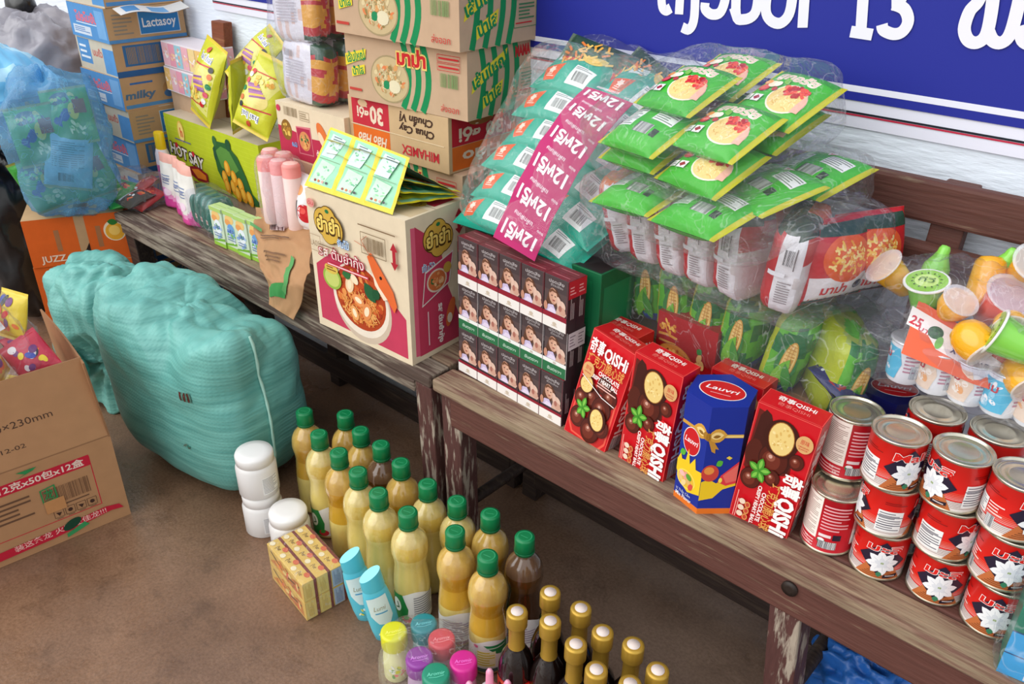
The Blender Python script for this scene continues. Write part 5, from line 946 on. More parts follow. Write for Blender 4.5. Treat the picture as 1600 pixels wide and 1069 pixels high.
# ------------------------------------------------------------------ dried jackfruit style green carton with yellow bags
LIME = (190, 202, 40)
Br, Bl = P(417, 331, ST), None
LY = 1.235; Ag, wg, rg, hg = carton_px((256, 182), (421, 227), (272, 268), (417, 331), LY + .004, LY, .2); gz = Geo(); gz.box(0, 0, 0, wg * .96, .14, Ag[2] - ST - .001, KRAFT); putbox(gz.mesh('carton', PR_C()), 'carton', TR((Ag[0] + .01, Ag[1] + .006, ST + .0003), rg), 'flat brown carton under the lime green snack carton', 'carton')
g, f = carton(wg, .155, hg, LIME); a = Art(g, f['front']); w, h = wg, hg
for k in range(14): a.line([(0, h * (k + .5) / 14), (w, h * (k + .5) / 14)], .0009, (206, 214, 70))
a.ell(w * .185, h * .78, .020, .034, (240, 196, 80)); a.ell(w * .185, h * .77, .016, .03, (250, 222, 130)); a.text('h', w * .19, h * .77, .026, (226, 110, 60), w=.016, fat=.05); a.rect(w * .10, h * .62, w * .28, h * .64, (110, 110, 150))
a.text('HOT SAY', w * .21, h * .40, .034, (60, 36, 40), w=w * .38, fat=.10, rot=-.10); a.text('HOT SAY', w * .21, h * .40, .033, (244, 236, 226), w=w * .37, fat=.03, rot=-.10); a.ell(w * .105, h * .52, .008, .009, (206, 40, 56)); a.ell(w * .29, h * .47, .008, .009, (206, 40, 56)); a.poly([(w * .20, h * .22), (w * .30, h * .28), (w * .42, h * .22), (w * .42, h * .06), (w * .30, h * .04), (w * .22, h * .10)], (150, 30, 36)); a.poly([(w * .24, h * .20), (w * .32, h * .24), (w * .40, h * .18), (w * .40, h * .10), (w * .30, h * .08)], (240, 140, 40))
a.poly([(w * .53, h * .70), (w * .58, h * .84), (w * .68, h * .86), (w * .78, h * .70), (w * .84, h * .44), (w * .88, h * .20), (w * .94, h * .10), (w * .93, h * .02), (w * .80, h * .02), (w * .62, h * .12), (w * .55, h * .36)], (46, 96, 48)); a.poly([(w * .56, h * .68), (w * .62, h * .78), (w * .70, h * .76), (w * .78, h * .50), (w * .72, h * .40), (w * .60, h * .44)], (92, 142, 62)); a.ell(w * .56, h * .83, .011, .016, (58, 104, 60)); a.ell(w * .70, h * .84, .014, .018, (40, 84, 50)); a.ell(w * .55, h * .62, .009, .022, (40, 80, 56))
for x, y in ((.62, .28), (.66, .46), (.72, .34), (.70, .18), (.78, .26), (.80, .12), (.74, .10), (.86, .10), (.64, .16)): a.ell(w * x, h * y, .024, .016, (226, 150, 34), 14, 1.1 + x); a.ell(w * x - .003, h * y + .003, .016, .009, (246, 190, 70), 12, 1.1 + x)
a = Art(g, f['top']); a.rect(0, 0, w, .155, (206, 190, 166)); a.line([(0, .08), (w, .08)], .002, (150, 130, 100))
putbox(g.mesh('snack_carton', PR_C()), 'snack_carton', TR(Ag, rg), 'lime green snack carton with jackfruit picture, yellow bags on top', 'carton')
def yellow_bag(seed):
    W_, L = .105, .165; g, Ft = pack_geo(W_, L, .05, (206, 206, 44), (176, 180, 40), seed, endc=(222, 196, 60), fin=.05, pu=.5, pv=.45, wr=.004)
    a = Art(g, lambda u, v, h: Ft(u, v, h), maxlen=.012)
    a.poly([(-.046, -.035), (.044, -.062), (.046, .03), (-.02, .034)], (226, 220, 120)); a.ell(-.004, .012, .03, .02, (240, 220, 130)); a.text('ມະລິ' if 0 else 'hai hai', .002, .050, .012, (250, 250, 250), w=.05, fat=.12); a.text('hai hai', .002, .050, .012, (80, 90, 150), w=.049, fat=.0); a.line([(-.046, .026), (.03, .038)], .003, (206, 60, 60))
    for k in range(7): a.line([(-.025 + k * .004, .0 - k * .003), (.015 + k * .003, .012 - k * .004)], .004, ((150, 90, 150), (236, 190, 70), (176, 110, 170))[k % 3])
    a.blot(-.005, -.028, .03, .016, [(240, 200, 80), (226, 160, 50), (250, 226, 140)], 16, .006, seed)
    for x, y, c in ((.036, .02, (226, 120, 60)), (.038, .0, (40, 140, 90)), (.036, -.018, (226, 90, 110)), (.034, .034, (60, 60, 60)), (.03, -.04, (206, 40, 40)), (.034, -.032, (240, 240, 240)), (0, .066, (206, 80, 40))): a.ell(x, y, .0065, .006, c, 12)
    a.line([(.03, -.042), (-.03, -.045)], .002, (206, 40, 40)); return g.mesh('snack_bag', PR_F())
yb1 = [yellow_bag(1), yellow_bag(4)]; GZ = Ag[2] + hg
def stand(me, px, y, tilt, rz, roll, lab, grp, cat='snack bag', nm_='snack_bag', sc=1.0):
    c = Q(*px, y); M = Matrix.Translation(c) @ Matrix.Rotation(rz, 4, 'Z') @ Matrix.Rotation(PI / 2 - tilt, 4, 'X') @ Matrix.Rotation(roll, 4, 'Z') @ Matrix.Scale(sc, 4); return putpack(me, nm_, M, lab, cat, grp)
GYB = 'yellow snack bags standing on the lime carton'
stand(yb1[0], (326, 128), 1.275, .30, -.1, -.22, 'yellow snack bag leaning at the left on the lime carton, front fully visible', GYB, sc=1.42)
stand(yb1[1], (380, 145), 1.285, .15, -1.05, -.05, 'narrow edge-on yellow snack bag in the middle on the lime carton', GYB, sc=1.26)
stand(yb1[0], (412, 150), 1.265, .40, .30, PI - .30, 'upside-down yellow snack bag at the right on the lime carton', GYB, sc=1.28)
stand(yb1[1], (398, 92), 1.325, .7, .1, -.5, 'yellow snack bag at the back, its folded top highest of all', GYB, sc=1.15)
# tissue bricks behind
def tissue(seed):
    w, d, h = .20, .11, .075; g, f = carton(w, d, h, (236, 226, 230))
    for s_, W_ in (('front', w), ('right', d), ('left', d)):
        a = Art(g, f[s_]); n = 6 if s_ == 'front' else 4
        for k in range(n): c = ((240, 196, 120), (240, 190, 200), (236, 160, 180), (160, 206, 220), (240, 180, 190), (244, 214, 150))[(k + seed) % 6]; a.rect(W_ * k / n + .001, .004, W_ * (k + 1) / n - .001, h - .004, c); a.blot(W_ * (k + .5) / n, h / 2, W_ / n * .4, h * .35, [(250, 240, 240), (240, 170, 150), (250, 210, 160)], 8, .006, seed + k)
    return g.mesh('tissue_pack', PR_S())
tcn = Q(300, 122, 1.24)
zt0 = Q(266, 120, 1.20)[2]
for k, (px, lab) in enumerate((((262, 140), 'pastel striped tissue pack, lower one behind the yellow snack bags'), ((266, 92), 'pastel striped tissue pack, upper one behind the yellow snack bags'))):
    p = Q(262, 140, 1.29); putbox(tissue(k), 'tissue_pack', TR((p[0] + .01 * k, 1.29, p[2] + k * .077), math.radians(-3 + 2 * k)) @ Matrix.Diagonal((1.25, .95, 1, 1)), lab, 'tissue pack', 'wrapped tissue packs')
p = Q(262, 140, 1.29); g, f = carton(.24, .10, p[2] - ST - .002, KRAFT); putbox(g.mesh('carton', PR_C()), 'carton', TR((p[0] - .0, 1.30, ST + .0005), math.radians(-2)), 'plain brown carton hidden behind the lime carton, carrying the tissue packs', 'carton')
# ------------------------------------------------------------------ small goods along the bench edge
# milk or juice boxes
def tetra(k):
    w, d, h = .046, .036, .122; g, f = carton(w, d, h, (206, 222, 196)); a = Art(g, f['front']); a.rect(0, 0, w, .012, (150, 196, 70)); a.poly([(0, .012), (w, .022), (w, .03), (0, .018)], (120, 176, 60)); a.ell(w * .5, h * .80, .016, .014, (240, 196, 120)); a.ell(w * .35, h * .72, .011, .010, (236, 160, 90)); a.ell(w * .55, h * .52, .014, .022, (110, 160, 214) if k else (236, 240, 244)); a.blot(w * .5, h * .4, w * .4, h * .22, [(176, 200, 226), (226, 234, 240), (140, 170, 214), (120, 176, 110)], 18, .006, k); a.text('นม', w * .5, h * .52, .012, (60, 90, 170), w=.02, fat=.04); a.fine(.008, .03, w - .008, .045, 2, (110, 130, 170)); a.rect(0, h - .012, w, h, (176, 206, 110))
    a = Art(g, f['top']); a.rect(.001, .001, w - .001, d - .001, (190, 216, 150)); a.line([(0, d / 2), (w, d / 2)], .003, (160, 196, 110))
    a = Art(g, f['right']); a.rect(0, 0, d, .02, (150, 196, 70)); a.fine(.006, .03, d - .006, .09, 8, (120, 150, 190))
    return g.mesh('juice_box', PR_G())
tb_ = [tetra(0), tetra(1)]; pa, pb = P(336, 381, ST), P(400, 410, ST); dirn = (pb - pa); rzz = math.atan2(dirn[1], dirn[0]); hj = (ZT((335, 320), (338, 381), ST) - ST) / .122
for k in range(4):
    p = pa + dirn * (k / 3.4); putbox(tb_[k % 2], 'juice_box', TR((p[0], p[1] + .004 * (k % 2), ST + .0004), rzz) @ Matrix.Diagonal((dirn.length / 3.4 / .0462, 1, hj, 1)), 'small green and white drink carton, %s of the four beside the dark green soaps' % ('first', 'second', 'third', 'last')[k], 'drink carton', 'small drink cartons on the bench')
# shrink wrapped dark green soap discs
pa, pb = P(294, 352, ST), P(332, 378, ST); dirn = pb - pa; rzz = math.atan2(dirn[1], dirn[0]); hs = ZT((300, 292), (298, 354), ST) - ST
gs = Geo(); blob(gs, lambda p: Vector((sup(p, .55)[0] * .020, sup(p, .7)[1] * .042, sup(p, .62)[2] * .058)), (36, 112, 92), 26, 18); a = Art(gs, lambda u, v, h: (u, -.0425 - h + abs(v) * .05, v), maxlen=.012); a.rect(-.007, -.016, .007, -.002, (226, 214, 204)); a.ell(0, -.009, .004, .004, (200, 110, 90))
sm = gs.mesh('soap_bar', mat('green_gel', rough=.15, spec=.6, coat=.6, sss=.1))
for k in range(5):
    p = pa + dirn * ((k + .15) / 4.6); putpack(sm, 'soap_bar', TR((p[0], p[1] + .045, ST + hs * .5), rzz) @ Matrix.Diagonal((dirn.length / 4.6 / .041, 1, hs / .118, 1)), 'dark green oval soap, %s of five wrapped together on the bench edge' % ('first', 'second', 'third', 'fourth', 'fifth')[k], 'soap', 'dark green oval soaps')
mid = pa + dirn * .55; film_bag('shrink_wrap', 'clear shrink wrap around the five dark green soaps', 'plastic wrap', TR((mid[0], mid[1] + .045, ST + hs * .5), rzz), dirn.length * .60, .050, hs * .54, 27, CLEAR2(), e=.4, wr=.003)
# softener pouches and the yellow capped bottle
def pouch(seed, top=(240, 176, 160)):
    W_, H, T = .070, .155, .05; g = Geo()
    def F(a, b, s):
        u = (a - .5) * W_ * (1 + .10 * math.cos(PI * (b - .3))); t = math.sin(PI * a) ** .6 * (math.cos(b * PI / 2) ** .55 if b < .999 else 0) * (1 if b > .03 else b / .03) ** .5; return (u, s * T / 2 * t + .004 * noise.noise(Vector((a * 4, b * 5, seed))) * math.sin(PI * a), b * H)
    def cf(u, v):
        e = .30 + .10 * math.sin(u * 5 + seed)
        return (214, 70, 150) if v < e * .6 else ((236, 150, 196) if v < e else (top if v > .86 else (240, 234, 226)))
    g.grid(lambda a, b: F(a, b, -1), 18, 26, cf); g.grid(lambda a, b: F(1 - a, b, 1), 18, 26, lambda u, v: cf(1 - u, v))
    a = Art(g, lambda u, v, h: (u, F(u / W_ + .5, v / H, -1)[1] - .0008 - h, v), maxlen=.012); a.fine(-.02, .07, .012, .10, 4, (140, 150, 180), seed); a.ell(.0, .05, .014, .010, (250, 220, 236)); a.text('Soft', -.004, .086, .010, (120, 130, 176), w=.026)
    return g.mesh('softener_pouch', PR_S())
for k, (base, toppx, rz_, lab) in enumerate((((258, 328), (262, 243), .15, 'pink and white softener pouch at the left, partly behind its neighbour'), ((282, 340), (278, 252), -.02, 'pink and white softener pouch with pale orange top, middle of the three'), ((297, 352), (300, 256), -.05, 'pink and white softener pouch nearest the green soaps'))):
    p = P(*base, ST); hp = ZT((toppx[0], toppx[1]), base, ST) - ST; putpack(pouch(k), 'softener_pouch', TR((p[0], p[1] + .012 + .014 * (2 - k), ST + .001), rz_) @ Matrix.Diagonal((1.30, 1, hp / .155, 1)), lab, 'pouch', 'pink softener pouches')
p = P(252, 300, ST); zc_ = Q(247, 206, 1.19)[2] - ST; t = thing('detergent_bottle', 'white and pink detergent bottle with tall yellow cap left of the pouches', 'bottle', TR((Q(247, 206, 1.19)[0], 1.19, ST)))
g = Geo(); g.lathe([(.026, 0, (214, 80, 150)), (.030, .004, (226, 110, 170)), (.030, zc_ * .5, (240, 226, 232)), (.028, zc_ * .66, (240, 226, 232)), (.022, zc_ * .74, (240, 234, 230))], (236, 226, 230), 24, sy=.7); g.obj('body', PR_G(), t)
g = Geo(); g.lathe([(.0205, zc_ * .74), (.0205, zc_ * .98), (.018, zc_)], (236, 196, 20), 24, sy=.7); g.obj('cap', PR_G(), t)
# clear bag of green and red snacks at the far bench end
def small_snack(seed, c):
    g, Ft = pack_geo(.075, .10, .03, c, c, seed, fin=.06, wr=.004); a = Art(g, lambda u, v, h: Ft(-v, u, h), maxlen=.012); a.blot(.0, .0, .035, .025, [(200, 50, 40), (226, 120, 60), (240, 236, 226), (40, 40, 40)], 20, .008, seed); a.poly([(-.04, .02), (.04, .026), (.04, .034), (-.04, .03)], (226, 226, 220)); return g.mesh('snack_pack', PR_F())
ss = [small_snack(1, (44, 140, 50)), small_snack(2, (170, 40, 34)), small_snack(3, (60, 56, 44))]; c = Q(206, 300, 1.10)
for k, (px, y, e) in enumerate((((188, 298), 1.04, (.3, .1, .4)), ((222, 292), 1.10, (.5, -.1, -.2)), ((212, 310), 1.05, (.2, .1, .1)), ((196, 318), 1.03, (.1, 0, -.3)), ((228, 310), 1.08, (.35, .2, .2)))):
    p = Q(*px, y); p[2] = max(p[2], ST + .02); putpack(ss[k % 3], 'snack_pack', Matrix.Translation(p) @ Euler(e).to_matrix().to_4x4(), 'small snack pack at the far bench end, %s' % ('green one on the left', 'red one at the top', 'dark one in the middle', 'green one at the bottom', 'red one beside the detergent bottle')[k], 'snack pack', 'small snacks at the far bench end')
p = Q(206, 304, 1.06); film_bag('plastic_bag', 'clear bag of green and red snacks at the far bench end', 'plastic bag', bagM((p[0], 1.07, ST + .055), .1, 0), .105, .075, .052, 29, CLEAR2(), e=.5, wr=.012, group='clear plastic bags')
# pink rolls
pr = P(440, 352, ST); y0 = 1.07; zr = Q(440, 246, y0)[2]; t0 = Q(438, 335, y0)
t = None
for k in range(5):
    px = (424, 442, 458, 436, 454)[k]; yy_ = (1.045, 1.05, 1.06, 1.10, 1.105)[k]; yy_ = (1.075, 1.08, 1.085, 1.118, 1.124)[k]; p = Q((422, 441, 459, 430, 450)[k], 300, yy_); ZB = Q(440, 350, 1.08)[2]; H = Q(440, 248, 1.09)[2] - ZB
    g = Geo(); R = .0225; g.lathe([(R * .9, 0, (236, 204, 196)), (R, .006, (236, 204, 196)), (R, H * .80, (236, 206, 198)), (R, H * .80, (232, 140, 132)), (R, H - .008, (236, 150, 142)), (R * .8, H - .001, (240, 190, 180)), (R * .3, H, (240, 200, 190))], (236, 204, 196), 22)
    o = g.obj('candle_roll', PR_S(), None, TR((p[0], yy_, ZB + .0005))); tag(o, 'pale pink roll with coral top, %s in the wrapped group of five' % ('front left', 'front middle', 'front right', 'rear left', 'rear right')[k], 'roll', 'pale pink rolls')
p = Q(441, 300, 1.098); film_bag('shrink_wrap', 'clear wrap holding the pale pink rolls together', 'plastic wrap', TR((p[0], p[1], ZB + H * .5), -.15), .064, .046, H * .53, 31, CLEAR2(), e=.4, wr=.003)
# white and red tomato bag
def tomato_bag():
    W_, L = .085, .135; g, Ft = pack_geo(W_, L, .05, (238, 236, 236), (226, 224, 224), 6, fin=.05, wr=.004); a = Art(g, lambda u, v, h: Ft(u, v, h), maxlen=.012); a.ell(.014, -.02, .024, .022, (206, 30, 40)); a.ell(.008, -.014, .009, .008, (236, 90, 80)); a.ell(-.016, .03, .014, .012, (240, 170, 110)); a.ell(.02, .036, .014, .012, (240, 150, 120)); a.poly([(-.04, .0), (-.012, .006), (-.012, -.05), (-.04, -.05)], (60, 60, 66)); a.text('POP', -.026, -.02, .016, (240, 240, 240), w=.036, fat=.03, rot=PI / 2); return g.mesh('snack_bag', PR_F())
stand(tomato_bag(), (482, 318), 1.10, .2, .1, -.12, 'white snack bag with red tomato picture left of the shrimp noodle carton', None, 'snack bag', 'snack_bag', 1.0)
# torn kraft bag draped over the bench edge
def drape():
    g = Geo(); y_e = FY - .004
    Pz = [Q(402, 326, 1.17), Q(494, 342, 1.17)]; P0 = [Q(400, 345, 1.10), Q(494, 360, 1.10)]; P1 = [Q(402, 376, 1.045), Q(492, 390, 1.04)]; P2 = [Q(408, 412, 1.005), Q(487, 428, 1.0)]; P3 = [Q(420, 440, y_e), Q(478, 452, y_e - .012)]; P4 = [Q(424, 478, y_e - .006), Q(462, 502, y_e - .010)]
    rows_ = [Pz, P0, P1, P2, P3, P4]
    def F(u, v, h=0):
        a, b = [lerp_v([r[i] for r in rows_], v) for i in (0, 1)]; p = a.lerp(b, u); n = .014 * noise.noise(Vector((u * 3.1, v * 5, 2.2))) + .007 * noise.noise(Vector((u * 8, v * 11, 5))); return p + Vector((0, -.7, .7)) * (n + .006 + h + .012 * math.sin(PI * u))
    g.grid(lambda a, b: F(a, b), 26, 44, (176, 132, 92)); g.grid(lambda a, b: F(1 - a, b, -.0015), 26, 44, (160, 118, 82))
    a = Art(g, lambda u, v, h: F(u, v, h), maxlen=.05, step=.0012); a.poly([(.05, .86), (.62, .80), (.62, .90), (.06, .93)], (60, 140, 70)); a.poly([(.55, .86), (.70, .50), (.76, .52), (.64, .88)], (86, 150, 84)); a.fine(.2, .50, .62, .58, 3, (120, 86, 60)); a.fine(.15, .34, .7, .40, 2, (110, 80, 60)); a.bars(.34, .20, .62, .30, (90, 50, 50), 12, 3, (226, 200, 196)); a.poly([(.0, .26), (.18, .30), (.18, .33), (0, .29)], (90, 150, 90))
    return g.obj('kraft_bag', mat('kraft_paper', rough=.8, bump=.5, bs=22, var=.08))
def lerp_v(l, t):
    x = min(max(t, 0), 1) * (len(l) - 1); k = min(len(l) - 2, int(x)); s = x - k; s = s * s * (3 - 2 * s) * .4 + s * .6; return l[k].lerp(l[k + 1], s)
tag(drape(), 'torn brown kraft paper bag hanging over the weathered bench edge', 'paper bag')
# ================================================================== far left: milk cartons, bags, orange cartons
MB, MW, MK = (88, 146, 200), (226, 222, 212), (196, 158, 116)
def milk_carton(seed):
    w, d, h = .27, .25, .101; g, f = carton(w, d, h, MK); a = Art(g, f['front'])
    a.rect(0, 0, w, h, (206, 196, 176) if seed % 2 else MB); 
    if seed % 2: a.rect(.01, h * .2, .10, h * .95, MB); a.rect(.19, h * .05, w, h * .8, (90, 150, 206)); a.text('นมถั่ว', .15, h * .6, .02, (206, 110, 100), w=.07, fat=.03); a.fine(.02, h * .3, .09, h * .8, 3, (230, 234, 238))
    else: a.text('โปรโมชั่น', .13, h * .62, .024, (226, 110, 120), w=.16, fat=.04); a.rect(.02, .01, .15, h * .36, (206, 214, 224)); a.fine(.03, .016, .14, h * .32, 3, (70, 120, 180)); a.rect(.20, h * .1, w - .01, h * .9, (120, 170, 216)); a.fine(.05, h * .42, .2, h * .48, 1, (230, 234, 238))
    a = Art(g, f['right']); W_ = d
    if seed % 3 == 0: a.rect(.005, h * .05, W_ - .005, h * .16, MB); a.fine(.03, h * .72, W_ * .42, h * .86, 1, (60, 110, 176)); a.text('milky', W_ * .24, h * .45, .022, (90, 120, 150), w=.10, fat=.04, shear=.2); a.ell(W_ * .62, h * .5, .020, .022, (190, 140, 90)); a.ell(W_ * .62, h * .36, .018, .012, (80, 120, 170)); a.rect(W_ * .82, h * .2, W_ - .01, h * .9, (70, 130, 190))
    elif seed % 3 == 1: a.rect(W_ * .40, h * .18, W_ * .93, h * .88, (206, 214, 220)); a.rect(W_ * .41, h * .20, W_ * .92, h * .86, (58, 132, 196)); a.text('Lactasoy', W_ * .665, h * .52, .026, (240, 240, 240), w=W_ * .44, fat=.02); a.fine(.02, h * .2, W_ * .32, h * .85, 6, (150, 140, 126)); a.rect(0, 0, W_, h * .10, MB)
    else: a.rect(.03, h * .30, W_ * .62, h * .92, (60, 110, 160)); a.bars(.04, h * .36, W_ * .60, h * .86, (150, 130, 100), 22, seed); a.rect(W_ * .66, h * .5, W_ * .80, h * .9, (186, 150, 110)); a.rect(W_ * .82, h * .4, W_ - .005, h * .92, (56, 116, 180)); a.rect(.0, .0, W_, h * .18, (50, 96, 150))
    a = Art(g, f['top']); a.rect(0, d * .42, w, d * .58, (216, 206, 190)); a.rect(.02, .02, w - .02, d * .4, (150, 180, 206))
    return g.mesh('milk_carton', PR_C())
mk = [milk_carton(k) for k in range(6)]; cM = Q(190, 140, 1.15); GMK = 'blue and tan milk cartons in a tall stack'
nth = ['bottom', 'second', 'third', 'fourth', 'fifth', 'sixth', 'seventh', 'eighth', 'ninth', 'tenth', 'eleventh', 'twelfth']
for k in range(12):
    R = random.Random(k); jx, jy, jr = R.uniform(-.006, .006), R.uniform(0, .010), R.uniform(-.03, .03)
    putbox(mk[(k * 5 + 1) % 6], 'milk_carton', TR((cM[0] - .27 + jx - .01, 1.15 + jy, k * .1016 + .0003), jr), 'blue and tan milk carton, %s from the floor in the tall stack by the wall' % nth[k], 'carton', GMK)
# torn lid of one carton
g = Geo(); F = lambda u, v, h=0: (cM[0] + .005 + .05 * v, 1.15 + .02 + .22 * u, 1.0166 - .014 * v + .006 * math.sin(u * 7) + h); g.grid(lambda a, b: F(a, b), 16, 4, (226, 224, 220)); a = Art(g, F, maxlen=.03, step=.00015); a.rect(.1, .1, .3, .8, MB); a.rect(.45, .2, .7, .9, (120, 170, 216)); g.grid(lambda a, b: F(1 - a, b, -.0015), 16, 4, MK); tag(g.obj('carton_flap', PR_C()), 'loose white and blue carton flap sticking out between the milk cartons', 'cardboard flap')
# soft bags
def plastic(name, col, rough=.3, bump=.7, bs=9, sss=0): return mat(name, col, rough=rough, bump=bump, bs=bs, spec=.6, stretch=(1, 1, 1), var=.12, vs=4, sss=sss)
def soft_bag(name, label, cat, c, sx, sy, sz, seed, m, col=(128, 128, 128), e=.75, wr=.05, pleat=None, colf=None, knot=None, mats=None, par=None):
    g = Geo()
    def fn(p):
        q = sup(p, e); v = Vector((q[0] * sx, q[1] * sy, q[2] * sz)); n = abs(noise.noise(q * 2.2 + Vector((seed * 3.1, 0, 0)))) * 1.2 + .5 * abs(noise.noise(q * 5 + Vector((0, seed * 2.3, 0))))
        v -= Vector(p) * wr * n
        if pleat and p[2] > .2:
            an = math.atan2(p[1], p[0]); k = (p[2] - .2) / .8; v[0] *= 1 - .55 * k ** 2; v[1] *= 1 - .55 * k ** 2; r = 1 + .10 * k * abs(math.sin(an * pleat)); v[0] *= r; v[1] *= r; v[2] += sz * .10 * k ** 3
        v[2] = max(v[2], -sz * .97); return v
    blob(g, fn, col, 72, 48)
    if colf:
        for i in range(len(g.f)): g.c[i] = colf(sum((Vector(g.v[k]) for k in g.f[i]), Vector()) / len(g.f[i]))
    o = g.obj(name, m, par, Matrix.Translation(c)); 
    if label: tag(o, label, cat)
    return o, fn
gm = plastic('grey_plastic', (146, 142, 150), .22); bm = plastic('black_plastic', (22, 22, 24), .25)
c = Q(70, 108, 1.16); o, fn = soft_bag('garbage_bag', 'shiny dark grey plastic bag tied with a black knot, by the milk cartons', 'plastic bag', c, .30, .22, .22, 2, gm, e=.8, wr=.07)
gk = Geo(); ck = Q(34, 14, 1.16) - c
blob(gk, lambda p: ck + Vector((p[0] * .075 * (1 + .5 * p[2]), p[1] * .045, p[2] * .055 * (1 + .3 * abs(math.sin(6 * math.atan2(p[1], p[0])))))), (22, 22, 24), 30, 18); gk.obj('knot', bm, o)
c2 = Q(95, 165, 1.13); soft_bag('garbage_bag', 'light grey plastic bag slumped in front of the dark grey one', 'plastic bag', c2 + Vector((-.06, .0, -.03)), .24, .15, .18, 5, plastic('pale_grey_plastic', (172, 168, 176), .3), e=.8, wr=.06)
c = Q(14, 305, .86); soft_bag('garbage_bag', 'black plastic bag under the light blue bag at the left picture edge', 'plastic bag', Vector((c[0], c[1], .30)), .20, .16, .30, 7, bm, e=.7, wr=.04)
c = Q(-2, 152, .88); 
def cf(v):
    n = noise.noise(v * 14); m = noise.noise(v * 22 + Vector((9, 0, 0)))
    if v[2] > .02: return (120, 196, 236) if n > -.1 else (176, 222, 242)
    return (196, 150, 120) if m > .32 else ((60, 110, 180) if n > .2 else (86, 160, 214))
soft_bag('shopping_bag', 'light blue plastic bag full of snacks at the left picture edge', 'plastic bag', c, .17, .17, .155, 9, mat('blue_thin_plastic', rough=.3, bump=.6, bs=12, spec=.6), e=.75, wr=.03, pleat=9, colf=cf)
# blue bag full of green snack packs, built as packs inside a tinted bag
OA, OB = P(30, 345, .46), P(190, 330, .46)
bc = Q(95, 226, .92); bc[2] = max(bc[2], .46 + .19)
BLU = film('blue_tinted_film', (206, 232, 250), (140, 206, 244), opac=.05, rough=.15, bump=.9, bs=14, milky=.27)
def crisp(seed, back=False):
    W_, L = .15, .20; base = (150, 196, 214) if back else (64, 160, 60); g, Ft = pack_geo(W_, L, .05, base, base, seed, fin=.05, wr=.004, endc=(150, 150, 70)); a = Art(g, lambda u, v, h: Ft(u, v, h), maxlen=.014)
    if back: a.fine(-.05, -.02, .05, .07, 12, (110, 140, 150), seed); a.bars(-.03, -.07, .02, -.04, (60, 80, 90), 14, seed)
    else: a.ell(-.01, .06, .036, .022, (70, 90, 110)); a.blot(0, .055, .05, .024, [(100, 190, 90), (214, 200, 110), (80, 70, 80)], 14, .010, seed); a.text('Sun', -.018, -.005, .030, (40, 60, 150), w=.065, fat=.10, rot=.9); a.ell(.02, .01, .016, .03, (226, 206, 80)); a.rect(.022, .0, .06, .05, (150, 60, 50)); a.blot(.02, -.05, .05, .025, [(190, 214, 140), (120, 190, 90), (240, 236, 180)], 16, .01, seed + 3)
    return g.mesh('snack_pack', PR_F())
kr = [crisp(1), crisp(2, True), crisp(3)]; vw = math.atan2(bc[0], bc[1])
BB = Matrix.Translation(bc) @ Matrix.Rotation(-vw - .15, 4, 'Z')
for me, x, z, y, rz, tilt, lab in ((kr[0], -.075, .05, -.085, .12, .25, 'green snack pack with blue lettering inside the blue bag, upper left'), (kr[1], .035, -.03, -.105, -.22, .05, 'pale snack pack showing its printed back inside the blue bag'), (kr[2], .10, -.075, -.075, .25, -.1, 'green snack pack inside the blue bag, lower right'), (kr[2], -.10, -.10, -.07, .3, -.1, 'green snack pack inside the blue bag, lower left'), (kr[0], .075, .095, -.06, .1, .5, 'green snack pack inside the blue bag, top right'), (kr[1], .06, .03, -.02, .1, .2, 'pale backed snack pack deep inside the blue bag')):
    putpack(me, 'snack_pack', BB @ Matrix.Translation((x * .62, y * .75, z * .95)) @ Matrix.Scale(.84, 4) @ Matrix.Rotation(PI / 2 - tilt, 4, 'X') @ Matrix.Rotation(rz, 4, 'Z'), lab, 'snack pack', 'snack packs inside the blue bag')
def ear(p, v):
    if p[2] > .45: k = (p[2] - .45) / .55; v[0] *= 1 - .25 * k; v[2] += .02 * k * math.sin(5 * math.atan2(p[1], p[0]))
    return v
film_bag('plastic_bag', 'blue translucent bag stuffed with green snack packs, sitting on the orange cartons', 'plastic bag', BB, .132, .105, .198, 33, BLU, e=.5, wr=.022, extra=ear, freq=8)
# orange juice cartons
od = (OB - OA); ow = od.length; orz = math.atan2(od[1], od[0]); ORA = (222, 98, 34)
def orange_carton():
    w, d, h = ow, .26, .152; g, f = carton(w, d, h, (190, 150, 110)); a = Art(g, f['front']); a.rect(0, 0, w * .50, h, ORA); a.rect(w * .60, 0, w, h, ORA); a.rect(w * .28, h * .3, w * .33, h * .75, (170, 110, 70)); a.rect(w * .69, h * .3, w * .74, h * .75, (170, 110, 70)); a.ell(w * .88, h * .62, .032, .034, (244, 222, 190)); a.ell(w * .88, h * .60, .027, .028, (240, 170, 50)); a.ell(w * .875, h * .62, .016, .016, (250, 200, 100)); a.leaf(w * .82, h * .82, .03, .01, -.2, (50, 120, 50)); a.poly([(w * .53, h * .2), (w * .60, h * .42), (w * .60, h * .2)], (50, 30, 24)); a.text('JUZZ', w * .22, h * .16, .02, (240, 214, 190), w=.07, fat=.02)
    a = Art(g, f['right']); a.rect(0, 0, d, h, ORA); a = Art(g, f['top']); a.rect(0, 0, w * .48, d, (206, 168, 124)); a.rect(w * .62, 0, w, d, (206, 168, 124)); a.poly([(w * .48, 0), (w * .62, 0), (w * .62, d), (w * .48, d)], (120, 84, 60)); return g.mesh('juice_carton', PR_C())
om = orange_carton()
for k in range(3): putbox(om, 'juice_carton', TR((OA[0] + .006 * (k - 1), OA[1], .0003 + k * .1531), orz + .03 * (k - 1)), 'orange juice carton, %s of the three stacked beside the bench end' % ('bottom', 'middle', 'top')[k], 'carton', 'orange juice cartons')
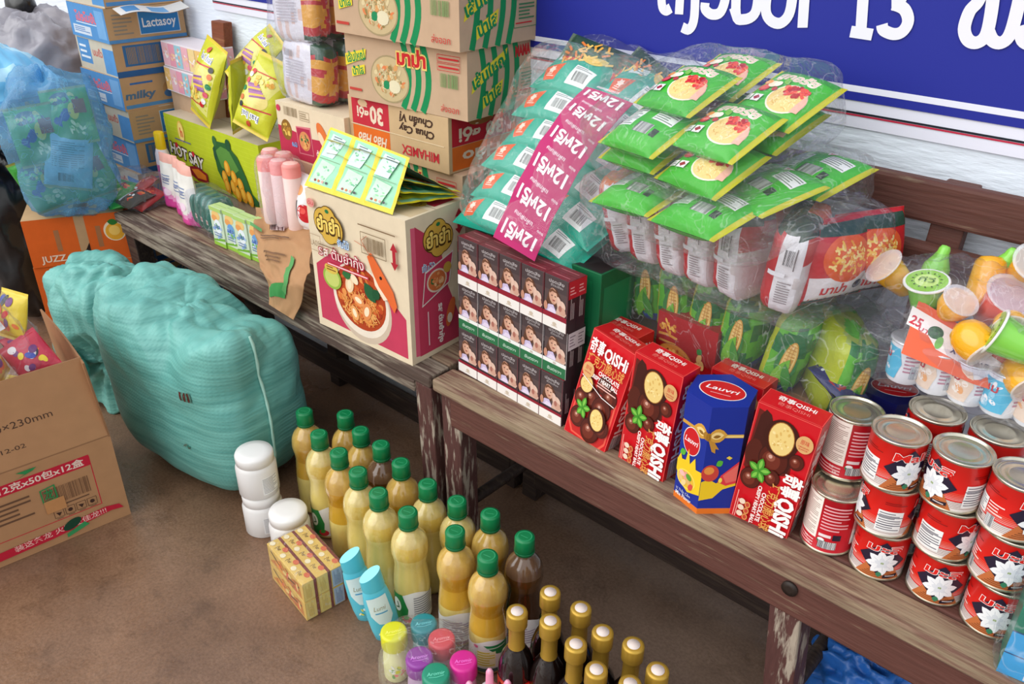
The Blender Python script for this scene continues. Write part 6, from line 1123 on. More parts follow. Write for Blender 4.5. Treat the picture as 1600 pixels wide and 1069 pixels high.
# ================================================================== floor, front left
# open carton
CR, CA = P(205, 803, 0), P(0, 888, 0); cdv = (CA - CR).normalized(); cw, cd, chh = .42, .34, .23
OM = frame(CR + cdv * cw, CR, CR + Vector((0, 0, 1)) - Vector((0, 0, 0))); # x: left to right along the face
ox = (CR - (CR + cdv * cw)).normalized(); oz = Vector((0, 0, 1)); oy = oz.cross(ox); o0 = CR + cdv * cw
OM = Matrix(((ox[0], oy[0], 0, o0[0]), (ox[1], oy[1], 0, o0[1]), (0, 0, 1, .0005), (0, 0, 0, 1)))
t = thing('cardboard_box', 'open brown cardboard box with red printed stripe and shipping marks, bag of sweets inside', 'cardboard box', OM)
KB = (182, 137, 98); g = Geo(); th = .004
g.box(0, 0, 0, cw, th, chh, KB); g.box(0, cd - th, 0, cw, cd, chh, KB); g.box(0, th, 0, th, cd - th, chh, KB); g.box(cw - th, th, 0, cw, cd - th, chh, KB); g.box(th, th, 0, cw - th, cd - th, th, KB)
a = Art(g, lambda u, v, k: (u, -k, v)); w = cw; RB = (196, 36, 58)
a.frame(w * .30, .062, w - .055, .200, .002, RB); a.rect(w * .30, .176, w - .055, .204, RB); a.text('12克x50包x12盒', w - .155, .190, .015, (236, 214, 200), w=.175, fat=.02); a.bars(w - .165, .108, w - .068, .152, (120, 86, 62), 34, 5); a.fine(w - .16, .096, w - .075, .104, 1, (110, 80, 60)); a.fine(w * .33, .10, w - .19, .16, 5, (110, 80, 60))
for k in range(4): x = w - .155 + k * .024; a.frame(x, .070, x + .020, .090, .001, (80, 56, 44)); (a.ell(x + .010, .080, .005, .005, (70, 46, 38)) if k % 2 else a.poly([(x + .010, .073), (x + .016, .082), (x + .004, .084)], (70, 46, 38))); a.fine(x + .003, .065, x + .017, .068, 1, (90, 64, 50))
a.poly([(0, .012), (w * .6, .020), (w - .04, .034), (w - .012, .030), (w - .02, .044), (w - .05, .050), (w * .6, .042), (0, .034)], RB); a.text('装这条龙 火吃在佳龙!!!', w - .15, .036, .012, (236, 190, 180), w=.20, fat=.01, rot=.05)
a.poly([(w * .50, .205), (w * .60, .216), (w * .62, .222), (w * .52, .222), (w * .56, .213)], (50, 140, 80)); a.line([(w * .60, .122), (w * .67, .126), (w * .67, .160), (w * .60, .156)], .003, (50, 140, 80), True); a.text('龙', w * .635, .141, .020, (50, 140, 80), w=.02, fat=.02); a.ell(w * .70, .040, .022, .012, (30, 70, 50), 14, .4); a.poly([(w * .66, .008), (w * .78, .022), (w * .76, .034), (w * .66, .018)], (60, 150, 90))
a.rect(w * .60, .090, w * .70, .124, (196, 140, 90))
bx = g.obj('box_walls', PR_C(), t)
def flap(name, p0, p1, up, arts=None):
    p0, p1, up = Vector(p0), Vector(p1), Vector(up); n = (p1 - p0).cross(up).normalized(); L = (p1 - p0).length; H = up.length; g = Geo(); d_ = (p1 - p0).normalized(); uu = up.normalized()
    def F(u, v, h=0): k = min(1, max(0, v / H)); return p0 + d_ * (u + (L * .5 - u) * .0 * k) + uu * v + n * (h + .004 * math.sin(PI * u / L) * k)
    g.grid(lambda a, b: F(a * L, b * H), 8, 6, KB); g.grid(lambda a, b: F((1 - a) * L, b * H, -.004), 8, 6, (170, 126, 90)); g.grid(lambda a, b: F(a * L, H, -.004 * b), 8, 1, (150, 110, 78)); g.grid(lambda a, b: F(L, (b) * H, -.004 * a), 1, 6, (150, 110, 78)); g.grid(lambda a, b: F(0, b * H, -.004 * (1 - a)), 1, 6, (150, 110, 78))
    if arts: arts(Art(g, F, maxlen=.05, step=.0001), L, H)
    return g.obj(name, PR_C(), t)
fh = (Q(143, 545, CR[1])[2] - chh)
def fl_art(a, L, H): a.text('×380×230mm', L - .17, H * .50, .0165, (84, 62, 50), w=.155); a.text('2025-12-02', L - .215, H * .24, .0105, (84, 62, 50), w=.105); a.line([(0, .004), (L, .004)], .003, (150, 110, 78))
fa = P(143, 545, .44); fl_ = OM.inverted() @ fa
flap('flap', (0, 0, chh), (cw, 0, chh), Vector((-.012, fl_[1] * .6, .205)), fl_art)
flap('flap', (cw, .0, chh), (cw, cd, chh), (-.012, .0, .200)); flap('flap', (0, cd, chh), (0, 0, chh), (-.03, 0, .18))
# sweets in a bag inside the box
def sweet(seed, c):
    g, Ft = pack_geo(.085, .11, .035, c, c, seed, fin=.07, wr=.005); a = Art(g, lambda u, v, h: Ft(-v, u, h), maxlen=.012); R = random.Random(seed)
    for k in range(12): a.ell(R.uniform(-.038, .038), R.uniform(-.028, .028), R.uniform(.005, .016), R.uniform(.004, .011), R.choice([(240, 214, 60), (60, 80, 170), (236, 230, 226), (214, 60, 50), (232, 120, 50), (120, 60, 120), (50, 60, 70)]), 12, R.uniform(0, 3))
    return g.mesh('sweet_packet', PR_F())
sw = [sweet(1, (206, 46, 60)), sweet(2, (226, 200, 60)), sweet(3, (222, 110, 44)), sweet(4, (200, 60, 80)), sweet(5, (226, 222, 216))]; R = random.Random(12)
def sweets_at(k): return OM @ Matrix.Translation((cw - .085 - .085 * (k % 4) + R.uniform(-.01, .01), .10 + .07 * ((k // 4) % 3) + R.uniform(-.012, .012), .262 + .056 * (k // 4) + R.uniform(-.01, .02) + .02 * (k % 2))) @ Euler((R.uniform(.2, 1.2), R.uniform(-.5, .5), R.uniform(-1.2, 1.2))).to_matrix().to_4x4()
col_n = ['red', 'yellow', 'orange', 'crimson', 'white']
whr = ['lowest layer', 'second layer', 'third layer', 'upper layer', 'top layer']; pos4 = ['right side', 'centre right', 'centre left', 'left side']
for k in range(20): putpack(sw[(k * 3 + k // 5) % 5], 'sweet_packet', sweets_at(k), '%s sweet packet in the open box, %s of the heap, %s' % (col_n[(k * 3 + k // 5) % 5], whr[k // 4], pos4[k % 4]), 'sweet packet', 'sweet packets in the open box')
cB = OM @ Vector((cw - .205, .17, .36)); film_bag('plastic_bag', 'tall clear plastic bag of sweets standing in the open cardboard box', 'plastic bag', Matrix.Translation(cB) @ Matrix.Rotation(orz, 4, 'Z'), .165, .12, .215, 37, CLEAR2(), e=.55, wr=.022, extra=lambda p, v: Vector((v[0] * (1 - .35 * max(0, p[2])), v[1] * (1 - .35 * max(0, p[2])), v[2])))
# ------------------------------------------------------------------ woven sacks
def woven():
    m = bpy.data.materials.new('woven_teal_plastic'); m.use_nodes = True; t = m.node_tree; L = t.links; b = t.nodes['Principled BSDF']; co = t.nodes.new('ShaderNodeTexCoord')
    def noi(sc, stretch, det=3): mp = t.nodes.new('ShaderNodeMapping'); mp.inputs['Scale'].default_value = stretch; L.new(co.outputs['Object'], mp.inputs[0]); n = t.nodes.new('ShaderNodeTexNoise'); n.inputs['Scale'].default_value = sc; n.inputs['Detail'].default_value = det; L.new(mp.outputs[0], n.inputs['Vector']); return n.outputs['Fac']
    r = t.nodes.new('ShaderNodeValToRGB'); e = r.color_ramp.elements; e[0].position = .34; e[0].color = (*lin((92, 160, 152)), 1); e[1].position = .62; e[1].color = (*lin((116, 184, 174)), 1)
    L.new(noi(9, (.6, .6, 9), 4), r.inputs[0]); at = t.nodes.new('ShaderNodeAttribute'); at.attribute_name = 'Col'; mx = t.nodes.new('ShaderNodeMix'); mx.data_type = 'RGBA'; mx.blend_type = 'MULTIPLY'; mx.inputs[0].default_value = 1; L.new(r.outputs[0], mx.inputs[6]); L.new(at.outputs['Color'], mx.inputs[7]); L.new(mx.outputs[2], b.inputs['Base Color'])
    b.inputs['Roughness'].default_value = .42; b.inputs['Specular IOR Level'].default_value = .45
    w1 = t.nodes.new('ShaderNodeTexWave'); w1.bands_direction = 'Z'; w1.inputs['Scale'].default_value = 34; w2 = t.nodes.new('ShaderNodeTexWave'); w2.bands_direction = 'X'; w2.inputs['Scale'].default_value = 34
    for w_ in (w1, w2): L.new(co.outputs['Object'], w_.inputs['Vector']); w_.inputs['Distortion'].default_value = .6
    m1 = t.nodes.new('ShaderNodeMath'); m1.operation = 'MULTIPLY'; L.new(w1.outputs['Fac'], m1.inputs[0]); L.new(w2.outputs['Fac'], m1.inputs[1]); m2 = t.nodes.new('ShaderNodeMath'); m2.operation = 'MULTIPLY_ADD'; L.new(noi(13, (1, 1, 1), 3), m2.inputs[0]); m2.inputs[1].default_value = 2.2; L.new(m1.outputs[0], m2.inputs[2])
    bp = t.nodes.new('ShaderNodeBump'); bp.inputs['Strength'].default_value = .16; bp.inputs['Distance'].default_value = .004; L.new(m2.outputs[0], bp.inputs['Height']); L.new(bp.outputs[0], b.inputs['Normal']); return m
WV = woven()
def sack(c, rz, sx, sy, sz, seed, label, shape, grp):
    g = Geo()
    def fn(p):
        q = sup(p, .50); v = Vector((q[0] * sx, q[1] * sy, q[2] * sz)); k = max(0, (p[2] + .1)); 
        f1 = noise.noise(Vector((q[0] * 2.4 + q[2] * 2.2 + seed, q[1] * 1.5, q[2] * 1.3 - q[0] * .6))); f2 = abs(noise.noise(Vector((q[0] * 5 + q[2] * 4.4, q[1] * 3 + seed, q[2] * 2 - q[0] * 1.5))))
        fo = abs(math.sin(5.2 * (q[0] * .9 + q[2] * .55 - q[1] * .3) + 2.2 * noise.noise(Vector((q[0] * 1.3, q[1] * 1.3, q[2] * 1.3 + seed))) + seed)); v += Vector(p) * (.030 * f1 * k + .018 * (f2 - .2) * k + .030 * (fo ** .7 - .6) * max(0, k - .15) + .016 * (abs(math.sin(11 * (q[0] * .75 + q[2] * .8 - q[1] * .4) + 3 * noise.noise(Vector((q[0] * 2, q[1] * 2, q[2] * 2 - seed))))) ** .5 - .7) * max(0, k - .35) + .007 * noise.noise(q * 3 + Vector((seed, 1, 2)))); v = shape(p, v); v[2] = max(v[2], -sz); return v
    blob(g, fn, (255, 255, 255), 120, 80); return g, fn, Matrix.Translation(c) @ Matrix.Rotation(rz, 4, 'Z')
sC = Vector((-1.785, .825, .232))
def shp(p, v):
    x = v[0] / .25; z = v[2] / .232
    if z > 0: v[2] += .040 * max(0, -x) * z - .050 * math.exp(-((x - .45) / .3) ** 2) * z; v[0] += -.02 * z
    k = max(0, min(1, (p[0] - .25) * 2)) * max(0, min(1, (p[2] - .25) * 2)) * max(0, min(1, (.45 - p[1]) * 2))
    v += Vector((.055, -.02, .075)) * k ** 1.5
    if z < -.4: v[0] *= 1 - .14 * (-z - .4); v[1] *= 1 - .12 * (-z - .4)
    return v
g, fn, M = sack(sC, math.radians(8), .258, .150, .232, 3, '', shp, '')
a = Art(g, lambda u, v, h: fn(Vector((u, -1, v)).normalized()) + Vector((.0, -.0015 - h, 0)), maxlen=.03, step=.00013)
for k in range(6): a.rect(.50 + k * .030, .40, .522 + k * .030, .52, ((230, 60, 50), (214, 190, 180))[k % 2])
a.blot(.42, -.26, .05, .03, [(226, 150, 130), (150, 214, 196)], 10, .014, 3)
o = g.obj('woven_sack', WV, None, M); tag(o, 'big full teal woven plastic sack standing in front of the weathered bench', 'sack', 'teal woven sacks')
g2 = Geo(); pts = [fn(Vector((1, -.10, z)).normalized()) + Vector((.004, -.006, 0)) for z in [-.9 + .1 * i for i in range(19)]]; g2.tube(pts, [.003 + .0012 * (i % 2) for i in range(len(pts))], (176, 222, 208), 6); g2.obj('seam', PR_S(), o)
c2 = Q(150, 455, .83); c2 = Vector((-2.235, .80, .215))
def shp2(p, v):
    d = Vector(p).dot(Vector((.35, -.80, -.30)).normalized())
    if d > .80: k = (d - .80) / .2; v -= Vector((.35, -.80, -.30)).normalized() * .06 * k
    an = math.atan2(p[2] + .3, p[0] - .35); v += Vector(p) * .012 * math.sin(an * 9) * max(0, d); return v
g, fn2, M = sack(c2, math.radians(4), .158, .120, .215, 8, '', shp2, ''); o = g.obj('woven_sack', WV, None, M); tag(o, 'smaller teal woven sack with a twisted knot, behind the big one', 'sack', 'teal woven sacks')
gk = Geo(); kc = fn2(Vector((-.15, -.9, -.1)).normalized())
for k, (dx, dz, r) in enumerate(((-.03, .02, .034), (.005, -.025, .032), (.035, -.035, .028), (-.012, -.055, .026))): blob(gk, lambda p, dx=dx, dz=dz, r=r: kc + Vector((dx + p[0] * r, -.012 + p[1] * r * .8, dz + p[2] * r * 1.2 + .004 * noise.noise(Vector(p) * 4))), (235, 235, 235), 20, 14)
gk.obj('knot', WV, o)
# ------------------------------------------------------------------ oil bottles
OILP = [(.0, 0), (.031, .0), (.036, .004), (.0375, .012), (.0378, .09), (.0372, .105), (.0345, .135), (.0335, .150), (.0345, .163), (.0375, .178), (.0385, .188), (.0378, .197), (.0355, .210), (.030, .222), (.0195, .234), (.0165, .238), (.0165, .243)]
def oil_col(z, kind):
    if kind == 2: return (62, 36, 16) if z < .16 else ((84, 52, 22) if z < .19 else (104, 76, 56))
    if kind == 0: return (212, 190, 106) if z < .165 else ((202, 170, 76) if z < .205 else (200, 176, 108))
    return (222, 200, 116) if z < .105 else ((200, 156, 50) if z < .15 else ((184, 134, 32) if z < .185 else (186, 146, 70)))
def oil_bottle(kind, lab):
    t = thing('oil_bottle', None, None); g = Geo()
    prof = []
    for i in range(len(OILP) - 1):
        (r0, z0), (r1, z1) = OILP[i], OILP[i + 1]; n = max(1, int((z1 - z0) / .008))
        for k in range(n): q = k / n; prof.append((r0 + (r1 - r0) * q, z0 + (z1 - z0) * q, oil_col(z0, kind)))
    prof.append((*OILP[-1], oil_col(.24, kind))); g.lathe(prof, (0, 0, 0), 36)
    g.obj('bottle_body', mat('oil_dark', rough=.12, spec=.55, coat=.9, bump=.2, bs=28) if kind == 2 else mat('oil_pale%d' % kind, rough=.14, spec=.55, coat=.9, sss=.0, bump=.25, bs=28, alt=(226, 206, 134) if kind == 0 else (214, 178, 92), altpos=(.46, .66), vs=22, stretch=(1, 1, .45), var=.08), t)
    g = Geo(); g.lathe([(.0165, .240), (.0195, .242), (.0195, .2755), (.0180, .279), (.0, .279)], (10, 122, 70), 28)
    a = Art(g, lambda u, v, h: (u, v, .2792 + h)); a.ell(0, 0, .0145, .0145, (44, 146, 96)); a.ell(0, 0, .0122, .0122, (16, 120, 70)); a.line([(-.008, .002), (.006, -.005)], .0012, (60, 160, 110)); cap = g.obj('cap', mat('cap_green', rough=.32, spec=.5), t)
    g = Geo(); g.lathe([(.0198, .2445), (.0203, .245), (.0203, .2475), (.0198, .248)], (8, 104, 60), 28); g.obj('cap_ring', mat('cap_green', rough=.32), cap)
    if lab:
        g = Geo(); rr = .0380; F = lambda u, v, h=0: ((rr + h) * math.sin(u / rr), -(rr + h) * math.cos(u / rr), v); c0 = (232, 230, 226)
        wv = lambda u: .088 + .010 * math.sin(u * 2.4 + 1)
        g.grid(lambda a, b: F((a - .5) * 2 * PI * rr, .012 + b * (wv((a - .5) * 2 * PI) - .012)), 48, 8, c0); a = Art(g, F, maxlen=.005)
        if lab == 1: a.poly([(-.05, .012), (-.012, .012), (-.008, .05), (-.02, .088), (-.05, .082)], (36, 130, 60)); a.ell(-.036, .055, .012, .018, (240, 240, 230)); a.line([(-.04, .045), (-.03, .05), (-.034, .064)], .003, (36, 100, 50)); a.ell(-.012, .022, .012, .009, (206, 50, 60)); a.leaf(-.02, .022, .016, .005, .6, (60, 150, 60)); a.fine(.004, .03, .05, .085, 9, (130, 130, 136), 4)
        elif lab == 2: a.poly([(-.05, .02), (.05, .02), (.05, .012), (-.05, .012)], (150, 80, 90)); a.fine(-.03, .025, .03, .075, 8, (170, 150, 170), 6); a.poly([(.03, .012), (.055, .012), (.055, .09), (.046, .09)], (36, 130, 60))
        else: a.poly([(-.006, .084), (.05, .084), (.05, .05), (.02, .06)], (30, 130, 70)); a.rect(-.02, .026, .018, .068, (240, 236, 190)); a.fine(-.018, .028, .016, .068, 6, (214, 200, 40)); a.ell(-.022, .078, .005, .004, (226, 90, 140)); a.rect(-.02, .012, .03, .022, (70, 96, 90)); a.fine(.0, .074, .04, .08, 1, (200, 226, 200))
        g.obj('label', PR_G(), t)
    return t
ob = {(k, l): None for k in (0, 1, 2) for l in (0, 1, 2, 3)}; GO = 'cooking oil bottles with green caps'
oil = [(475, 642, 1, 0, 'amber oil bottle at the far left corner beside the big teal sack'), (498, 677, 0, 1, 'pale oil bottle, second in the front row from the teal sack'), (529, 706, 1, 0, 'amber topped oil bottle, third in the front row from the sack'), (559, 736, 0, 0, 'pale clouded oil bottle, fourth in the front row from the sack'), (591, 769, 0, 0, 'pale clouded oil bottle, fifth in the front row from the sack'), (637, 799, 0, 1, 'pale oil bottle with green and white label directly behind the cyan shampoo'), (711, 829, 1, 2, 'half amber oil bottle with white label, next to last in the front row'), (762, 868, 1, 3, 'half amber oil bottle with yellow striped label, nearest the jars'),
       (539, 646, 1, 0, 'amber oil bottle at the far end of the back row'), (563, 672, 1, 0, 'amber oil bottle, second in the back row from the far end'), (595, 694, 2, 0, 'dark brown oil bottle in the middle of the back row'), (626, 722, 1, 0, 'yellow oil bottle in the back row just right of the dark one'), (668, 755, 0, 0, 'yellow clouded oil bottle in the back row by the bench legs'), (714, 782, 0, 0, 'pale topped oil bottle in the back row, third from the near end'), (766, 802, 1, 0, 'amber oil bottle in the back row beside the near dark one'), (820, 838, 2, 2, 'dark brown oil bottle at the near end, beside the gold-capped bottles')]
for i, (px, py, kind, lab, lb) in enumerate(oil):
    p = P(px, py, .279); p[2] = 0; M = TR(p, math.atan2(-p[0], p[1]) * .9 + .4 * math.sin(i * 2.3) * (lab == 0))
    src = ob[(kind, lab)]
    if src is None: src = ob[(kind, lab)] = oil_bottle(kind, lab); src.matrix_world = M; tag(src, lb, 'oil bottle', GO)
    else: dup(src, M, lb, GO)
# ------------------------------------------------------------------ gold capped sauce bottles
def sauce_bottle():
    t = thing('sauce_bottle', None, None); g = Geo(); g.lathe([(.028, 0), (.032, .004), (.0325, .012), (.0325, .135), (.031, .152), (.025, .172), (.017, .188), (.0135, .196), (.0135, .24)], (24, 12, 10), 32); g.obj('bottle_glass', mat('dark_sauce_glass', (22, 10, 8), rough=.06, spec=.7, coat=.5), t)
    rr = .0329; F = lambda u, v, h=0: ((rr + h) * math.sin(u / rr), -(rr + h) * math.cos(u / rr), v); g = Geo(); g.grid(lambda a, b: F((a - .5) * 2 * PI * rr * .92, .03 + b * .098), 40, 6, (196, 20, 24)); a = Art(g, F, maxlen=.005); a.line([(-.045, .122), (.045, .122)], .0014, (222, 170, 70)); a.ell(0, .08, .018, .022, (226, 180, 70)); a.ell(0, .08, .015, .019, (170, 16, 20)); a.text('ซอส', 0, .08, .012, (236, 196, 90), w=.024, fat=.03); a.ell(.006, .113, .006, .003, (236, 200, 110)); a.fine(-.03, .104, -.014, .112, 2, (226, 180, 90)); a.leaf(-.026, .10, .02, .007, 2, (40, 24, 16)); a.text('น้ำปลา', 0, .046, .009, (240, 220, 170), w=.04, fat=.02); g.obj('label', PR_G(), t)
    gd = mat('gold_foil', (188, 150, 58), rough=.34, metal=.45, bump=.15, bs=60); g = Geo(); g.lathe([(.0152, .192), (.0142, .198), (.0140, .243), (.0150, .245)], (128, 128, 128), 28, cap=False); g.obj('neck_wrap', gd, t)
    g = Geo(); g.lathe([(.0150, .241), (.0184, .243), (.0180, .2455), (.0184, .248), (.0184, .270), (.0174, .2735), (.0125, .2738), (.0, .2738)], (128, 128, 128), 32); c = g.obj('cap', gd, t)
    g = Geo(); g.lathe([(.0108, .2739), (.0108, .2746), (.0, .2746)], (222, 206, 198), 24); g.obj('cap_seal', PR_M(), c); return t
sb = None; GS = 'dark sauce bottles with gold caps'
for i, (px, py, lb) in enumerate(((808, 955, 'sauce bottle with red label at the left of the gold-capped group'), (860, 925, 'gold-capped bottle at the rear, touching the near dark oil bottle'), (860, 970, 'sauce bottle with red label second from the left in the gold-capped group'), (908, 950, 'rear gold-capped bottle, second from the oil bottles'), (900, 1006, 'gold-capped bottle in the middle of the front part of the group'), (942, 987, 'gold-capped bottle in the centre of the group'), (932, 1046, 'gold-capped bottle with a blue mark on its seal, cut by the lower frame'), (990, 1007, 'gold-capped bottle second from the right end'), (985, 1068, 'gold-capped bottle at the lower frame, only its cap top showing'), (1028, 1047, 'gold-capped bottle at the right end of the group'))):
    p = P(px, py, .2742); p[2] = 0; M = TR(p, math.atan2(-p[0], p[1]) + .25 * math.sin(i * 1.7))
    if sb is None: sb = sauce_bottle(); sb.matrix_world = M; tag(sb, lb, 'sauce bottle', GS)
    else: dup(sb, M, lb, GS)
# ------------------------------------------------------------------ white jars
def jar():
    t = thing('white_jar', None, None); g = Geo(); R = .046; g.lathe([(R * .92, 0), (R, .004), (R, .074), (R * .93, .082), (R * .86, .086)], (232, 230, 228), 36); F = lambda u, v, h: ((R + h) * math.sin(u / R), -(R + h) * math.cos(u / R), v); a = Art(g, F, maxlen=.006); a.rect(.004, .014, .046, .060, (238, 238, 238)); a.fine(.006, .016, .044, .058, 11, (150, 150, 156), 3); g.obj('jar_body', PR_G(), t)
    g = Geo(); g.lathe([(R * .87, .084), (R * .93, .085), (R * .94, .104), (R * .88, .110), (R * .5, .1115), (0, .112)], (238, 236, 234), 36); g.obj('lid', mat('white_lid', rough=.35), t); return t
jr = jar(); p = P(416, 822, 0); rzj = math.atan2(-p[0], p[1]); jr.matrix_world = TR(p, rzj - .2); tag(jr, 'lower white plastic jar with another jar on top, by the teal sack', 'jar', 'white plastic jars')
dup(jr, TR((p[0], p[1], .1122), rzj + .05), 'white plastic jar stacked on top of another, fine print on its side'); p = P(449, 795, .112); p[2] = 0; dup(jr, TR(p, rzj + .5), 'single white plastic jar behind the gold soap boxes')
# ------------------------------------------------------------------ gold soap boxes
A, Bx, Lx = P(480, 971, 0), P(544, 936, 0), P(427, 903, 0); hs = ZT((474, 914), (480, 971), 0); u_ = (Bx - A); v_ = (Lx - A); wS, dS = u_.length / 3, v_.length
def soap_box(k):
    w, d, h = wS - .001, dS - .001, hs / 2 - .0008; g, f = carton(w, d, h, (222, 186, 96)); M_ = (124, 50, 44)
    a = Art(g, f['left']); a.poly([(d * .05, h * .2), (d * .4, h * .9), (d * .55, h * .5), (d * .9, h * .85), (d * .95, h * .1)], (206, 130, 60)); a.ell(d * .35, h * .45, .02, .014, (232, 160, 70)); a.line([(d * .1, h * .8), (d * .5, h * .35), (d * .9, h * .6)], .004, (60, 50, 34)); a.blot(d * .6, h * .5, d * .3, h * .35, [(226, 90, 60), (240, 210, 130), (190, 110, 50)], 14, .008, k)
    a = Art(g, f['top']); a.rect(w - .006, 0, w, d, M_); 
    for j in range(3): a.text('สบู่', w * .35, d * (.2 + .3 * j), .007, (96, 64, 40), w=w * .42, rot=PI / 2); a.ell(w * .68, d * (.12 + .3 * j), .006, .008, (214, 110, 70)); a.ell(w * .3, d * (.34 + .3 * j), .006, .007, (240, 226, 190))
    a = Art(g, f['front'])
    if k == 2: a.rect(.002, .002, w - .006, h - .002, (176, 194, 222)); a.fine(.006, .006, w - .010, h - .006, 6, (110, 130, 170), 3, rot=True)
    else: a.rect(.002, .002, w - .006, h - .002, (232, 206, 120)); a.fine(.006, .008, w - .012, h - .006, 6, (206, 170, 80), 3, rot=True)
    a.rect(w - .006, 0, w, h, M_); a = Art(g, f['right']); a.rect(0, 0, d, h, (206, 160, 80)); return g.mesh('soap_box', PR_G())
fr_m = [soap_box(k) for k in range(3)]; ang = math.atan2(u_[1], u_[0]); xx = u_.normalized(); yy2 = v_.normalized()
BM = Matrix(((xx[0], -xx[1], 0, A[0]), (xx[1], xx[0], 0, A[1]), (0, 0, 1, .0004), (0, 0, 0, 1)))
for z in range(2):
    for k in range(3): putbox(fr_m[k], 'soap_box', BM @ Matrix.Translation((k * wS, 0, z * hs / 2)), 'gold soap box on the floor, %s layer, %s' % (('bottom', 'top')[z], ('at the left picture side', 'in the middle', 'with pale blue end beside the shampoo')[k]), 'soap box', 'gold soap boxes in a wrapped block')
cs_ = BM @ Vector((wS * 1.5, dS / 2, hs / 2)); film_bag('shrink_wrap', 'clear shrink wrap around the gold soap boxes', 'plastic wrap', Matrix.Translation(cs_) @ Matrix.Rotation(ang, 4, 'Z'), wS * 1.54, dS * .525, hs * .53, 41, film('tight_film', opac=.012, milky=.03, bump=.6, bs=30), e=.10, wr=.0012)
# ------------------------------------------------------------------ cyan shampoo bottles
def shampoo():
    t = thing('shampoo_bottle', None, None); g = Geo(); CY2 = (92, 196, 216); prof = [(.022, 0), (.026, .004), (.029, .03), (.030, .07), (.028, .11), (.0245, .135), (.022, .142)]; g.lathe(prof, CY2, 32, sy=.62)
    F = lambda u, v, h: ((.0292 + h) * math.sin(u / .030), -(.0292 * .62 + h) * math.cos(u / .030) - .0006, v); a = Art(g, F, maxlen=.005); a.poly([(-.024, .128), (.020, .132), (.024, .07), (.012, .050), (-.010, .056), (-.024, .08)], (222, 240, 238)); a.text('Sunsilk' if 0 else 'Lumi', 0, .100, .012, (150, 140, 90), w=.024, shear=.25); a.fine(-.012, .082, .014, .090, 1, (70, 160, 206)); a.blot(-.004, .03, .016, .016, [(250, 250, 240), (230, 220, 90), (70, 150, 110), (130, 216, 226)], 12, .005, 3)
    g.obj('bottle_body', PR_G(), t); g = Geo(); n = 32; pr2 = [(.0225, .140), (.0235, .146), (.0225, .178)]
    g.lathe(pr2, (84, 196, 216), n, sy=.66, cap=False)
    for i in range(len(g.v) - n, len(g.v)): x, y, z = g.v[i]; g.v[i] = (x, y, z + .010 * (x / .0225))
    top = g.v[-n:]; g.add(top, [tuple(range(n))], (146, 224, 238)); g.obj('cap', PR_G(), t); return t
sh = shampoo(); p = P(578, 962, 0); rzs = math.atan2(-p[0], p[1]); sh.matrix_world = TR(p, rzs, 0, 0) @ Matrix.Rotation(-.16, 4, 'Y'); tag(sh, 'cyan shampoo bottle at the back left, beside the gold soap boxes', 'shampoo bottle', 'cyan shampoo bottles')
p = P(607, 992, 0); dup(sh, TR(p, rzs + .1) @ Matrix.Rotation(-.15, 4, 'Y') @ Matrix.Rotation(.0, 4, 'Z'), 'cyan shampoo bottle in front, nearest the yellow-lidded jar')
# ------------------------------------------------------------------ small jars with coloured lids
def talc(c, nm_):
    t = thing('lotion_jar', None, None); g = Geo(); R = .0255; pale = tuple(int(x * .35 + 236 * .65) for x in c); g.lathe([(R * .88, 0), (R * .95, .004), (R * .95, .05), (R * .86, .075), (R * .90, .086)], pale, 28); a = Art(g, lambda u, v, h: ((R * .955 + h) * math.sin(u / R), -(R * .955 + h) * math.cos(u / R), v), maxlen=.006); a.blot(0, .03, .02, .02, [c, (236, 140, 130), (120, 170, 90), (240, 240, 230)], 14, .005, 2); g.obj('jar_body', PR_G(), t)
    g = Geo(); g.lathe([(R * .98, .082, c), (R, .084, c), (R, .112, c), (R * .95, .1165, c), (R * .8, .1172, c), (0, .1172, c)], c, 30); a = Art(g, lambda u, v, h: (u, v, .1174 + h)); a.text('Aromir', 0, -.001, .0075, tuple(min(255, x + 90) for x in c), w=R * 1.25, shear=.2); a.line([(-.014, -.008), (.0, -.0095), (.014, -.007)], .001, tuple(min(255, x + 80) for x in c)); g.obj('lid', mat('lid_%d%d' % (c[0], c[1]), None, rough=.22, coat=.4) if 0 else PR_G(), t); return t
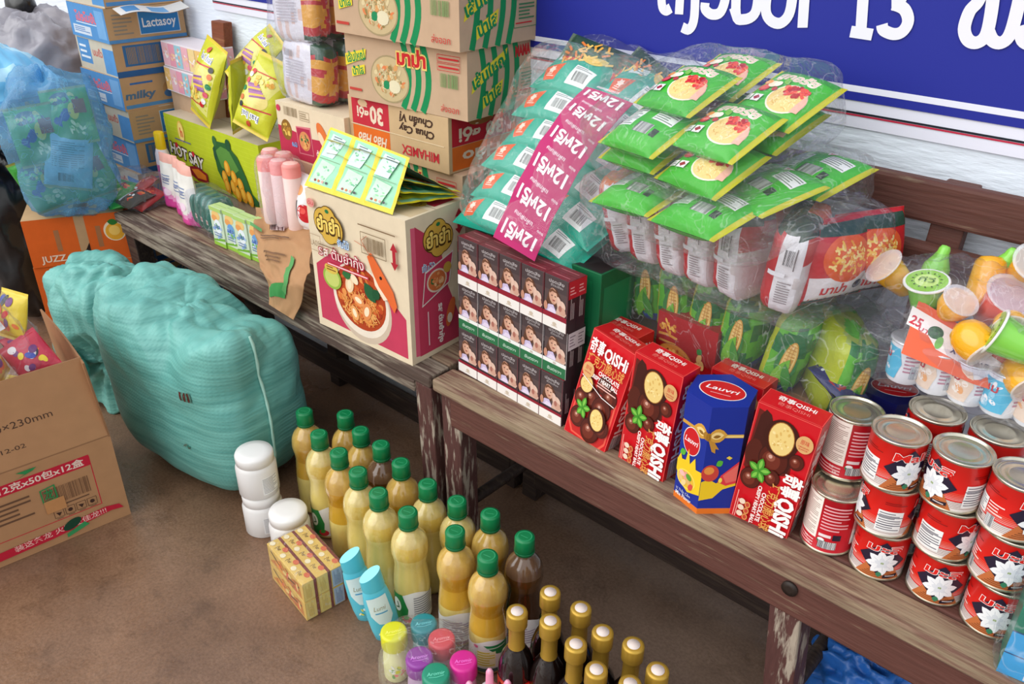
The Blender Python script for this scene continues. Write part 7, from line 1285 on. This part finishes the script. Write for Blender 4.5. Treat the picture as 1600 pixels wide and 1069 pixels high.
for px, py, c, lb in ((615, 986, (214, 214, 40), 'small jar with yellow lid'), (662, 973, (40, 132, 140), 'small jar with dark teal lid'), (690, 997, (206, 74, 84), 'small jar with salmon red lid'), (655, 1026, (140, 60, 150), 'small jar with purple lid'), (724, 1032, (206, 40, 140), 'small jar with magenta lid'), (681, 1052, (36, 140, 110), 'small jar with green lid')):
    p = P(px, py, .117); p[2] = 0; o = talc(c, lb); o.matrix_world = TR(p, math.atan2(-p[0], p[1]) + .1); tag(o, lb + ' in the wrapped group of six on the floor', 'jar', 'small jars with coloured lids')
p = P(668, 1010, .10); film_bag('shrink_wrap', 'clear shrink wrap around the six small coloured-lid jars', 'plastic wrap', TR((p[0], p[1], .060), .5), .088, .070, .060, 43, CLEAR(), e=.5, wr=.003)
for px, py, lb in ((765, 1046, 'pink tube cap standing highest of three at the lower frame'), (733, 1066, 'pink tube cap at the left of three at the lower frame'), (793, 1064, 'pale pink tube cap at the right of three at the lower frame')):
    p = P(px, py, .150); g = Geo(); g.lathe([(.016, 0, (236, 226, 230)), (.017, .10, (236, 226, 230)), (.0075, .112, (236, 150, 180)), (.0068, .143, (236, 150, 180)), (.004, .149, (240, 170, 196)), (0, .150, (240, 170, 196))], (236, 150, 180), 20); o = g.obj('pink_tube', PR_G(), None, TR((p[0], p[1], 0))); tag(o, lb, 'tube', 'pink tubes at the lower frame')
# blue bag under the bench and litter
p = P(1352, 1052, .10); soft_bag('shopping_bag', 'crumpled bright blue plastic bag under the brown bench', 'plastic bag', Vector((p[0], p[1], .075)), .11, .08, .085, 15, plastic('bright_blue_plastic', (40, 104, 186), .35, 1.0, 14), e=.8, wr=.04)
p = P(486, 850, 0); g = Geo(); F = lambda u, v: (u * .09, v * .05, .012 + .014 * noise.noise(Vector((u * 3, v * 4, 1)))); g.grid(lambda a, b: F(a, b), 12, 8, (206, 226, 232)); g.grid(lambda a, b: tuple(Vector(F(1 - a, b)) - Vector((0, 0, .001))), 12, 8, (190, 210, 220)); q = P(505, 800, 0); tag(g.obj('plastic_scrap', PR_S(), None, TR((q[0], q[1], .004), .6)), 'pale blue plastic scrap between the white jars and the oil bottles', 'scrap')
